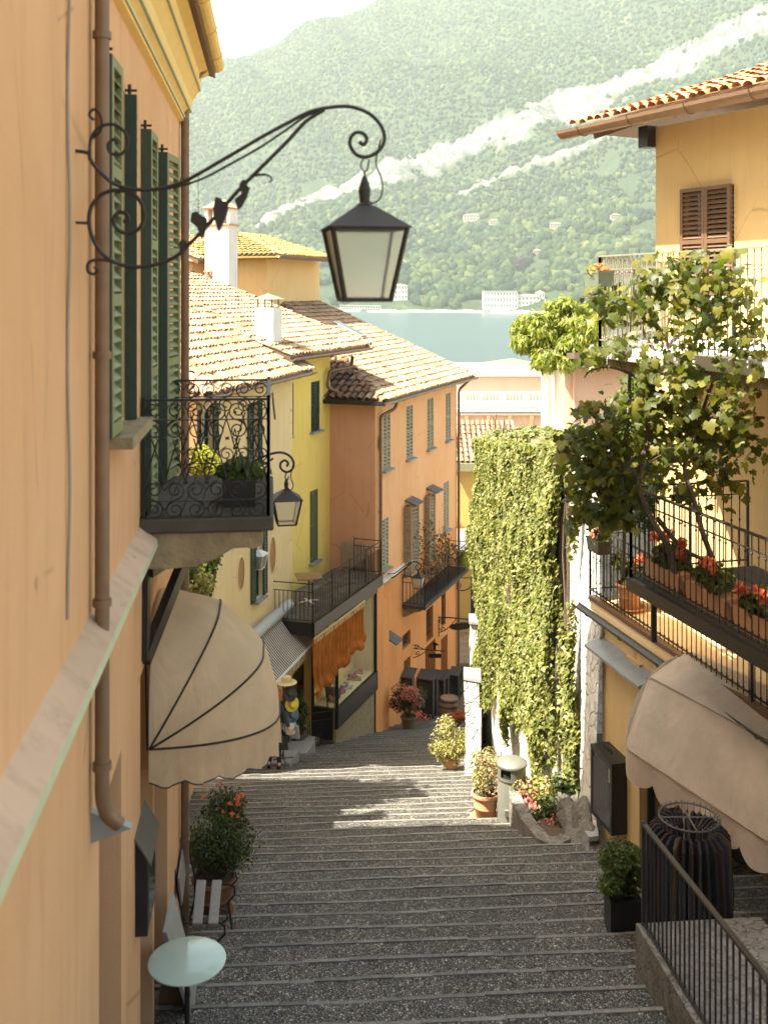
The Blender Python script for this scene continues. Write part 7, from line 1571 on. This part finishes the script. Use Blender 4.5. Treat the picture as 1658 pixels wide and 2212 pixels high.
for k, (dx, dz, cc, lb) in enumerate(((.02, .45, (.05, .05, .055), 'black shopping bag hanging low on the hat stand'), (.28, .55, (.30, .28, .27), 'grey patterned bag hanging at the right of the hat stand'))):
    p = Vector((hs.x+dx, hs.y-.15, hs.z+dz)); ro = empty('bag', p, lb, 'bag'); mb = MB(); mb.prism([p+Vector((-.13, 0, 0)), p+Vector((.13, 0, 0)), p+Vector((.10, 0, .32)), p+Vector((-.10, 0, .32))], (0, .08, 0)); mb.build('bag_body', simple('bagm%d' % k, cc, .7, var=.5, scale=60), ro, bevel=.02)
    mb = MB(); mb.tube([p+Vector((.07*math.cos(t), .04, .32+.14*math.sin(t))) for t in np.linspace(0, math.pi, 9)], .008, 4); mb.build('handle', M['black'], ro)
# ---- the person beside the hat stand
def skin(name, V, E, Rr, mat, parent, sub=2):
    me = bpy.data.meshes.new(name); o0 = wloc(parent); me.from_pydata([tuple(Vector(v)-o0) for v in V], E, []); o = bpy.data.objects.new(name, me); COL.objects.link(o); me.materials.append(mat)
    md = o.modifiers.new('skin', 'SKIN')
    for i, r in enumerate(Rr): me.skin_vertices[0].data[i].radius = (r, r*.85) if not isinstance(r, tuple) else r
    me.skin_vertices[0].data[0].use_root = True
    md; md.use_smooth_shade = True; s_ = o.modifiers.new('sub', 'SUBSURF'); s_.levels = s_.render_levels = sub; o.parent = parent; return o
pf = at(592, 1650, 24.9); pf.z = g0(pf.x, pf.y)+.10
PE = empty('person', pf, 'person in dark jacket and trousers at the hat stand, mostly behind the dome awning', 'person')
def q_(x, y, z): return pf+Vector((x, y, z))
skinm = simple('skin_tone', (.55, .33, .22), .6, var=.08, bump=0); dj = simple('dark_jacket', (.028, .030, .036), .85, var=.2); dtm = simple('dark_trousers', (.035, .035, .04), .9)
V = [q_(0, 0, .92), q_(0, .0, 1.12), q_(0, .0, 1.34), q_(0, -.01, 1.46), q_(.0, -.02, 1.54), q_(.19, 0, 1.38), q_(.28, -.05, 1.12), q_(.38, -.16, .95), q_(-.19, 0, 1.38), q_(-.25, .02, 1.12), q_(-.22, -.08, .90), q_(.09, 0, .88), q_(.11, -.02, .48), q_(.12, .02, .08), q_(-.09, 0, .88), q_(-.11, .03, .48), q_(-.12, .08, .08), q_(.13, -.14, .04), q_(-.12, -.08, .04), q_(.42, -.20, .90), q_(-.21, -.11, .84)]
E = [(0, 1), (1, 2), (2, 3), (3, 4), (2, 5), (5, 6), (6, 7), (7, 19), (2, 8), (8, 9), (9, 10), (10, 20), (0, 11), (11, 12), (12, 13), (13, 17), (0, 14), (14, 15), (15, 16), (16, 18)]
Rr = [(.15, .10), (.14, .10), (.16, .11), .06, .055, .07, .052, .036, .07, .052, .036, .09, .062, .045, .09, .062, .045, .04, .04, .028, .028]
skin('body', V, E, Rr, skinm, PE)
jr = [(.17, .125), (.165, .12), (.185, .13), .075, .09, .068, .05, .09, .068, .05]
skin('jacket', [q_(0, 0, .86), q_(0, 0, 1.12), q_(0, 0, 1.34), q_(0, -.01, 1.44), q_(.19, 0, 1.38), q_(.28, -.05, 1.12), q_(.37, -.15, .97), q_(-.19, 0, 1.38), q_(-.25, .02, 1.12), q_(-.22, -.07, .92)], [(0, 1), (1, 2), (2, 3), (2, 4), (4, 5), (5, 6), (2, 7), (7, 8), (8, 9)], jr, dj, PE)
skin('trousers', [q_(0, 0, .93), q_(.095, 0, .84), q_(.11, -.02, .48), q_(.12, .02, .05), q_(-.095, 0, .84), q_(-.11, .03, .48), q_(-.12, .08, .05)], [(0, 1), (1, 2), (2, 3), (0, 4), (4, 5), (5, 6)], [(.15, .11), .11, .08, .07, .11, .08, .07], dtm, PE)
hd = q_(.02, -.03, 1.645); mb = MB()
prof = [(.001, -.125), (.035, -.118), (.055, -.09), (.068, -.05), (.078, 0), (.080, .04), (.070, .085), (.045, .115), (.001, .128)]; mb.lathe(prof, hd, 18, axis=(0, -.05, 1)); mb.obox(hd+Vector((0, -.085, -.015)), Vector((.011, 0, 0)), Vector((0, .014, 0)), Z*.022); mb.build('head', skinm, PE, smooth=True)
mb = MB(); mb.lathe([(.086, -.02), (.09, .03), (.082, .085), (.055, .12), (.001, .14)], hd+Vector((0, .018, .0)), 18, axis=(0, .25, 1)); mb.build('hair', simple('dark_hair', (.03, .022, .018), .7), PE, smooth=True)
for hx, s_ in ((q_(.42, -.20, .90), 1), (q_(-.21, -.11, .84), -1)):
    for k in range(5):
        a = (k-2)*.02; mb = MB(); L_ = (.055, .07, .075, .07, .055)[k]; mb.tube([hx+Vector((a, 0, -.01)), hx+Vector((a*1.2, -.015, -.04)), hx+Vector((a*1.2, -.02, -.01-L_))], [.009, .008, .006], 6); mb.build('finger', skinm, PE, smooth=True)
mb = MB()
for s_, yy in ((.12, -.02), (-.12, .04)): mb.obox(q_(s_, yy-.05, .035), Vector((.045, 0, 0)), Vector((0, .13, 0)), Z*.035)
# shoes one by one
for s_, yy in ((.12, -.02), (-.12, .04)):
    mb = MB(); mb.obox(q_(s_, yy-.05, .035), Vector((.045, 0, 0)), Vector((0, .13, 0)), Z*.035); mb.build('shoe', M['black'], PE, bevel=.02)
p = q_(.20, -.20, .62); ro = empty('shoulder_bag', p, 'black tote bag carried by the person in dark clothes', 'bag'); mb = MB(); mb.prism([p+Vector((-.15, 0, -.16)), p+Vector((.16, 0, -.16)), p+Vector((.12, 0, .16)), p+Vector((-.10, 0, .16))], (0, .07, 0)); mb.build('bag_body', M['black'], ro, bevel=.02)
mb = MB(); mb.tube([p+Vector((-.08, .03, .15)), p+Vector((-.03, .05, .45)), p+Vector((.03, .08, .60)), p+Vector((.10, .03, .15))], .01, 5); mb.build('strap', M['black'], ro)
# ---- right foreground: railing, rack of clothes, shrub, postcards
rr0 = at(1389, 1779, 9.7); rr0.z -= 1.0; rdir = Vector((.03, -1.5, .26)).normalized(); rr1 = rr0+rdir*3.4
RB = empty('stair_railing', rr0, 'black iron railing on a stone kerb in front of the clothes rack, lower right', 'railing'); mb = MB(); mb.bar(rr0+Z*1.0, rr1+Z*1.0, .045, .02); mb.bar(rr0+Z*.08, rr1+Z*.08, .03, .015)
for k in range(28): p = rr0+(rr1-rr0)*k/27; mb.bar(p+Z*.06, p+Z*1.0, .014, .014)
mb.bar(rr0-Z*.1, rr0+Z*1.02, .035, .035); mb.build('railing', M['black'], RB)
mb = MB(); mb.prism([rr0+Vector((-.06, .05, -2)), rr1+Vector((-.06, 0, -2)), rr1+Vector((-.06, 0, .04)), rr0+Vector((-.06, .05, .04))], (1.2, .1, 0)); mb.build('stone_base', st_g, RB)
rc = at(1487, 1765, 10.4); rz = rc.z; gzr = rr0.z-.05; ro = empty('clothes_rack', Vector((rc.x, rc.y, gzr)), 'round metal clothes rail with wire hangers at the right shop door', 'clothes rack'); mb = MB(); n = 40; rr_ = .29
mb.tube([Vector((rc.x+rr_*math.cos(2*math.pi*k/n), rc.y+rr_*math.sin(2*math.pi*k/n), rz)) for k in range(n+1)], .010, 6); mb.build('ring', M['grey_iron'], ro); mb = MB(); mb.tube([Vector((rc.x, rc.y, gzr)), Vector((rc.x, rc.y, rz))], .015, 6)
for k in range(4): t = k*math.pi/2; mb.tube([Vector((rc.x, rc.y, rz)), Vector((rc.x+rr_*math.cos(t), rc.y+rr_*math.sin(t), rz))], .008, 4)
mb.build('frame', M['grey_iron'], ro)
gc = [((.010, .010, .011), 'black'), ((.03, .013, .008), 'dark brown'), ((.013, .015, .022), 'navy'), ((.06, .035, .014), 'mustard brown'), ((.012, .011, .010), 'charcoal'), ((.022, .008, .007), 'wine red'), ((.02, .018, .016), 'dark taupe'), ((.008, .008, .008), 'jet black')]
gm_ = [simple('garment_%d' % k, c_[0], .9, var=.2) for k, c_ in enumerate(gc)]; hm = simple('hanger_wire', (.13, .12, .11), .4, .6, bump=0)
for k in range(30):
    t = 2*math.pi*(k+.3)/30; out = Vector((math.cos(t), math.sin(t), 0)); tan = Vector((-math.sin(t), math.cos(t), 0)); p = Vector((rc.x, rc.y, rz))+out*rr_; i = k % 8
    L_ = random.uniform(1.05, 1.2); w0 = .11; mb = MB()
    a = [p-out*w0-Z*.16, p-out*.03-Z*.085, p+out*.03-Z*.085, p+out*w0-Z*.16, p+out*(w0+.03)-Z*L_*.6, p+out*(w0+.01)-Z*L_, p-out*(w0-.02)-Z*L_, p-out*(w0+.0)-Z*L_*.6]
    mb.prism([q+tan*.01*math.sin(j*2.1+k) for j, q in enumerate(a)], tan*.025); o = mb.build('garment', gm_[i], None); tag(o, gc[i][1]+' garment hanging on the round clothes rail at the right shop door', 'garment', 'garments on the round rail')
    mb = MB(); mb.tube([p-Z*.085, p-Z*.03, p+out*.02+Z*.015, p+out*0+Z*.03, p-out*.02+Z*.012], .0035, 4); mb.build('hanger', hm, o)
c = at(1345, 1965, 11.3); gz__ = g0(c.x, c.y); c.z = gz__; ro = empty('potted_shrub', c, 'bushy green shrub in a black square pot by the lower right railing', 'potted plant')
mb = MB(); mb.prism([c+Vector((-.17, -.17, 0)), c+Vector((.17, -.17, 0)), c+Vector((.17, .17, 0)), c+Vector((-.17, .17, 0))], Z*.42); mb.build('pot', M['black'], ro)
plant(ro, tuple(at(1348, 1875, 11.3)), (.30, .32, .33), 3600, .042, M['bush'], 30, (c.x, c.y, c.z+.4), 22); plant(ro, tuple(at(1322, 1905, 11.2)), (.16, .2, .16), 900, .04, M['bush'], 0)
# postcards in the doorway
pr_ = empty('postcard_rack', S.P(uo+.9, -7.5, -.3), 'tall rack of postcards standing in the right shop doorway under the awning', 'rack'); mb = MB(); mb.obox(S.P(uo+.75, -7.0, -.35), S.d*.28, S.n*.03, Z*1.0); mb.build('panel', M['brownwood'], pr_)
cc_ = [(.55, .45, .35), (.25, .3, .35), (.5, .3, .2), (.6, .55, .4), (.2, .25, .18)]
cm_ = [simple('postcard_%d' % k, c_, .5, var=.5, scale=25, bump=0) for k, c_ in enumerate(cc_)]
for i in range(8):
    for j in range(4):
        mb = MB(); mb.obox(S.P(uo+.56+.125*j, -6.2-.22*i, -.31), S.d*.052, S.n*.006, Z*.085); mb.build('postcard', cm_[(i*3+j) % 5], pr_)
mb = MB(); mb.obox(S.P(uo+2.2, -7.6, -.9), S.d*.6, S.n*.05, Z*1.1); 
sf = empty('shop_shelf', S.P(uo+2.2, -8.7, -.9), 'dark shelving with small framed goods inside the right shop', 'shelf'); mb.build('back', M['brownwood'], sf)
# ------------------------------------------------------------------ across the lake: hotels, quay, houses, single trees
M['farwin'] = simple('far_window', (.06, .065, .07), .4, bump=0)
def far_block(name, lb, x0, x1, yt, yb, Y, mat, roof, rows, cols, dep=18, cat='hotel', roofh=2.5, wcol=None, flat=False, tall=None):
    a, b_ = at(x0, yb, Y), at(x1, yb, Y); zt = at(0, yt, Y).z; zb_ = min(a.z, at(0, yb, Y).z); ro = empty(name, Vector(((a.x+b_.x)/2, Y+dep/2, zb_)), lb, cat)
    Ff = Fac(a.x, Y, 1, 0); W_ = b_.x-a.x; H_ = zt-zb_; holes = []
    for r in range(rows):
        for c in range(cols):
            u0 = W_*(c+.32)/cols; u1 = W_*(c+.68)/cols; z0 = zb_+H_*(r+.25)/rows; holes.append((u0, u1, z0, z0+H_*.45/rows, .5))
    mb = wall_mesh(Ff, 0, W_, zb_-6, zt, holes, .5); mb.quad(Ff.P(0, zb_-6), Ff.P(0, zb_-6, -dep), Ff.P(0, zt, -dep), Ff.P(0, zt)); mb.quad(Ff.P(W_, zb_-6), Ff.P(W_, zb_-6, -dep), Ff.P(W_, zt, -dep), Ff.P(W_, zt)); mb.build('wall', [mat, wcol or M['farwin']], ro)
    mb = MB()
    for r in range(1, rows+1): mb.obox(Ff.P(W_/2, zb_+H_*r/rows-.1, .2), Ff.d*W_/2, Ff.n*.35, Z*.18)
    mb.build('string_course', mat, ro)
    mb = MB(); e_ = .8; q = [Ff.P(-e_, zt, e_), Ff.P(W_+e_, zt, e_), Ff.P(W_+e_, zt, -dep-e_), Ff.P(-e_, zt, -dep-e_)]
    if flat: mb.prism(q, Z*.5)
    else:
        i_ = min(W_, dep)*.45; r0, r1 = Ff.P(i_, zt+roofh, -dep/2), Ff.P(W_-i_, zt+roofh, -dep/2); mb.poly([q[0], q[1], r1, r0]); mb.poly([q[1], q[2], r1]); mb.poly([q[2], q[3], r0, r1]); mb.poly([q[3], q[0], r0]); mb.poly(q)
    mb.build('roof', roof, ro); return ro
def shY(x):   # distance of the shore seen at photo column x
    Y = 1500.
    for _ in range(20): Y = float(shore(np.array([(x-CX)/F*Y]))[0])
    return Y
hw_ = simple('far_white', (.50, .485, .44), .8, var=.05, bump=0); ht = simple('far_tiles', (.32, .22, .15), .9, bump=0); hg = simple('far_pale_roof', (.34, .33, .29), .9, bump=0)
Yh1 = shY(1100)+6
far_block('grand_hotel', 'long white lakeside hotel of four storeys across the water, right of the big lantern', 1045, 1118, 628, 680, Yh1, hw_, hg, 4, 11, 26, flat=True)
far_block('hotel_wing', 'lower right wing of the white lakeside hotel', 1118, 1166, 639, 680, Yh1+2, hw_, ht, 4, 6, 26, roofh=3)
far_block('hotel_tower', 'small square tower at the right end of the white hotel', 1158, 1176, 632, 668, Yh1+8, hw_, ht, 3, 3, 12, roofh=3.5)
far_block('lake_villa', 'pale villa with a hipped roof right of the white hotel, half behind the wisteria', 1176, 1235, 655, 680, Yh1-8, simple('far_cream', (.44, .41, .32), .8, bump=0), hg, 2, 6, 20)
far_block('lake_hotel', 'white hotel at the left, showing above the dark tiled roof', 582, 650, 606, 640, shY(620)+30, hw_, hg, 4, 11, 26, flat=True)
far_block('lake_house', 'white lakeside building partly behind the big lantern', 838, 880, 616, 647, shY(860)+40, hw_, ht, 3, 6, 20)
mb = MB(); pts = [(x, shY(x)-7) for x in range(700, 1300, 12)]
for i in range(len(pts)-1):
    (xa, Ya), (xb, Yb) = pts[i], pts[i+1]; a, b_ = Vector(((xa-CX)/F*Ya, Ya, 0)), Vector(((xb-CX)/F*Yb, Yb, 0)); h = -28.6+.7*math.sin(i*1.3); mb.quad(a+Z*(LZ-2), b_+Z*(LZ-2), b_+Z*h, a+Z*h); mb.quad(a+Z*h, b_+Z*h, b_+Vector((0, 12, h)), a+Vector((0, 12, h)))
o = mb.build('quay_wall', simple('quay_stone', (.40, .38, .32), .9, bump=0), None); tag(o, 'long pale quay wall along the far lake shore', 'quay')
jt = empty('jetty', at(780, 668, 1420), 'pale covered jetty on posts at the far shore below the big lantern', 'jetty'); a = at(735, 667, shY(760)-12); b_ = at(822, 669, shY(800)-12); mb = MB(); mb.bar(a+Z*2.2, b_+Z*2.2, 4, .5); mb.build('deck', hw_, jt)
mb = MB()
for k in range(16): p = a+(b_-a)*k/15; mb.bar(Vector((p.x, p.y, LZ)), p+Z*6, .7, .7)
mb.build('posts', hw_, jt); mb = MB(); mb.bar(a+Z*6, b_+Z*6, 3.4, .4); mb.build('canopy', hw_, jt)
for x, y, s_, lb in HILL:
    Y = hill_Y(x, y); far_block('hillside_house', lb, x-14*s_, x+14*s_, y-9*s_, y+2, Y-10, simple('far_pink', (.42, .36, .29), .8, bump=0), ht, 2, 5, 14, 'house', 2.2)
def far_tree(x, yb, h, w, lb, mat, nm='tree', n=1400, cat='tree', grp=None):
    Y = hill_Y(x, yb)-6; b = at(x, yb, Y); H_ = h/F*Y; W_ = w/F*Y/2; ro = empty(nm, b, lb, cat, grp); mb = MB(); mb.tube([b-Z*3, b+Z*H_*.5], [W_*.1, W_*.05], 6); mb.build('trunk', M['bark'], ro)
    pts, nn = bush_pts((b.x, b.y, b.z+H_*.52), (W_, W_, H_*.52), n, 26, .5); leaf_cloud('crown', pts, nn, 2.2, mat, ro, LEAF_Q, .6)
far_tree(1122, 602, 56, 28, 'tall dark purple leaved tree on the far slope above the white hotel', leafmat('purple_leaf', (.035, .022, .03), (.06, .035, .045), None, .2), 'copper_beech', 2200)
far_tree(1122, 488, 22, 16, 'small dark tree beside the hillside villas', leafmat('dk1', (.02, .04, .02), (.04, .06, .025)), 'tree', 700)
cyp = leafmat('cypress_leaf', (.02, .045, .02), (.04, .07, .03), None, .15)
for k, (x, y, h) in enumerate(((880, 566, 22), (886, 563, 17), (940, 628, 26), (1180, 618, 34), (1172, 628, 28), (1245, 600, 30))): far_tree(x, y, h, 6 if k < 3 else 13, ['slender dark cypress just right of the lantern glass, the taller of two', 'slender dark cypress right of the taller one beside the lantern', 'narrow dark cypress between the lake house and the grand hotel', 'pointed dark conifer behind the tower of the white hotel', 'lower dark conifer left of the pointed one behind the hotel', 'dark conifer on the slope above the wisteria'][k], cyp, 'cypress', 600, 'tree')
# meadows are part of the ground colour; boats moored at the quay
for k, x in enumerate((905, 925, 948, 975, 1000)):
    Y = shY(x)-16; c = at(x, 0, Y); c.z = LZ+.3; ro = empty('moored_boat', c, 'small white boat moored at the far quay', 'boat', 'boats moored along the far quay'); mb = MB(); mb.prism([c+Vector((-5, 0, 1.6)), c+Vector((5.5, 0, 1.8)), c+Vector((4.2, 0, -.3)), c+Vector((-4.5, 0, -.3))], (0, 2.2, 0)); mb.build('hull', hw_, ro); mb = MB(); mb.obox(c+Vector((-.5, 1, 2.2)), Vector((2, 0, 0)), Vector((0, .9, 0)), Z*.7); mb.build('cabin', hw_, ro)
